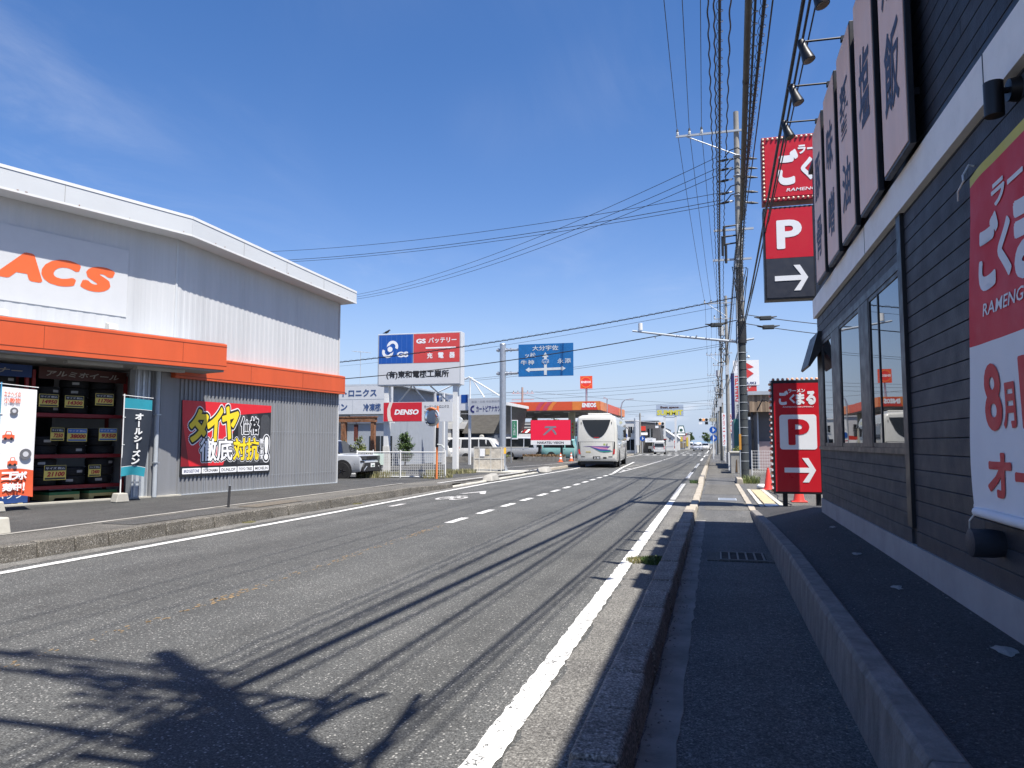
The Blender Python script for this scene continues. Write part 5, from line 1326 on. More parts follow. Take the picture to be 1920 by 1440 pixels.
for k in range(9): MB().box(-19.92, -17.33, 58.66, 58.70, .2 + k * .22, .32 + k * .22).build('wall_slat', M('wall_slat_grey', (.14, .16, .20), .6), b4)
MB().box(-18.6, -17.4, 58.3, 58.64, 1.5, 1.9).build('sign_ledge', m_wcream, b4)
MB().lathe([(.001, 0), (.2, 0), (.2, -.1), (.13, -.12), (.001, -.12)], 14, (-18.3, 58.25, 2.0), 'y').build('vent', m_wcream, b4)
# ------------------------------------------------------------------ vehicles (local +y is forward, origin on the ground at the middle)
def carpaint(name, c, metal=0.0, dirt=.06): return M(name, c, .32, metal, var=.03, coat=.8, dirt=dirt, dirtcol=(.3, .28, .25))
m_cwhite = carpaint('car_white', (.60, .60, .585)); m_csilver = carpaint('car_silver', (.50, .52, .55), .25); m_cmint = carpaint('car_mint', (.24, .48, .47)); m_cgrey = carpaint('car_grey', (.10, .11, .12), .3)
m_cblack = carpaint('car_black', (.015, .015, .017)); m_cred = carpaint('car_red', (.35, .015, .015))
m_clad = M('black_cladding', (.018, .018, .019), .7, var=.1)
m_rim = M('wheel_rim', (.48, .49, .50), .35, .8); m_rimk = M('wheel_rim_black', (.02, .02, .022), .35, .3)
m_tail = M('tail_light', (.50, .015, .015), .15); m_head = M('head_light', (.55, .57, .60), .08, .2)
m_plate = M('number_plate', (.75, .76, .74), .5)
def loft(st, prof):
    """st: list of stations; prof(station) -> half section points from bottom to top centre; mirrored"""
    mb = MB(); rows = []
    for s in st:
        h = prof(s); full = [(x, s[0], z) for x, z in h] + [(-x, s[0], z) for x, z in reversed(h) if x > 1e-5]
        rows.append(full)
    n = len(rows[0]); vs = [p for r_ in rows for p in r_]
    fs = [(i * n + k, i * n + (k + 1) % n, (i + 1) * n + (k + 1) % n, (i + 1) * n + k) for i in range(len(rows) - 1) for k in range(n)]
    fs += [list(range(n)), list(range((len(rows) - 1) * n, len(rows) * n))]
    return mb.add(vs, fs)
def car_prof(s):
    y, zb, zk, zt, w, wt = s           # bottom, belt (shoulder), top heights; half widths at belt and at top
    if zt - zk < .03: return [(w * .93, zb), (w, zb + .10), (w, zk - .10), (w - .015, zk - .03), (wt, zt - .015), (wt * .8, zt), (0, zt + .01)]
    return [(w * .93, zb), (w, zb + .10), (w, zk - .06), (w - .015, zk), (wt + .02, zt - .09), (wt - .06, zt - .012), (0, zt + .012)]
def wheel(parent, x, y, r, w, rim):
    s = 1 if x > 0 else -1
    t = MB().lathe([(r * .60, -w / 2), (r * .93, -w / 2), (r, -w / 2 + .03), (r, w / 2 - .03), (r * .93, w / 2), (r * .60, w / 2)], 24, (x, y, r), 'x').build('tyre', m_rubber, parent, smooth=40)
    rm = MB().lathe([(r * .62, -w / 2 + .02), (r * .60, w / 2 - .02), (r * .02, w / 2 - .05)] if s > 0 else [(r * .62, w / 2 - .02), (r * .60, -w / 2 + .02), (r * .02, -w / 2 + .05)], 20, (x, y, r), 'x').build('wheel_disc', m_rimk, t, smooth=30)
    xo = x + s * (w / 2 - .022)
    for k in range(5):
        a = 2 * math.pi * k / 5
        d = Vector((0, math.cos(a), math.sin(a))); c = Vector((xo, y, r))
        MB().tube([c + d * r * .10, c + d * r * .60], [r * .11, r * .07], 6).build('spoke', rim, t)
    MB().lathe([(r * .64, -.012), (r * .64, .012), (r * .58, .014), (r * .58, -.012)], 22, (xo, y, r), 'x').build('rim', rim, t, smooth=40)
    MB().lathe([(r * .12, -.02), (r * .12, .012), (.001, .016)], 10, (xo, y, r), 'x').build('hub', rim, t)
def on_side(st, y, t):
    """point on the glass house: interpolates stations; t 0 at belt, 1 at roof edge"""
    for a, b in zip(st, st[1:]):
        if a[0] <= y <= b[0]:
            k = (y - a[0]) / (b[0] - a[0] + 1e-9); s = [a[i] + (b[i] - a[i]) * k for i in range(6)]; break
    else: s = st[-1]
    pr = car_prof((s[0], s[1], s[2], max(s[3], s[2] + .05), s[4], s[5]))
    (x0, z0), (x1, z1) = pr[3], pr[4]
    return x0 + (x1 - x0) * t, z0 + (z1 - z0) * t
def side_glass(parent, st, quads, off=.006):
    for (ya, yb, yc, yd) in quads:          # bottom rear, bottom front, top front, top rear
        for s in (1, -1):
            P = []
            for y, t in ((ya, .06), (yb, .06), (yc, .94), (yd, .94)):
                x, z = on_side(st, y, t); P.append((s * (x + off), y, z))
            Q = [(p[0] - s * .012, p[1], p[2]) for p in P]
            MB().add(P + Q, [(0, 1, 2, 3), (7, 6, 5, 4), (0, 4, 5, 1), (1, 5, 6, 2), (2, 6, 7, 3), (3, 7, 4, 0)]).build('side_window', m_cglass, parent)
def end_glass(parent, name, y0, z0, w0, y1, z1, w1, off):
    d = Vector((0, y1 - y0, z1 - z0)); nrm = Vector((0, d.z, -d.y)).normalized() * off
    P = [(-w0, y0, z0), (w0, y0, z0), (w1, y1, z1), (-w1, y1, z1)]
    A = [Vector(p) + nrm for p in P]; B = [Vector(p) - nrm * .3 for p in P]
    MB().add(A + B, [(0, 1, 2, 3), (7, 6, 5, 4), (0, 4, 5, 1), (1, 5, 6, 2), (2, 6, 7, 3), (3, 7, 4, 0)]).build(name, m_cglass, parent)
def box_car(name, label, cat, paint_, L=3.4, H=1.85, W=1.48, kind='van', rim=None, group=None):
    """small one-box van / hatchback / saloon"""
    t = thing(name, label, cat, (0, 0, 0), 0, group); h = L / 2; w = W / 2
    if kind == 'van':
        st = [(-h, .32, .98, H - .12, w * .96, w * .84), (-h + .06, .26, 1.0, H - .03, w, w * .86), (-h + .5, .24, 1.0, H, w, w * .87), (h - 1.15, .24, .99, H, w, w * .87), (h - .75, .24, .98, H - .10, w, w * .85), (h - .22, .24, .96, 1.02, w * .98, w * .84), (h - .04, .26, .86, .88, w * .95, w * .86), (h, .34, .72, .74, w * .90, w * .80)]
        qs = [(-h + .18, -.12, -.12, -h + .22), (-.04, h - .52, h - .98, -.04)]
        wsh = (h - .235, 1.02, w * .83, h - .80, H - .13, w * .74); rear = (-h + .005, 1.02, w * .86, -h + .045, H - .16, w * .76)
    elif kind == 'suv':
        st = [(-h, .45, .95, 1.0, w * .92, w * .84), (-h + .12, .34, 1.02, 1.25, w * .97, w * .80), (-h + .55, .28, 1.03, H - .06, w, w * .78), (-h + 1.2, .26, 1.02, H, w, w * .80), (.15, .26, 1.0, H - .02, w, w * .80), (.45, .26, 1.0, H - .10, w, w * .79), (1.02, .26, .99, 1.06, w, w * .84), (1.3, .27, .99, 1.03, w, w * .86), (h - .30, .30, .98, 1.03, w * .99, w * .88), (h - .08, .34, .95, .99, w * .95, w * .84), (h - .01, .42, .82, .86, w * .88, w * .80)]
        qs = [(-h + .75, -.30, -.25, -h + .85), (-.20, .95, .36, -.16)]
        wsh = (1.0, 1.07, w * .84, .42, H - .10, w * .72); rear = (-h + .13, 1.10, w * .74, -h + .56, H - .10, w * .70)
    else:
        st = [(-h, .40, .80, .82, w * .90, w * .78), (-h + .15, .28, .90, .96, w * .97, w * .82), (-h + .75, .24, .94, 1.0, w, w * .84), (-h + 1.25, .24, .95, H - .05, w, w * .72), (-.3, .24, .94, H, w, w * .74), (.25, .24, .93, H - .03, w, w * .73), (.95, .24, .92, .98, w, w * .84), (h - .35, .26, .82, .86, w * .98, w * .84), (h - .08, .30, .70, .72, w * .92, w * .78), (h, .36, .60, .62, w * .84, w * .70)]
        qs = [(-h + .95, -.25, -.22, -h + 1.3), (-.16, .80, .22, -.14)]
        wsh = (.93, .99, w * .82, .27, H - .07, w * .66); rear = (-h + .78, 1.02, w * .80, -h + 1.22, H - .08, w * .66)
    loft(st, car_prof).build('body', paint_, t, smooth=32)
    side_glass(t, st, qs)
    end_glass(t, 'windscreen', *wsh, .032); end_glass(t, 'rear_window', *rear, -.032)
    r = .28 if L < 3.6 else (.36 if kind == 'suv' else .31)
    for y in (-h + .58 if L < 3.6 else -h + .85, h - .62 if L < 3.6 else h - .85):
        for s in (1, -1):
            MB().lathe([(r * 1.22, -.02), (r * 1.22, .012), (r * .9, .014)], 22, (s * (w - .002), y, r + .02), 'x').build('wheel_arch', m_clad if kind == 'suv' else m_rubber, t, smooth=40)
            wheel(t, s * (w - .075), y, r, .19, rim or m_rim)
    ze = .72 if kind == 'van' else .70
    for s in (1, -1):
        MB().prism([(s * w * .55, ze - .02), (s * w * .88, ze - .02), (s * w * .93, ze + .13), (s * w * .60, ze + .10)], 'y', h - .10, h - .015).build('headlight', m_head, t)
        MB().prism([(s * w * .82, .70), (s * w * .955, .70), (s * w * .955, 1.12 if kind == 'van' else .88), (s * w * .86, 1.12 if kind == 'van' else .88)], 'y', -h - .012, -h + .06).build('tail_light', m_tail, t)
        MB().tube([(s * (w - .02), h - (1.0 if kind == 'van' else 1.6) + .25, 1.06), (s * (w + .10), h - (1.0 if kind == 'van' else 1.6) + .22, 1.08), (s * (w + .15), h - (1.0 if kind == 'van' else 1.6) + .20, 1.10)], [.02, .07, .05], 8).build('wing_mirror', paint_, t, smooth=60)
        MB().box(s * (w + .004) - .004, s * (w + .004) + .004, -.20, -.04, .86, .885).build('door_handle', m_clad, t)
    MB().box(-w * .45, w * .45, h - .06, h + .004, .46, .60).build('grille', m_clad, t)
    MB().box(-.165, .165, h + .002, h + .014, .40, .565).build('number_plate', m_plate, t)
    MB().box(-.165, .165, -h - .014, -h - .002, .62, .785).build('number_plate', m_plate, t)
    MB().box(-w * .90, w * .90, -h - .02, -h + .05, .36, .48).build('bumper', paint_, t)
    return t
# silver off-roader nosing out behind the tyre shop
suv = box_car('parked_suv', 'silver off-road car with black lower bumper nosing out behind the tyre shop', 'car', m_csilver, 4.2, 1.66, 1.80, 'suv', m_rimk)
h = 2.1; w = .90
for o in [c for c in suv.children if c.name.split('.')[0] in ('headlight', 'grille', 'number_plate', 'tail_light')]: bpy.data.objects.remove(o)
MB().prism([(-.78, .32), (.78, .32), (.80, .52), (.62, .70), (-.62, .70), (-.80, .52)], 'y', h - .16, h + .05).build('lower_bumper', m_clad, suv, bevel=.03)
MB().prism([(-.80, .80), (.80, .80), (.76, .97), (-.76, .97)], 'y', h - .24, h + .012).build('grille_band', m_clad, suv, bevel=.02)
for s in (1, -1):
    MB().prism([(s * .46, .82), (s * .76, .83), (s * .74, .95), (s * .48, .94)], 'y', h - .10, h + .020).build('headlight', M('smoked_lamp', (.05, .055, .06), .08), suv)
    MB().prism([(s * .60, .70), (s * .84, .72), (s * .84, .78), (s * .58, .77)], 'y', h - .2, h + .0).build('fog_recess', m_clad, suv)
    MB().tube([(s * .72, h + .03, .36), (s * .50, h + .065, .54)], .022, 6).build('skid_trim', m_steel, suv)
for k in range(7): MB().box(-.42 + k * .12, -.36 + k * .12, h + .012, h + .02, .83, .95).build('grille_slot', m_black, suv)
MB().box(-.17, .17, h + .052, h + .064, .50, .665).build('number_plate', m_plate, suv)
txt(suv, '49', -.10, .12, .52, .60, -(h + .066), M('plate_green', (.02, .10, .05), .5), T(0, 0, 0, 180), bold=.03)
place(suv, -15.2, 27.5, .08, -93, None, .95)
# white and silver vans, kei truck and a mint car parked by the dealer and the filling station
v = box_car('parked_van', 'white kei van parked in the dealer yard beside the flatbed truck', 'van', m_cwhite)
place(v, -19.4, 56.5, .09, -88)
v2 = copy_tree(v); place(v2, -17.6, 56.2, .09, -92, 'white kei van parked just behind the refuse cage')
v3 = box_car('parked_van', 'silver and white van parked beside the red screen', 'van', m_csilver, 4.3, 1.95, 1.68)
MB().box(-.846, .846, -1.75, .35, 1.02, 1.10).build('white_stripe', m_cwhite, v3); place(v3, -15.6, 62.6, .09, -90)
v4 = copy_tree(v); place(v4, -18.2, 66.2, .09, -90, 'white van half hidden behind the steel sign pole')
v5 = box_car('parked_minivan', 'mint green minivan parked behind the red screen', 'van', m_cmint, 4.2, 1.75, 1.69); place(v5, -11.9, 62.0, .09, -92)
kt = thing('kei_truck', 'white flatbed kei truck parked in front of the car dealer', 'truck')
loft([(.55, .30, .98, 1.74, .72, .62), (.62, .26, .98, 1.78, .73, .63), (1.15, .26, .98, 1.78, .73, .63), (1.5, .26, .96, 1.04, .72, .62), (1.66, .3, .82, .84, .70, .62), (1.7, .36, .70, .72, .66, .58)], car_prof).build('cab', m_cwhite, kt, smooth=32)
end_glass(kt, 'windscreen', 1.49, 1.04, .60, 1.17, 1.68,   .54, .032); end_glass(kt, 'rear_window', .552, 1.06, .55, .60, 1.68, .52, -.014)
side_glass(kt, [(.55, .30, .98, 1.74, .72, .62), (1.15, .26, .98, 1.78, .73, .63), (1.5, .26, .96, 1.10, .72, .62)], [(.62, 1.38, 1.12, .64)])
MB().box(-.72, .72, -1.68, .50, .60, .66).build('bed_floor', m_cwhite, kt)
for s in (1, -1): MB().box(s * .70 - .02, s * .70 + .02, -1.68, .50, .66, .95).build('bed_side', m_cwhite, kt)
MB().box(-.68, .68, -1.70, -1.66, .66, .95).build('tailgate', m_cwhite, kt)
MB().box(-.30, .30, -1.5, 1.4, .38, .595).build('chassis', m_clad, kt)
for s in (1, -1):
    for y in (-1.05, 1.1): wheel(kt, s * .64, y, .27, .16, m_rim)
    MB().box(s * .60 - .09, s * .60 + .09, 1.66, 1.71, .62, .74).build('headlight', m_head, kt)
place(kt, -21.3, 55.2, .09, -90)
# coach
bus = thing('coach', 'white coach seen from behind with dark V shaped rear window', 'bus', (0, 0, 0))
m_bus = carpaint('coach_white', (.56, .545, .49), 0, .16)
def bus_prof(s):
    y, zb, zt, w = s
    return [(w * .96, zb), (w, zb + .10), (w, 1.2), (w * .995, 2.1), (w * .965, zt - .30), (w * .90, zt - .10), (w * .72, zt - .015), (0, zt + .02)]
Lb = 5.4
loft([(-Lb, .55, 3.06, 1.12), (-Lb + .05, .42, 3.16, 1.19), (-Lb + .16, .38, 3.22, 1.235), (-Lb + .6, .36, 3.25, 1.25), (Lb - .7, .36, 3.25, 1.25), (Lb - .2, .38, 3.15, 1.22), (Lb, .45, 2.95, 1.12)], bus_prof).build('body', m_bus, bus, smooth=35)
yb = -Lb
pts = [(-.86, 2.93), (.86, 2.93)] + [(.86 * (1 - (k / 9) ** 1.0) * (1 - .0 * k) if k == 0 else .86 * math.cos(k / 9 * math.pi / 2) ** .9, 2.93 - 1.13 * math.sin(k / 9 * math.pi / 2) ** 1.6) for k in range(1, 10)] + [(-.86 * math.cos(k / 9 * math.pi / 2) ** .9, 2.93 - 1.13 * math.sin(k / 9 * math.pi / 2) ** 1.6) for k in range(8, 0, -1)]
MB().prism(pts, 'y', yb - .012, yb + .01).build('rear_window', m_cglass, bus)
MB().box(-.16, .16, yb - .02, yb - .012, 1.83, 1.87).build('brake_light', m_tail, bus)
for z in (1.58,): MB().box(-1.1, 1.1, yb - .004, yb + .01, z, z + .014).build('engine_lid_seam', m_clad, bus)
for x in (-.98, .98): MB().box(x - .006, x + .006, yb - .004, yb + .01, .72, 1.58).build('engine_lid_seam', m_clad, bus)
for s in (1, -1):
    MB().prism([(s * 1.00, .92), (s * 1.115, .96), (s * 1.125, 1.58), (s * 1.06, 1.58)], 'y', yb - .010, yb + .03).build('lamp_housing', m_clad, bus)
    MB().prism([(s * .985, .82), (s * 1.10, .86), (s * 1.12, 1.12), (s * 1.04, 1.15)], 'y', yb - .02, yb + .03).build('tail_light', m_tail, bus)
    MB().box(s * .84 - .12, s * .84 + .12, yb - .012, yb + .02, .66, .70).build('reflector', m_clad, bus)
    MB().box(s * .93 - .02, s * .93 + .02, yb - .012, yb + .02, 2.66, 2.80).build('marker_lamp', m_clad, bus)
MB().box(-.22, .22, yb - .022, yb - .004, .52, .70).build('number_plate', m_ink, bus)
txt(bus, '2 30', -.15, .17, .55, .67, yb - .026, m_plate, bold=.02)
MB().box(.40, .60, yb - .014, yb - .002, .55, .66).build('step_recess', m_ink, bus)
MB().box(-.66, -.36, yb - .010, yb - .002, .93, 1.0).build('badge', M('badge_gold', (.45, .36, .14), .4), bus)
MB().box(.42, .54, yb - .010, yb - .002, 1.38, 1.48).build('sticker', M('sticker_green', (.35, .40, .10), .5), bus)
MB().box(.62, .66, yb - .03, yb - .002, 1.36, 1.48).build('lid_handle', m_clad, bus)
def wave(z0, z1, mat, nm, a, b, dz):
    n = 12; top = []; bot = []
    for i in range(n + 1):
        t = i / n; x = a + (b - a) * t
        s_ = 1.30 - dz * (t ** 1.3)
        top.append((x, s_ + z1 * t * (1.2 - t * .4))); bot.append((x, s_ - z0 * math.sin(math.pi * min(1, t * .9 + .1))))
    MB().prism(top + bot[::-1], 'y', yb - .009, yb - .004).build(nm, mat, bus)
pane(bus, 'stripe', [(-.86, 1.30), (-.5, 1.325), (.85, 1.31), (.70, 1.22), (-.35, 1.30)], yb - .012, .005, M('coach_violet', (.10, .05, .25), .4))
pane(bus, 'stripe', [(-.35, 1.295), (.70, 1.215), (.62, 1.14), (.88, 1.10), (.2, 1.14)], yb - .013, .005, M('coach_pink', (.55, .22, .35), .4))
pane(bus, 'stripe', [(-.4, 1.295), (.2, 1.13), (.90, 1.09), (.70, 1.04), (.25, 1.03), (-.05, 1.13)], yb - .014, .005, M('coach_blue', (.05, .06, .28), .4))
pane(bus, 'stripe', [(-.05, 1.12), (.25, 1.035), (1.0, 1.03), (.75, .965), (.45, .95), (.2, .99)], yb - .015, .005, M('coach_green', (.02, .22, .17), .4))
for s in (1, -1):
    for k in range(6):
        y0 = -Lb + .75 + k * 1.55
        P = [(s * 1.247, y0, 1.72), (s * 1.247, y0 + 1.47, 1.72), (s * 1.222, y0 + 1.47, 2.62), (s * 1.222, y0, 2.62)]
        Q = [(p[0] + s * .012, p[1], p[2]) for p in P]
        MB().add(P + Q, [(0, 1, 2, 3), (7, 6, 5, 4), (0, 4, 5, 1), (1, 5, 6, 2), (2, 6, 7, 3), (3, 7, 4, 0)]).build('side_window', m_cglass, bus)
    for k in range(3): MB().box(s * 1.252 - .004, s * 1.252 + .004, -Lb + 2.4 + k * 1.5, -Lb + 3.8 + k * 1.5, .55, 1.15).build('luggage_door', M('coach_panel', (.52, .51, .47), .3, coat=.5), bus)
    for y in (-Lb + 2.1, Lb - 2.2): wheel(bus, s * 1.08, y, .50, .28, m_rim); 
    for y in (-Lb + 2.1, Lb - 2.2): MB().lathe([(.60, -.01), (.60, .012), (.5, .014)], 22, (s * 1.246, y, .52), 'x').build('wheel_arch', m_rubber, bus)
MB().box(-1.0, 1.0, -Lb + .12, Lb - .3, .22, .40).build('underbody', m_clad, bus)
for s in (1, -1): MB().box(s * 1.0 - .22, s * 1.0 + .2, -Lb + .5, -Lb + .56, .10, .42).build('mud_flap', m_rubber, bus)
for s in (1, -1):
    MB().tube([(s * 1.15, Lb - .1, 2.7), (s * 1.42, Lb + .15, 2.5)], .03, 6).build('mirror_arm', m_clad, bus)
    MB().box(s * 1.42 - .11, s * 1.42 + .11, Lb + .08, Lb + .20, 1.95, 2.5).build('door_mirror', m_clad, bus, bevel=.03)
MB().box(-.7, .7, -Lb + 1.6, -Lb + 3.6, 3.26, 3.40).build('roof_unit', m_bus, bus, bevel=.05)
place(bus, -6.98 - .30, 45.6 + Lb, 0, 3.2)
# traffic further on
f1 = box_car('moving_van', 'white kei van driving away before the crossing', 'van', m_cwhite); place(f1, -7.3, 105, 0, 1)
f2 = box_car('oncoming_car', 'silver minivan coming towards the camera past the crossing', 'van', m_csilver, 4.4, 1.75, 1.70); place(f2, -3.1, 148, 0, 180)
f3 = box_car('oncoming_car', 'white car following close behind the silver minivan', 'car', m_cwhite, 4.3, 1.50, 1.70, 'sedan'); place(f3, -1.9, 166, 0, 178)
f4 = copy_tree(f3); place(f4, -6.6, 176, 0, 0, 'white car driving away in the far lane beyond the crossing')
f5 = box_car('far_car', 'dark grey car in the queue far down the road', 'car', m_cgrey, 4.3, 1.5, 1.7, 'sedan'); place(f5, -3.0, 195, 0, 180)
for k, (x, y, rz, src, lab) in enumerate(((-6.3, 205, 0, f2, 'silver minivan far down the road in the away lane'), (-3.0, 222, 180, f3, 'white car in the distant oncoming queue'), (-3.0, 244, 180, f5, 'dark car at the end of the distant oncoming queue'), (-6.4, 238, 0, f3, 'white car furthest down the away lane'), (-12.5, 128, 60, f3, 'white car parked by the yellow shop beyond the crossing'))):
    c = copy_tree(src); place(c, x, y, 0, rz, lab)
f9 = box_car('parked_red_car', 'small red car parked beyond the crossing by the white gable house', 'car', m_cred, 3.4, 1.55, 1.48, 'van'); place(f9, -10.6, 138, 0, 80)
f10 = copy_tree(f1); place(f10, -10.8, 122, 0, 70, 'white van parked beside the white sign poles')
# ------------------------------------------------------------------ filling station, screen, street further on
m_eo = M('station_orange', (.62, .085, .028), .4, var=.04); m_eo2 = M('station_light_orange', (.68, .20, .04), .4); m_er = M('station_red', (.58, .045, .025), .4); m_ep = M('station_magenta', (.50, .06, .10), .4)
st = thing('filling_station', 'filling station with a long orange canopy behind the coach', 'building', (-15, 78, .08))
cn = MB().box(-23, -10.35, 70, 90, 4.62, 5.46).build('canopy', m_eo, st)
MB().box(-22.8, -10.5, 70.15, 89.8, 4.55, 4.618).build('canopy_soffit', M('canopy_soffit', (.27, .27, .265), .6), cn)
for x in (-20, -17, -14, -11.6):
    for y in (72.5, 77, 82, 87): MB().box(x - .3, x + .3, y - .3, y + .3, 4.51, 4.549).build('canopy_light', M('lamp_panel', (.75, .75, .74), .4), cn)
yf = 69.99
pane(cn, 'light_field', rect(-13.0, -10.36, 4.63, 5.45), yf - .006, .006, m_eo2)
pane(cn, 'red_field', [(-12.2, 4.66), (-10.55, 4.66), (-10.9, 5.40), (-11.9, 5.40)], yf - .012, .006, m_er)
txt(cn, 'ENEOS', -12.05, -10.72, 4.88, 5.30, yf - .018, m_sign_white, bold=.06)
for a, m_ in ((-16.6, m_ep), (-15.9, m_ep), (-15.4, m_eo2)): pane(cn, 'curved_stripe', [(a, 4.63), (a + .4, 4.63), (a + .55, 5.0), (a + .95, 5.45), (a + .5, 5.45), (a + .12, 5.0)], yf - .008, .006, m_)
pane(cn, 'side_stripe', [(70.2, 4.63), (74, 4.63), (75, 5.45), (70.2, 5.45)], 0, .006, m_eo2, Matrix.Translation((-10.335, 0, 0)) @ Matrix.Rotation(R(90), 4, 'Z'))
pane(cn, 'side_patch', [(84, 4.63), (89.9, 4.63), (89.9, 5.45), (85, 5.45)], 0, .006, m_eo2, Matrix.Translation((-10.335, 0, 0)) @ Matrix.Rotation(R(90), 4, 'Z'))
for x, y in ((-13.6, 73), (-20.5, 73), (-13.6, 86), (-20.5, 86), (-11.3, 84)): MB().box(x - .3, x + .3, y - .3, y + .3, .06, 4.55).build('column', M('column_tan', (.40, .38, .28), .6), st)
MB().box(-13.92, -13.28, 72.66, 72.69, 2.2, 3.6).build('column_sign', M('column_sign_yellow', (.45, .38, .14), .5), st)
for z in (2.5, 2.95, 3.3): MB().box(-13.8, -13.4, 72.64, 72.655, z, z + .16).build('column_sign_mark', m_er, st)
MB().box(-24, -14, 92, 100, .06, 4.2).build('kiosk', M('kiosk_grey', (.20, .205, .21), .7), st)
for k in range(8): MB().box(-24.05, -13.95, 91.95, 92, 1.0 + k * .4, 1.14 + k * .4).build('kiosk_stripe', m_white_dirty, st)
MB().box(-21, -16, 91.9, 91.98, .2, 2.4).build('kiosk_window', m_dkwin, st)
for x, y in ((-17.5, 76), (-17.5, 83)):
    MB().box(x - .3, x + .3, y - .5, y + .5, .2, 1.9).build('pump', m_swhite, st); MB().box(x - .31, x + .31, y - .51, y + .51, 1.9, 2.2).build('pump_head', m_er, st)
    MB().box(x - .7, x + .7, y - 1.5, y + 1.5, .07, .2).build('island', m_conc_new, st)
bw = thing('shop_awning', 'white and red striped awning of the shop under the orange canopy', 'awning', (-17, 68, 2))
for k in range(16): MB().prism([(66.6, 2.45), (67.8, 2.75), (67.8, 2.78), (66.6, 2.48)], 'x', -19.5 + k * .3, -19.27 + k * .3).build('stripe', m_sign_white if k % 2 else m_cred, bw)
MB().box(-19.6, -14.7, 67.8, 67.9, .06, 2.85).build('back_wall', M('awning_wall', (.10, .10, .11), .7), bw)
bs = thing('service_banner', 'white banner with red stripe and blue patch above the parked vans', 'banner', (-17, 66, 1))
MB().box(-18.8, -14.9, 65.9, 65.95, 1.55, 2.35).build('panel', m_sign_white, bs); MB().box(-18.2, -15.9, 65.88, 65.898, 1.6, 1.85).build('red_stripe', m_cred, bs); MB().box(-15.8, -15.1, 65.88, 65.898, 1.7, 2.25).build('blue_patch', m_sblue, bs)
for x in (-18.8, -14.95): MB().box(x, x + .05, 65.951, 66, .06, 2.35).build('post', m_steel, bs)
# station pole sign, lamp, utility pole behind
es = thing('station_sign', 'square red filling station sign on a tall grey pole', 'sign', (-15, 90, .06))
MB().cyl((-15.0, 90.3, .06), (-15.0, 90.3, 8.2), .13, .13, 12).build('pole', m_steel, es, smooth=50)
eb_ = MB().box(-15.72, -14.27, 90, 90.4, 8.15, 9.68).build('box', m_eo, es)
pane(eb_, 'disc', [(-15.0 + .62 * math.cos(k * .2618), 8.915 + .62 * math.sin(k * .2618)) for k in range(24)], 89.985, .01, m_er)
for a in (20, 200): pane(eb_, 'swirl', arc_band(-15.0, 8.915, .56, .68, a, a + 140), 89.98, .01, m_eo2)
txt(eb_, 'ENEOS', -15.6, -14.4, 8.80, 9.08, 89.97, m_sign_white, bold=.05)
gs2 = thing('green_sign', 'narrow green vertical sign with white lettering beside the steel pole', 'sign', (-14.1, 52, .09))
MB().box(-14.10, -13.66, 52, 52.12, 1.78, 3.16).build('panel', m_sign_white, gs2, bevel=.01)
MB().box(-14.06, -13.70, 51.99, 52, 1.90, 3.11).build('green_face', M('sign_green', (.02, .20, .10), .5), gs2)
txt(gs2, 'こ\nろ\nも\n歯\n科', -13.98, -13.80, 2.05, 3.02, 51.984, m_sign_white)
MB().tube([(-14.15, 52.06, .09), (-14.15, 52.06, 4.2)], .035, 8).build('pole', m_steel, gs2)
sl = thing('canopy_lamp', 'small lamp on a post rising above the orange canopy', 'lamp', (-9.9, 72, .06))
MB().tube([(-10.1, 73, .06), (-10.1, 73, 5.9)], .05, 8).build('post', m_steel, sl); MB().prism([(-10.45, 5.9), (-10.0, 5.75), (-10.0, 5.85), (-10.4, 6.05)], 'y', 72.85, 73.15).build('head', m_steel_paint, sl)
# red screen with lettering
sv = thing('video_screen', 'red video screen with grey arrow emblem and white lettered strip', 'screen', (-12.5, 58, .1))
MB().box(-14.16, -10.90, 58.0, 58.35, 1.36, 3.34).build('cabinet', m_black, sv)
MB().box(-14.14, -10.92, 57.985, 58, 1.735, 3.33).build('screen', emit('screen_red', (.42, .006, .028), .55), sv)
MB().box(-14.14, -10.92, 57.985, 58, 1.37, 1.73).build('white_strip', m_sign_white, sv)
txt(sv, 'NAKATSU VISION', -13.6, -11.46, 1.46, 1.64, 57.978, m_ink, bold=.02)
m_emb = M('emblem_grey', (.20, .20, .24), .5)
X = lambda t: -13.17 + 1.12 * t
Zz = lambda t: 2.14 + .80 * t
pane(sv, 'emblem', [(X(0), Zz(0)), (X(.16), Zz(0)), (X(.80), Zz(.72)), (X(.98), Zz(.72)), (X(.98), Zz(.88)), (X(.20), Zz(.88)), (X(.13), Zz(.70)), (X(.52), Zz(.70))], 57.98, .005, m_emb)
pane(sv, 'emblem', [(X(.66), Zz(.50)), (X(.80), Zz(.62)), (X(1.0), Zz(.18)), (X(1.0), Zz(.02)), (X(.90), Zz(.05))], 57.978, .005, m_emb)
for x in (-13.55, -11.75): MB().box(x, x + .16, 58.05, 58.25, .08, 1.36).build('leg', m_black, sv)
pl = thing('planter_wall', 'low stone planter wall with brown hedge below the red screen', 'planter', (-13, 57.4, .08))
for k in range(9):
    x = -14.6 + k * .375
    MB().box(x, x + .365, 57.3, 57.6, .08, .44).build('stone_block', m_conc_dark, pl, bevel=.01)
mbh = MB(); rh = random.Random(9)
for i in range(1300):
    p = Vector((rh.uniform(-14.7, -11.3), rh.uniform(57.35, 57.95), rh.uniform(.42, .62))); a = Vector((rh.gauss(0, 1), rh.gauss(0, 1), rh.gauss(0, 1))).normalized() * .05; b = Vector((rh.gauss(0, 1), rh.gauss(0, 1), rh.gauss(0, 1))).normalized() * .04
    mbh.add([p - a, p + b, p + a, p - b], [(0, 1, 2, 3)])
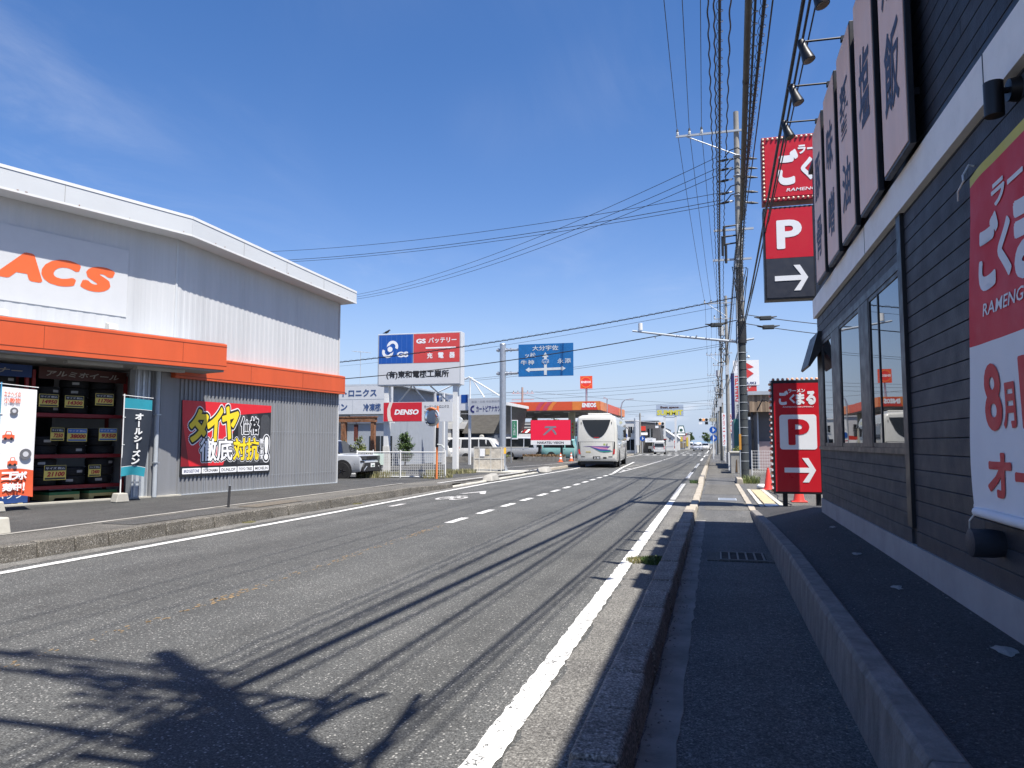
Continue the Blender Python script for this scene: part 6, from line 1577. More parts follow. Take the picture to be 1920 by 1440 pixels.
mbh.build('hedge', leaf_mat('brown_hedge', (.10, .05, .02), (.20, .10, .045), (.07, .08, .02)), pl, recalc=False)
pl2 = thing('planter_wall', 'short stone planter behind the refuse cage', 'planter', (-16, 57.4, .08))
for k in range(4): MB().box(-16.9 + k * .4, -16.51 + k * .4, 56.6, 56.9, .08, .42).build('stone_block', m_conc_dark, pl2, bevel=.01)
leafy(MB(), (-16.1, 56.9, .5), (.7, .3, .2), 500, .05, 66).build('hedge', m_leaf2, pl2, recalc=False)
pl3 = thing('planter_wall', 'stone planter wall in front of the kei truck', 'planter', (-19, 54, .08))
for k in range(8): MB().box(-21.2 + k * .5, -20.71 + k * .5, 53.0, 53.3, .08, .50).build('stone_block', m_conc_dark, pl3, bevel=.01)
bk = thing('parked_scooter', 'dark scooter parked behind the coach corner', 'scooter', (-10.2, 60.5, .08))
MB().tube([(-10.6, 60.5, .55), (-10.3, 60.5, .42), (-10.0, 60.5, .40), (-9.78, 60.5, .75), (-9.72, 60.5, 1.02)], [.14, .13, .09, .08, .05], 8).build('body', m_cblack, bk, smooth=60)
for x in (-10.62, -9.62): MB().lathe([(.12, -.05), (.22, -.05), (.24, 0), (.22, .05), (.12, .05)], 16, (x, 60.5, .32), 'y').build('wheel', m_rubber, bk, smooth=50)
MB().tube([(-9.74, 60.2, 1.04), (-9.74, 60.8, 1.04)], .02, 6).build('handlebar', m_black, bk); MB().box(-10.75, -10.25, 60.38, 60.62, .68, .76).build('seat', m_clad, bk)
ab = thing('a_board', 'white sandwich board beside the coach rear corner', 'sandwich board', (-9.75, 57.6, .08))
MB().prism([(-9.98, .08), (-9.60, .08), (-9.64, .62), (-9.94, .62)], 'y', 57.5, 57.53).build('board', m_sign_white, ab); MB().prism([(-9.98, .08), (-9.60, .08), (-9.64, .62), (-9.94, .62)], 'y', 57.7, 57.73).build('board', m_sign_white, ab)
bl2 = thing('blue_flag', 'pale blue flag hanging beside the red screen', 'flag', (-10.6, 58.8, .08))
MB().tube([(-10.75, 58.8, .08), (-10.75, 58.8, 2.1)], .015, 6).build('pole', m_white, bl2); MB().grid(lambda u, v: (-10.74 + .42 * u, 58.79 + .03 * math.sin(u * 6 + v * 3), 1.35 + .7 * v), 6, 6).build('cloth', M('pale_blue_cloth', (.25, .55, .62), .6), bl2, smooth=80, recalc=False)

# ---- street lamp, blue round signs, traffic signals
def street_lamp(x, y, h, reach, label):
    t = thing('street_lamp', label, 'street lamp', (x, y, .08))
    MB().tube([(x, y, .08), (x, y, h - .9), (x + reach * .15, y, h - .35), (x + reach * .5, y, h - .05), (x + reach, y, h)], [.09, .075, .06, .05, .04], 10).build('pole', m_steel, t, smooth=60)
    MB().prism([(x + reach - .05, h - .05), (x + reach + .55, h), (x + reach + .5, h + .08), (x + reach, h + .06)], 'y', y - .12, y + .12).build('head', m_steel_paint, t)
street_lamp(-10.05, 84, 6.4, .9, 'curved grey street lamp behind the coach front')
def round_sign(x, y, zc, r, label, plate=False, face=None):
    t = thing('blue_road_sign', label, 'road sign', (x, y, .03))
    MB().tube([(x, y + .04, .03), (x, y + .04, zc + r)], .035, 8).build('pole', m_white, t)
    if plate: MB().box(x - r * 1.35, x + r * 1.35, y - .006, y + .0, zc - r * 1.5, zc + r * 2.6).build('plate', m_sign_white, t)
    MB().lathe([(.001, 0), (r, 0), (r, -.02), (.001, -.02)], 24, (x, y - .01, zc), 'y').build('disc', m_sblue, t)
    pane(t, 'mark', [(x - r * .12, zc - r * .5), (x + r * .12, zc - r * .5), (x + r * .12, zc - r * .1), (x + r * .5, zc - r * .1), (x + r * .5, zc + r * .14), (x + r * .12, zc + r * .14), (x + r * .12, zc + r * .6), (x - r * .12, zc + r * .6)], y - .036, .004, m_sign_white)
round_sign(-9.95, 86, 2.35, .36, 'blue round walking sign on a white plate behind the coach', True)
round_sign(-10.3, 112, 2.2, .40, 'blue round sign before the dark grey building')
round_sign(-.12, 72, 2.72, .33, 'larger blue round sign beside the utility poles')
round_sign(-.10, 92, 2.1, .40, 'smaller blue round sign further along the kerb')
m_sig = M('signal_casing', (.55, .56, .55), .5)
m_dkl = M('signal_lens_dark', (.02, .03, .03), .2)
def signal(x, y, z, label, px, arm_z):
    t = thing('traffic_signal', label, 'traffic signal', (px, y, .03), 0, 'traffic signals at the crossing')
    MB().tube([(px, y + .1, .03), (px, y + .1, arm_z + .4)], [.11, .09], 10).build('pole', m_steel, t, smooth=50)
    MB().tube([(px, y + .1, arm_z), (x, y + .1, z + .1)], .05, 8).build('arm', m_steel, t)
    b = MB().box(x - .62, x + .62, y - .08, y + .1, z - .22, z + .22).build('casing', m_sig, t, bevel=.06)
    for k, m_ in enumerate((m_dkl, emit('signal_amber', (.75, .30, .10), .6), m_dkl)):
        xx = x - .40 + k * .40
        MB().lathe([(.001, 0), (.16, 0), (.17, -.02), (.001, -.02)], 16, (xx, y - .08, z), 'y').build('lens', m_, b)
        MB().tube([(xx - .17, y - .14, z + .02), (xx - .1, y - .16, z + .15), (xx, y - .17, z + .185), (xx + .1, y - .16, z + .15), (xx + .17, y - .14, z + .02)], .02, 5).build('visor', m_black, b)
    MB().box(x - .6, x - .18, y - .06, y - .02, z - .58, z - .28).build('name_plate', m_sign_white, t); MB().box(x + .18, x + .58, y - .08, y + .08, z - .62, z - .26).build('arrow_lamp', m_black, t)
signal(-7.05, 102, 4.12, 'horizontal traffic signal over the departing lane near the white sign poles', -10.4, 4.5)
signal(-1.36, 102, 4.58, 'horizontal traffic signal hanging over the road beside the utility poles', .2, 4.7)
MB().box(-.62, .35, 101.9, 102.0, 4.35, 4.8).build('crossing_name_plate', M('plate_tan', (.38, .36, .28), .6)); o = bpy.data.objects['crossing_name_plate']; tag(o, 'pale rectangular name plate beside the right hand signal arm', 'sign')

# ---- buildings further along, left side
def house(name, label, x0, x1, y0, y1, h, wall, roof=None, wins=(), gable=0, extra=None):
    t = thing(name, label, 'building', ((x0 + x1) / 2, y0, .03))
    if gable:
        MB().prism([(x0, .02), (x1, .02), (x1, h), ((x0 + x1) / 2, h + gable), (x0, h)], 'y', y0, y1).build('wall', wall, t)
        for s in (0, 1):
            xm = (x0 + x1) / 2; xa = x0 - .2 if s == 0 else x1 + .2
            za = h - .2 * gable / ((x1 - x0) / 2)
            MB().prism([(xa, za + .01), (xm, h + gable + .01), (xm, h + gable + .13), (xa, za + .13)], 'y', y0 - .25, y1 + .2).build('roof_slope', roof or m_steel_paint, t)
    else:
        MB().box(x0, x1, y0, y1, .02, h).build('wall', wall, t)
        MB().box(x0 - .12, x1 + .12, y0 - .12, y1 + .12, h, h + .18).build('roof', roof or m_white, t)
    for (a, b, c, d) in wins:
        w = MB().box(a, b, y0 - .05, y0 - .005, c, d).build('window', m_dkwin, t)
        MB().box(a - .06, b + .06, y0 - .09, y0 - .051, c - .08, c - .02).build('sill', m_steel_paint, w)
        MB().box((a + b) / 2 - .03, (a + b) / 2 + .03, y0 - .075, y0 - .051, c, d).build('mullion', m_steel_paint, w)
    return t
h1 = house('white_shop', 'white flat roofed shop behind the coach front', -15.2, -11.6, 100.6 - 6, 99, 4.6, m_wwhite, None, [(-12.9, -12.3, 2.9, 3.7), (-14.4, -13.6, 2.9, 3.7), (-13.6, -12.0, .3, 2.0)])
h2 = house('pale_block', 'pale two storey block with a side sign beyond the crossing', -16, -11.7, 119, 128, 5.0, m_wwhite, None, [(-13.2, -12.5, 3.1, 4.1), (-12.3, -11.9, 3.1, 4.1), (-15, -14, 3.1, 4.1), (-13.5, -12.2, .4, 2.1)])
MB().box(-11.9, -11.3, 118.2, 118.6, 1.2, 5.0).build('side_sign', m_swhite, h2)
h3 = house('dark_building', 'dark grey angular building beyond the crossing with a red sign', -11.6, -8.6, 121, 131, 4.9, M('dark_panel_wall', (.075, .072, .072), .7, var=.15, scale=1.5), m_cgrey, [(-10.3, -9.5, 2.4, 3.8)])
MB().box(-11.3, -10.6, 120.85, 120.95, 3.5, 4.2).build('red_sign', m_er, h3); MB().box(-11.4, -10.3, 120.85, 120.95, 2.8, 3.2).build('white_sign', m_sign_white, h3)
MB().box(-10.4, -9.0, 117.5, 120.9, 1.65, 2.25).build('canopy_sign', m_sign_white, h3); txt(h3, 'CAFE', -10.1, -9.3, 1.8, 2.1, 117.49, m_steel_paint)
MB().add([(-8.6, 121, .02), (-8.6, 128, .02), (-8.6, 128, 4.9), (-8.6, 121, 4.9), (-7.9, 122, .02), (-7.9, 127, .02)], [(0, 1, 5, 4), (0, 4, 3), (1, 2, 5), (4, 5, 2, 3)]).build('leaning_wall', MATS['dark_panel_wall'], h3)
h4 = house('white_gable_house', 'white gabled shop below the yellow lettered sign', -11.5, -7.9, 152, 162, 2.9, m_wwhite, m_white, [(-10.0, -9.7, 2.5, 2.9), (-8.7, -8.4, 2.2, 2.6)], 1.3)
h4b = house('white_gable_house', 'smaller white gabled shop beside the green framed sign', -8.5, -7.2, 158, 166, 2.6, m_wwhite, m_white, [(-8.0, -7.6, 1.9, 2.3)], .7)
h5 = house('yellow_shop', 'shop covered in yellow and pink posters far along the road', -7.6, -5.6, 172, 182, 3.7, m_wcream, None)
for k, (a, b, c, d, m_) in enumerate(((-7.5, -6.9, 1.9, 2.9, M('poster_yellow', (.62, .45, .06), .6)), (-6.8, -6.2, 2.2, 3.2, M('poster_pink', (.60, .30, .34), .6)), (-6.1, -5.7, .8, 2.8, MATS['poster_yellow'] if 'poster_yellow' in MATS else m_eo), (-7.5, -6.3, .5, 1.6, M('poster_brown', (.22, .17, .10), .6)), (-6.9, -6.0, 3.4, 3.65, m_er))):
    MB().box(a, b, 171.9, 171.98, c, d).build('poster', m_, h5)
gp = thing('red_kiosk', 'red and dark kiosk stand beside the departing white van', 'kiosk', (-8.5, 128, .03))
MB().box(-8.9, -7.95, 128.6, 129.5, .02, 2.1).build('body', m_cgrey, gp); MB().box(-8.5, -8.3, 128.5, 128.59, .5, 1.6).build('red_panel', m_er, gp); MB().box(-9.0, -7.8, 128.4, 129.6, 2.1, 2.25).build('roof', m_cred, gp)
sm = thing('summit_sign', 'yellow lettered sign high on two white poles beyond the crossing', 'sign', (-7.6, 135, .03))
MB().box(-9.95, -5.2, 135, 135.4, 6.28, 8.30).build('panel', M('panel_sky_grey', (.36, .42, .50), .4), sm)
txt(sm, 'SUMMIT', -9.82, -5.32, 6.42, 7.38, 134.99, M('letter_yellow', (.62, .56, .06), .5), bold=.05); txt(sm, 'Best space', -9.2, -6.0, 7.55, 8.05, 134.99, M('letter_brown', (.07, .035, .03), .5), bold=.05)
for x in (-8.7, -6.78): MB().box(x, x + .36, 135.05, 135.35, .02, 6.28).build('pole', m_white, sm)
MB().box(-8.34, -6.78, 135.15, 135.25, 6.0, 6.1).build('cross_bar', m_steel, sm)
gl = thing('framed_sign', 'green framed trapezoid sign standing far along the left side', 'sign', (-6.9, 165, .03))
m_dg = M('dark_green', (.02, .08, .06), .5)
MB().prism([(-7.9, 3.1), (-5.9, 3.1), (-6.35, 5.3), (-7.45, 5.3)], 'y', 165, 165.3).build('frame', m_dg, gl); MB().prism([(-7.6, 3.8), (-6.2, 3.8), (-6.5, 5.1), (-7.3, 5.1)], 'y', 164.98, 165).build('face', m_sign_white, gl)
pane(gl, 'emblem', [(-6.9 + .35 * math.cos(k * .52), 4.3 + .35 * math.sin(k * .52)) for k in range(12)], 164.97, .008, m_dg); MB().box(-7.7, -6.1, 164.97, 164.985, 3.25, 3.6).build('strip', m_sign_white, gl)
for x in (-7.3, -6.6): MB().box(x, x + .14, 165.05, 165.2, .02, 3.1).build('post', m_steel, gl)
for k, (x, y, h_, s_, lab) in enumerate(((-10.9, 91, 2.2, m_er, 'red and white flag standing by the kerb behind the coach'), (-11.5, 92.5, 2.1, m_cred, 'dark red flag beside the blue walking sign'), (-12.2, 94, 2.0, m_er, 'red flag nearest the white flat roofed shop'), (-7.6, 148, 2.0, m_er, 'red flag by the white gabled shop'))):
    t = thing('street_flag', lab, 'flag', (x, y, .05)); MB().tube([(x, y, .05), (x, y, h_ + .1)], .02, 6).build('pole', m_white, t)
    MB().grid(lambda u, v: (x + .02 + .45 * u, y + .04 * math.sin(u * 6 + v * 4), .5 + (h_ - .5) * v), 5, 6).build('cloth', s_, t, smooth=80, recalc=False)
    MB().box(x + .12, x + .36, y - .055, y - .05, .9, 1.7).build('print', m_sign_white, t)
ld = thing('red_shop_board', 'long red and white shop board behind the coach front', 'sign board', (-12, 93.5, 1.5))
MB().box(-12.9, -10.6, 93.4, 93.5, 1.9, 2.35).build('red_panel', m_er, ld); MB().box(-12.9, -10.9, 93.4, 93.5, 1.3, 1.88).build('white_panel', m_sign_white, ld)
for x in (-12.8, -10.8): MB().box(x, x + .08, 93.5, 93.58, .03, 2.35).build('post', m_steel, ld)
tree('roadside_tree', 'dark green roadside tree far beyond the yellow shop', 'tree', -6.3, 205, 0, 1.6, .15, [(0, 0, 2.8, 1.1, 1.1, 1.3), (.2, 0, 4.0, .7, .7, .8)], 1200, .16, 21, m_leaf, 'distant trees')
tree('roadside_tree', 'grey green tree at the far end of the road', 'tree', -2.0, 232, 0, 1.8, .18, [(0, 0, 3.2, 1.6, 1.4, 1.5), (-.6, 0, 4.2, .9, .9, .9)], 1400, .18, 22, m_leaf, 'distant trees')
tree('roadside_tree', 'tree beyond the filling station under the canopy', 'tree', -24, 108, 0, 2, .2, [(0, 0, 3.6, 2.2, 2, 1.8), (2.5, 0, 3.0, 1.8, 1.6, 1.5), (-2.4, 0, 3.0, 1.9, 1.6, 1.5)], 2600, .16, 23, m_leaf, 'distant trees')
for k in range(9):
    x0 = -9 - (k % 3) * 3.2; y0 = 186 + k * 13
    house('distant_house', ('grey', 'white', 'cream', 'pale blue', 'tan', 'white tiled', 'brown', 'pale grey', 'beige')[k] + ' house in the far row on the left side of the road', x0 - 4.5, x0 + .8, y0, y0 + 8, 3.2 + (k * 7 % 4) * .6, (m_wwhite, m_wcream, m_wgrey)[k % 3], m_cgrey, [(x0 - 3.5, x0 - 2.7, 2.0, 2.8), (x0 - 1.6, x0 - .8, 2.0, 2.8)], 1.0 if k % 2 else 0)
for k in range(9):
    x0 = 4.5 + (k % 2) * 1.5; y0 = 108 + k * 16
    house('distant_house', ('white low', 'grey tiled', 'cream low', 'pale', 'tan low', 'white tall', 'brown low', 'small grey', 'beige tall')[k] + ' shop in the far row on the right side of the road', x0, x0 + 8, y0, y0 + 9, 3.0 + (k * 5 % 4) * .5, (m_wcream, m_wwhite, m_wgrey)[k % 3], m_cgrey, [(x0 + .6, x0 + 1.6, 1.8, 2.6)], 1.0 if k % 2 else 0)
hills = MB(); hp = []; rhh = random.Random(2)
n = 60
for i in range(n + 1):
    x = -2600 + 5200 * i / n; hgt = 45 + 45 * math.sin(i * .35) + 30 * math.sin(i * .83 + 1) + rhh.uniform(-8, 8); hp.append((x, max(12, hgt)))
hills.add([(x, 3600, -5) for x, z in hp] + [(x, 3900, z * .7) for x, z in hp] + [(x, 4300, z) for x, z in hp], [(r_ * (n + 1) + i, r_ * (n + 1) + i + 1, (r_ + 1) * (n + 1) + i + 1, (r_ + 1) * (n + 1) + i) for r_ in (0, 1) for i in range(n)])
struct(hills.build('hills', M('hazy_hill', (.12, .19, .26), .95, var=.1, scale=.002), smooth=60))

# ---- right side beyond the pole
wb = thing('wood_clad_shop', 'small shop with a brown wood clad upper front beyond the utility pole', 'building', (3, 44, .03))
MB().box(2.4, 9, 44.6, 54, .02, 3.3).build('wall', M('brown_grey_wall', (.10, .095, .10), .7), wb)
bp = [M('plank_a', (.23, .165, .11), .8, var=.25, scale=6, stretch=(1, 1, .2)), M('plank_b', (.30, .22, .15), .8, var=.25, scale=6, stretch=(1, 1, .2)), M('plank_c', (.18, .13, .09), .8, var=.25, scale=6, stretch=(1, 1, .2))]
for k in range(24): MB().box(1.93 + k * .14, 2.06 + k * .14, 43.9 + (k % 3) * .006, 44.0, 3.25, 4.2).build('plank', bp[(k * 7) % 3], wb)
MB().box(1.95, 9, 44.0, 54, 3.30, 4.2).build('upper_wall', bp[2], wb)
MB().box(1.85, 9.1, 43.8, 54.1, 4.2, 4.40).build('roof_edge', m_steel_paint, wb)
MB().box(2.36, 3.2, 44.45, 44.6, .02, 1.6).build('pink_panel', M('pink_brick', (.36, .27, .26), .8, var=.1), wb)
MB().box(2.0, 2.12, 44.0, 44.12, .02, 3.25).build('porch_post', m_black, wb); MB().box(2.35, 2.42, 44.42, 44.6, .02, 3.25).build('porch_post', m_steel_paint, wb)
MB().box(1.2, 2.3, 50, 56, .02, 3.0).build('rear_wall', m_wgrey, wb)
MB().tube([(2.3, 43.5, 3.3), (2.6, 43.4, 3.9), (3.1, 43.5, 3.75)], .04, 6).build('lamp_arm', m_black, wb)
tl = thing('teal_panel', 'teal panel below the navy and white vertical sign', 'panel', (1.35, 48, .03)); MB().box(1.16, 1.52, 48, 48.3, .3, 2.99).build('panel', M('teal_paint', (.06, .22, .20), .6), tl); MB().box(1.2, 1.3, 48.05, 48.15, .02, .3).build('leg', m_steel, tl)
ns = thing('vertical_sign', 'navy and white vertical sign with red lettering behind the utility pole', 'sign', (1.4, 50, .03))
MB().box(1.30, 1.9, 50, 50.5, 3.0, 6.0).build('box', m_swhite, ns); MB().box(1.09, 1.30, 49.98, 50.5, 3.0, 6.0).build('navy_edge', M('navy_edge', (.012, .018, .10), .5), ns)
txt(ns, 'DAIHATSU', 1.34, 1.62, 4.18, 5.82, 49.99, m_cone, bold=.03, rot=90); txt(ns, 'ダ\nイ\nハ\nツ\n大\n分', 1.38, 1.58, 3.08, 4.0, 49.99, m_ink, bold=.02)
MB().box(1.45, 1.6, 50.2, 50.35, .02, 3.0).build('pole', m_steel, ns)
sz = thing('dealer_pole_sign', 'square white car dealer sign with red emblem above the wood clad shop', 'sign', (3.1, 75, .03))
zb_ = MB().box(1.86, 4.26, 75, 75.5, 7.06, 9.48).build('box', m_sign_white, sz)
m_szr = M('emblem_red', (.62, .05, .045), .4)
pane(zb_, 'emblem', [(2.35, 8.72), (3.0, 9.30), (3.78, 8.80), (3.5, 8.70), (3.2, 8.66), (2.95, 8.80)], 74.985, .008, m_szr); pane(zb_, 'emblem', [(2.35, 8.18), (2.65, 8.30), (2.9, 8.34), (3.15, 8.20), (2.95, 8.66), (3.1, 8.68), (3.76, 8.18), (3.05, 7.66)], 74.98, .008, m_szr)
txt(zb_, 'SUZUKI', 2.2, 3.95, 7.16, 7.38, 74.98, m_blue_ink, bold=.03)
rs_ = MB().box(2.2, 4.0, 75.05, 75.4, 6.48, 7.02).build('sub_sign', m_szr, sz); txt(rs_, 'アリーナ\n中央', 2.4, 3.5, 6.55, 6.95, 75.04, m_sign_white, bold=.03)
MB().cyl((3.1, 75.3, .03), (3.1, 75.3, 7.06), .14, .14, 12).build('pole', m_steel, sz, smooth=50); MB().sphere((3.3, 74.6, 9.75), .14, 10, 6).build('lamp', m_white, sz); MB().tube([(2.9, 75.1, 9.4), (3.1, 74.8, 9.7), (3.3, 74.6, 9.75)], .03, 6).build('lamp_arm', m_black, sz)
cb = thing('concrete_gatepost', 'squat pale concrete box wall beside the utility pole', 'wall', (1.0, 38, .03)); MB().box(.74, 1.28, 38, 40.4, .02, 1.03).build('block', m_conc, cb, bevel=.02); MB().box(.70, 1.32, 37.96, 40.44, 1.03, 1.09).build('coping', m_conc_new, cb); MB().prism([(.95, .1), (1.05, .1), (1.03, .72), (.99, .7)], 'y', 37.985, 38).build('rust_stain', M('stain_brown', (.10, .06, .03), .9), cb)
leafy(MB(), (1.15, 41.2, 1.05), (.35, .8, .3), 900, .05, 77).build('hedge', m_leaf2).name = 'hedge'; o = bpy.data.objects['hedge'] if 'hedge' in bpy.data.objects else None
for o in [q for q in bpy.data.objects if q.parent is None and q.name.split('.')[0] == 'hedge']: tag(o, 'bright green clipped hedge behind the concrete box wall', 'hedge')
wp_ = thing('upright_board', 'narrow white upright panel beside the concrete box wall', 'panel', (.74, 42, .03)); MB().box(.70, .80, 42, 43.2, .03, 1.0).build('panel', m_white, wp_)
fr = thing('grid_fence', 'thin white grid fence between the utility pole and parking sign', 'fence', (2.2, 36, .03))
for x in (1.62, 2.55, 3.5): MB().cyl((x, 36, .02), (x, 36, 1.18), .02, .02, 8).build('post', m_white, fr)
for k in range(8): MB().tube([(1.62, 36, .2 + k * .135), (3.5, 36, .2 + k * .135)], .006, 5).build('wire', m_white, fr)
mb = MB()
for k in range(18): mb.box(1.66 + k * .105, 1.668 + k * .105, 35.99, 35.998, .15, 1.16)
o = mb.build('wire_mesh', m_white, fr); o['kind'] = 'stuff'
for k, (x, y, z0, z1, m_, s_, lab) in enumerate(((1.05, 62, 2.3, 3.9, m_sign_white, 'うどん', 'white vertical sign with red lettering beside the poles'), (1.05, 62.2, .9, 2.25, m_sblue, '駐車場', 'blue vertical sign with white lettering beside the poles'), (.75, 80, 1.2, 4.6, m_sign_white, 'クリニック', 'tall white vertical sign further along the poles'), (.9, 96, 1.0, 3.4, m_swhite, '薬局', 'white vertical sign furthest along the poles'))):
    t = thing('vertical_shop_sign', lab, 'sign', (x, y, .03)); MB().box(x, x + .42, y, y + .12, z0, z1).build('panel', m_, t); MB().box(x + .16, x + .24, y + .121, y + .2, .03, z1).build('post', m_steel, t)
    txt(t, '\n'.join(s_), x + .1, x + .32, z0 + .1, z1 - .1, y - .008, m_sign_white if m_ is m_sblue else m_szr, bold=.03)
wa = thing('white_barrier', 'row of short white rails along the far sidewalk', 'barrier', (.85, 66, .03))
for k in range(7): MB().box(.80, .84, 58 + k * 1.6, 58.1 + k * 1.6, .03, .8).build('post', m_white, wa)
for z in (.3, .5, .72): MB().box(.79, .80, 58, 67.7, z, z + .06).build('rail', m_white, wa)
# ------------------------------------------------------------------ utility poles and overhead lines
m_pole = M('concrete_pole', (.27, .255, .225), .85, var=.15, scale=3, bmp=.2, dirt=.3, dirtcol=(.14, .13, .11))
m_sleeve = M('pole_dark_sleeve', (.035, .042, .045), .75, var=.2, scale=4, bmp=.4, bscale=50)
m_ins = M('porcelain', (.70, .70, .67), .25, var=.05)
m_box_g = M('grey_box', (.44, .46, .47), .5, var=.06)
def insulator(p, parent):
    MB().lathe([(.018, 0), (.05, .01), (.06, .06), (.035, .075), (.055, .09), (.05, .14), (.02, .15)], 10, p).build('insulator', m_ins, parent, smooth=40)
    MB().tube([(p[0], p[1], p[2] + .14), (p[0], p[1], p[2] + .26)], [.055, .03], 8).build('insulator_cover', m_cable, parent)
def strain(p, d, parent, L=.55):
    d = Vector(d).normalized(); p = Vector(p)
    MB().tube([p, p + d * L * .3, p + d * L * .32, p + d * L * .55, p + d * L * .58, p + d * L], [.02, .02, .045, .05, .06, .02], 8).build('strain_insulator', m_cable, parent)
    MB().tube([p + d * .06, p + d * .16], .045, 8).build('insulator', m_ins, parent)
def pole(x, y, h, label, detail=1, arms=()):
    t = thing('utility_pole', label, 'utility pole', (x, y, .02), 0, 'utility poles along the right side')
    MB().tube([(x, y, .0), (x, y, h * .5), (x, y, h)], [.165, .135, .10], 18).build('shaft', m_pole, t, smooth=50)
    for (z, xl, xr, ins) in arms:
        MB().box(x + xl, x + xr, y - .16, y - .09, z, z + .075).build('crossarm', m_steel_paint, t)
        if xl < -1: MB().tube([(x + xl * .82, y - .12, z), (x, y - .12, z - .95)], .025, 6).build('arm_brace', m_steel_paint, t)
        for k in range(ins): insulator((x + xl + .06 + k * .47, y - .125, z + .075), t)
    return t
p2 = pole(1.08, 30, 14.6, 'tall concrete utility pole with dark lower half beside the car park', 2, ((13.75, -2.33, .35, 3), (9.78, -.95, .55, 0), (8.6, -1.0, .45, 0)))
MB().tube([(1.08, 30, .0), (1.08, 30, 5.4)], [.172, .160], 20).build('dark_sleeve', m_sleeve, p2, smooth=50)
MB().tube([(1.08, 30, 5.35), (1.08, 30, 6.2)], [.20, .19], 16).build('cable_bundle', m_cable, p2, smooth=50)
for k in range(16): MB().lathe([(.176, -.008), (.180, 0), (.176, .008)], 18, (1.08, 30, .5 + k * .32)).build('sleeve_band', m_steel_paint if k % 3 else m_cable, p2)
for k, z in enumerate((6.4, 7.0, 7.6, 8.2, 11.2, 12.0, 12.8)): MB().lathe([(.150, -.02), (.154, 0), (.150, .02)], 16, (1.08, 30, z)).build('steel_band', m_steel, p2)
MB().box(1.00, 1.20, 29.62, 29.83, 9.1, 9.95).build('grey_cabinet', m_box_g, p2, bevel=.01)
for k in range(8): MB().tube([(1.08 + (.22 if k % 2 else -.22), 30, 2.5 + k * .5), (1.08, 30, 2.5 + k * .5)], .01, 5).build('step_bolt', m_steel, p2)
MB().box(.90, .98, 29.80, 29.84, 1.25, 1.85).build('orange_marker', M('marker_amber', (.55, .26, .04), .6), p2)
MB().tube([(.93, 29.84, .0), (.93, 29.84, 9)], .022, 6).build('ground_pipe', m_steel_paint, p2)
rj = random.Random(4)
for z in (12.75, 12.35, 11.95, 11.3, 10.95):
    for s in (-1, 1):
        strain((1.08 + s * .15, 29.95, z + rj.uniform(-.08, .08)), (s, .12, -.10 * s * s), p2, .62)
    MB().tube([(.6, 29.9, z), (.82, 29.75, z + .22), (1.1, 29.72, z + .28), (1.35, 29.78, z + .12)], .022, 6).build('jumper', m_cable, p2)
for k, (z, dx) in enumerate(((9.7, -.55), (9.3, -.62), (9.0, -.5))): MB().tube([(1.0, 29.9, z + .3), (1.08 + dx, 29.85, z + .25), (1.08 + dx, 29.85, z - .5)], [.03, .06, .05], 8).build('cable_joint', m_cable, p2)
for k in range(9): MB().tube([(1.0 + rj.uniform(-.1, .2), 29.85, 8.4 - k * .05), (1.08 + rj.uniform(-.35, .35), 29.8, 7.9 + rj.uniform(-.5, .5)), (1.02 + rj.uniform(-.15, .2), 29.85, 6.3)], .016, 5).build('hanging_cable', m_cable, p2)
# long arm with a white detector over the road
MB().tube([(1.55, 30, 5.52), (.9, 30, 5.42), (-1.2, 30, 5.70), (-3.1, 30, 6.0)], [.035, .05, .045, .035], 8).build('detector_arm', m_steel_paint, p2, smooth=60)
MB().cyl((-2.78, 30, 6.02), (-2.78, 30, 6.30), .09, .085, 12).build('detector', m_white, p2, smooth=40)
for x in (-2.2, -1.4, -.6): MB().cyl((x, 29.93, 5.70), (x, 30.07, 5.70), .03, .03, 6).build('arm_bolt', m_steel, p2)
p1 = pole(1.22, 1.0, 12.9, 'utility pole standing beside the camera at the sidewalk edge', 2, ((12.35, -2.1, .6, 3), (11.2, -1.6, .9, 2), (8.6, -1.7, .5, 0), (7.7, -1.2, .4, 0)))
for k, (dx, dy, z) in enumerate(((-.48, .05, 8.0), (.0, -.36, 8.9))):
    MB().lathe([(.001, 0), (.20, 0), (.22, .06), (.22, .66), (.17, .74), (.001, .76)], 16, (1.22 + dx, 1.0 + dy, z)).build('transformer', m_box_g, p1, smooth=40)
    MB().tube([(1.22 + dx, 1.0 + dy, z + .76), (1.22 + dx * .6, 1.0 + dy * .6, z + 1.5), (1.0, .95, 12.2)], .02, 6).build('jumper', m_cable, p1)
MB().box(.35, 1.4, .85, 1.15, 8.18, 8.28).build('transformer_stage', m_steel_paint, p1)
for k in range(9): MB().tube([(1.2, 1.0, 8.4 - k * .3), (.7 - (k % 4) * .2, 1.25 + .05 * k, 8.0 - k * .27), (.5 + .1 * (k % 3), 1.6 + k * .12, 8.3 - k * .26)], .032, 6).build('hanging_cable', m_cable, p1)
for k in range(5): MB().tube([(1.15, .95, 11.8 - k * .5), (.5 - k * .1, .9, 11.9 - k * .6), (.1, 1.05, 11.3 - k * .5), (.7, 1.0, 10.4 - k * .45)], .024, 6).build('jumper', m_cable, p1)
MB().box(.55, .85, 1.2, 1.5, 6.6, 7.3).build('junction_box', m_box_g, p1)
for z in (7.2, 6.5): MB().tube([(1.1, 1.0, z), (.2, 1.05, z + .05)], .05, 8).build('stay_arm', m_steel_paint, p1)
MB().box(.4, .65, 1.1, 1.35, 7.4, 7.8).build('junction_box', m_box_g, p1)
poles_far = [(1.02, 58, 12.6), (.90, 87, 12.0), (.72, 118, 12.4), (.5, 150, 12), (.1, 185, 12), (-.4, 225, 12)]
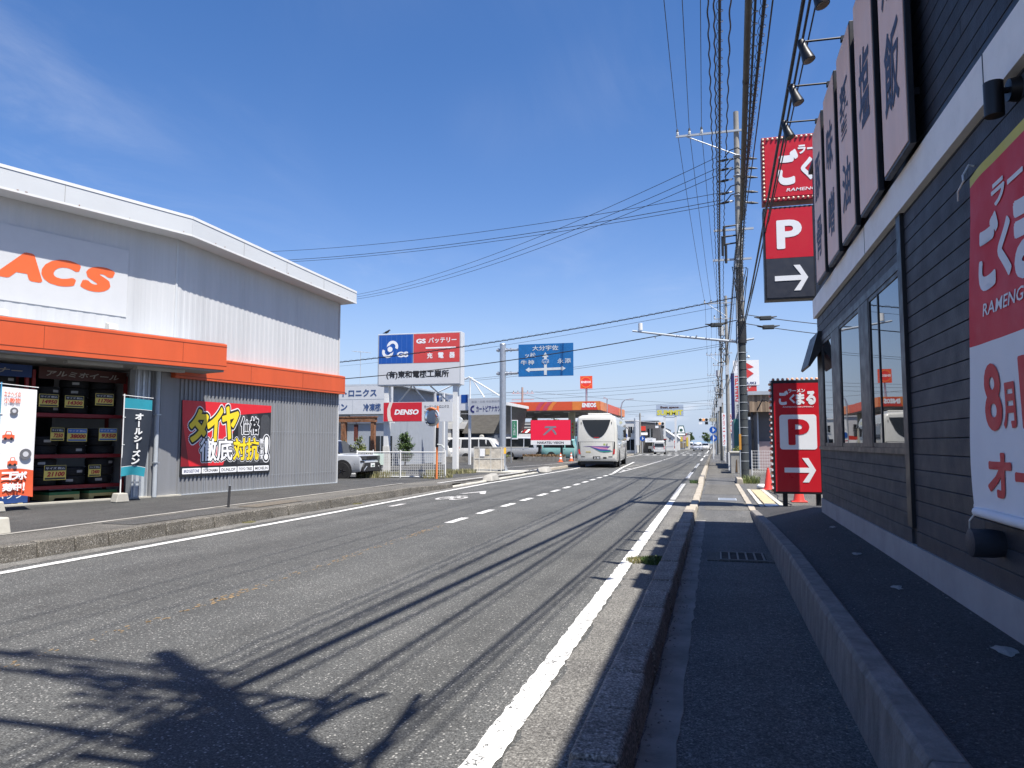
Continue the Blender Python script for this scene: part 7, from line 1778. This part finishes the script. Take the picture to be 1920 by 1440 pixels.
labs = ['second concrete utility pole along the sidewalk beyond the navy sign', 'third utility pole along the sidewalk', 'fourth utility pole just past the crossing', 'fifth utility pole along the far sidewalk', 'sixth utility pole far down the sidewalk', 'last utility pole in sight down the road']
for (x, y, h), l in zip(poles_far, labs):
    t = pole(x, y, h, l, 1, ((h - .6, -1.6, .4, 3), (h - 1.8, -.9, .5, 2), (h - 3.4, -.7, .5, 0), (h - 4.4, -.6, .4, 0)))
    MB().lathe([(.001, 0), (.22, 0), (.22, .7), (.001, .72)], 12, (x - .38, y, h - 3.0)).build('transformer', m_box_g, t, smooth=40)
    MB().box(x - .12, x + .12, y - .3, y - .15, h - 6, h - 5.3).build('grey_cabinet', m_box_g, t)
    for z in (h - 2.4, h - 4.0, h - 5.0): strain((x - .12, y, z), (-1, 0, -.15), t, .5)
    for k in range(4): MB().tube([(x - .1, y - .1, h - 2.5 - k * .5), (x - .5, y - .1, h - 3 - k * .5), (x - .1, y - .1, h - 3.6 - k * .5)], .025, 5).build('jumper', m_cable, t)
# slim steel poles between them
for k, (x, y, h, lab) in enumerate(((.55, 66, 6.2, 'slim dark pole with boxes between the utility poles'), (.35, 100, 7, 'slim dark pole beside the signal arm'))):
    t = thing('slim_pole', lab, 'pole', (x, y, .03)); MB().tube([(x, y, .03), (x, y, h)], [.11, .08], 10).build('shaft', m_sleeve, t, smooth=50)
    MB().box(x - .2, x + .1, y - .2, y - .09, h - 1.6, h - .9).build('box', m_box_g, t); MB().box(x - .45, x + .4, y - .05, y + .02, h - .5, h - .43).build('arm', m_steel_paint, t)
lp_ = thing('utility_pole', 'utility pole with crossarms rising behind the filling station roof', 'utility pole', (-20.2, 79, .05)); MB().tube([(-20.2, 79, .05), (-20.2, 79, 7.6)], [.15, .11], 12).build('shaft', m_pole, lp_, smooth=50)
for z in (6.9, 6.2): MB().box(-21.4, -18.9, 78.95, 79.03, z, z + .08).build('crossarm', m_steel_paint, lp_)
for x in (-21.2, -20.7, -19.6, -19.1): insulator((x, 78.98, 6.98), lp_)
lq_ = thing('utility_pole', 'grey utility pole standing before the dark angular building', 'utility pole', (-11.0, 116, .03)); MB().tube([(-11.0, 116, .03), (-11.0, 116, 6.1)], [.15, .12], 10).build('shaft', m_pole, lq_, smooth=50); MB().box(-11.7, -10.4, 115.95, 116.05, 5.6, 5.68).build('crossarm', m_steel_paint, lq_)

def span(a, b, sag, n=16): 
    a, b = Vector(a), Vector(b)
    return [a + (b - a) * (i / n) - Vector((0, 0, sag * 4 * (i / n) * (1 - i / n))) for i in range(n + 1)]
def wire(name, label, pts, r, group, spiral=0, wav=0, pitch=.5, n=6):
    pts = [Vector(p) for p in pts]
    if wav:
        L = [0]
        for p, q in zip(pts, pts[1:]): L.append(L[-1] + (q - p).length)
        out = []; N = int(L[-1] / .12)
        for i in range(N + 1):
            s = L[-1] * i / N; k = max(j for j in range(len(L)) if L[j] <= s + 1e-6); k = min(k, len(pts) - 2)
            t = (s - L[k]) / (L[k + 1] - L[k]); c = pts[k] + (pts[k + 1] - pts[k]) * t
            out.append(c + Vector((wav * math.sin(s * 6.28 / pitch), 0, wav * math.cos(s * 6.28 / pitch * .87))))
        pts_t = out
    else: pts_t = pts
    o = MB().tube(pts_t, r, n).build(name, m_cable, smooth=80)
    tag(o, label, 'cable', group)
    if spiral:
        L = [0]
        for p, q in zip(pts, pts[1:]): L.append(L[-1] + (q - p).length)
        N = int(L[-1] / spiral * 9); hl = []
        for i in range(N + 1):
            s = L[-1] * i / N; k = max(j for j in range(len(L)) if L[j] <= s + 1e-6); k = min(k, len(pts) - 2)
            c = pts[k] + (pts[k + 1] - pts[k]) * ((s - L[k]) / (L[k + 1] - L[k])); a = i / 9 * 6.28
            hl.append(c + Vector((math.cos(a), 0, math.sin(a))) * (r + .028))
        MB().tube(hl, .0055, 4).build('spiral_hanger', m_cable, o)
    return o
G = 'overhead cables along the right side'
far = poles_far
def run(x1, z1, x2, z2, x3, z3, r, label, sag=.35, spiral=0, wav=0, pitch=.5, tail=True, name='overhead_cable'):
    pts = span((x1, -26, z1 + .2), (x1 + .05, .95, z1), .5, 10)[:-1] + span((x1 + .05, .95, z1), (x2, 29.85, z2), sag, 20)
    if tail: pts = pts[:-1] + span((x2, 29.85, z2), (x3, 58, z3), sag * .9, 12)
    return wire(name, label, pts, r, G, spiral, wav, pitch)
for k, x in enumerate((-.86, -.40, .06)):
    run(x, 12.6, -1.19 + k * .47, 13.98, -.52 + k * .47, 12.25, .011, ('outermost thin power line over the road side', 'middle thin power line over the road side', 'inner thin power line nearest the poles')[k], .35)
for k, (x, z, x2, z2, pp) in enumerate(((-.10, 8.5, .18, 9.75, .95), (.0, 8.4, .28, 9.7, .8), (.28, 8.45, .50, 9.6, 1.1))):
    run(x, z, x2, z2, .5 + k * .12, 8.4, .014, ('twisted low voltage cable, outermost of three', 'twisted low voltage cable in the middle of three', 'twisted low voltage cable closest to the pole')[k], .25, 0, .012, pp * .8)
run(.10, 8.3, .32, 8.68, .6, 7.9, .024, 'black telephone cable wound with a spiral hanger', .3, .30)
run(.66, 7.6, .92, 8.62, .9, 7.6, .026, 'black spiral bound cable right of the thick conduit', .5, .26)
run(.76, 7.5, 1.0, 8.5, 1.0, 7.4, .012, 'thin black cable right of the thick conduit', .5)
run(.98, 6.9, 1.22, 6.25, 1.1, 6.0, .024, 'heavy black cable bundle passing the red pole sign', .25)
run(1.03, 6.85, 1.24, 6.15, 1.12, 5.9, .016, 'thin cable beside the heavy bundle by the red pole sign', .35)
run(1.12, 6.7, 1.30, 6.6, 1.2, 6.4, .010, 'thin slack cable under the shop spotlights', .3)
tube_pts = span((.40, 1.0, 8.45), (.98, 29.8, 6.3), -.05, 22)
o = wire('overhead_cable', 'thick grey conduit clipped round the cable towards the pole', tube_pts, .026, G)
cut = [p for p in tube_pts if p.y < 19.6]
MB().tube(cut, .052, 12).build('conduit', M('cable_conduit', (.10, .095, .085), .7, var=.2, scale=6), o, smooth=80)
for p in cut[::3]: MB().tube([p, p + Vector((.0, .10, 0))], .057, 12).build('conduit_joint', m_cable, o)
wire('overhead_cable', 'spiral bound cable continuing beside the thick conduit', span((.5, 1.0, 8.2), (1.0, 29.8, 6.2), .05, 18), .018, G, .28)
# lines beyond the second pole
for k in range(len(far) - 1):
    (x0, y0, h0), (x1, y1, h1) = far[k], far[k + 1]
    for j, (dx, dz, r) in enumerate(((-1.5, -.35, .012), (-1.05, -.35, .012), (-.6, -.35, .012), (-.5, -3.3, .022), (-.3, -3.35, .03), (-.2, -4.3, .03), (.2, -4.5, .025))):
        wire('overhead_cable', '%s of the cables between the %s and %s poles' % (('thin outer one', 'thin middle one', 'thin inner one', 'upper dark one', 'thick upper one', 'thick lower one', 'lowest one')[j], ('second', 'third', 'fourth', 'fifth', 'sixth')[k], ('third', 'fourth', 'fifth', 'sixth', 'last')[k]), span((x0 + dx, y0, h0 + dz), (x1 + dx, y1, h1 + dz), .5, 8), r, G, n=5)
# lines crossing the road
G2 = 'overhead cables crossing the road'
def aim(u0, name): return name
for k, (a, b, sag, r, lab, sp) in enumerate((
    ((.45, 29.9, 12.85), (-30.0, 55.0, 13.45), .9, .012, 'topmost of three steep wires rising from the tyre shop roof to the pole', 0),
    ((.45, 29.9, 12.4), (-30.0, 55.0, 13.30), .9, .012, 'middle of three steep wires rising from the tyre shop roof to the pole', 0),
    ((.45, 29.9, 12.1), (-30.0, 55.0, 13.15), .9, .012, 'lowest of three steep wires rising from the tyre shop roof to the pole', 0),
    ((.50, 29.9, 11.35), (-46.0, 48.0, 17.0), 1.2, .012, 'upper of the flatter wires running behind the tyre shop roof', 0),
    ((.50, 29.9, 11.05), (-46.0, 48.0, 16.2), 1.2, .014, 'middle of the flatter wires running behind the tyre shop roof', 0),
    ((.50, 29.9, 10.9), (-46.0, 48.0, 16.1), 1.2, .012, 'lowest of the flatter wires running behind the tyre shop roof', 0),
    ((.95, 29.9, 7.15), (-17.5, 31.2, 5.2), .25, .020, 'spiral bound cable crossing the road in front of the battery sign', .30),
    ((.95, 29.9, 6.25), (-17.5, 31.4, 4.45), .30, .020, 'lower cable crossing the road in front of the direction sign', 0),
    ((.95, 29.9, 6.9), (-40.0, 60.0, 8.2), .6, .008, 'faint thin cable crossing high over the direction sign', 0),
    ((.95, 58, 9.0), (-34.0, 76.0, 8.0), .5, .014, 'double cable from the second pole to the filling station, upper', 0),
    ((.95, 58, 8.85), (-34.0, 76.0, 7.8), .5, .014, 'double cable from the second pole to the filling station, lower', 0),
    ((.85, 87, 9.0), (-30.0, 100, 8.6), .5, .016, 'upper of three far cables above the yellow lettered sign', 0),
    ((.85, 87, 8.6), (-30.0, 100, 8.2), .5, .016, 'middle of three far cables above the yellow lettered sign', 0),
    ((.85, 87, 8.1), (-30.0, 100, 7.7), .5, .016, 'lowest of three far cables above the yellow lettered sign', 0),
    ((.7, 118, 8.2), (-40, 130, 7.2), .5, .018, 'far cable crossing behind the yellow lettered sign', 0),
    ((.7, 118, 7.4), (-40, 130, 6.6), .5, .018, 'lower far cable crossing behind the yellow lettered sign', 0),
    ((.5, 150, 8.2), (-40, 150, 8.0), .5, .02, 'distant cable crossing beyond the signals', 0),
    ((-21.0, 79, 7.1), (-10.9, 116, 5.8), .4, .014, 'cable from the filling station pole towards the crossing', 0),
    ((-20.0, 79, 7.1), (-55, 79, 7.4), .5, .014, 'cable from the filling station pole running behind the battery sign', 0),
    ((-19.2, 79, 7.1), (10, 96, 6.2), .5, .014, 'cable from the filling station pole over the coach', 0),
    ((1.25, 29.9, 6.45), (12, 34, 6.1), .3, .016, 'upper cable leading from the pole behind the noodle shop', 0),
    ((1.25, 29.9, 6.1), (12, 34, 5.6), .3, .016, 'lower cable leading from the pole behind the noodle shop', 0))):
    w_ = wire('crossing_cable', lab, span(a, b, sag, 24), r, G2, sp, n=5)
for k, (x, y, z, lab) in enumerate(((.15, 29.95, 6.12, 'grey cable closure left of the pole'), (2.0, 30.2, 6.35, 'upper grey cable closure right of the pole'), (2.1, 30.25, 6.0, 'lower grey cable closure right of the pole'))):
    t = thing('cable_closure', lab + ' below the crossing cables', 'cable closure', (x, y, z)); MB().box(x - .22, x + .22, y - .09, y + .09, z - .10, z + .06).build('case', m_sleeve, t, bevel=.03)
    for s in (-1, 1): MB().tube([(x + s * .22, y, z), (x + s * .42, y, z + .03)], [.04, .015], 8).build('cable_gland', m_cable, t)
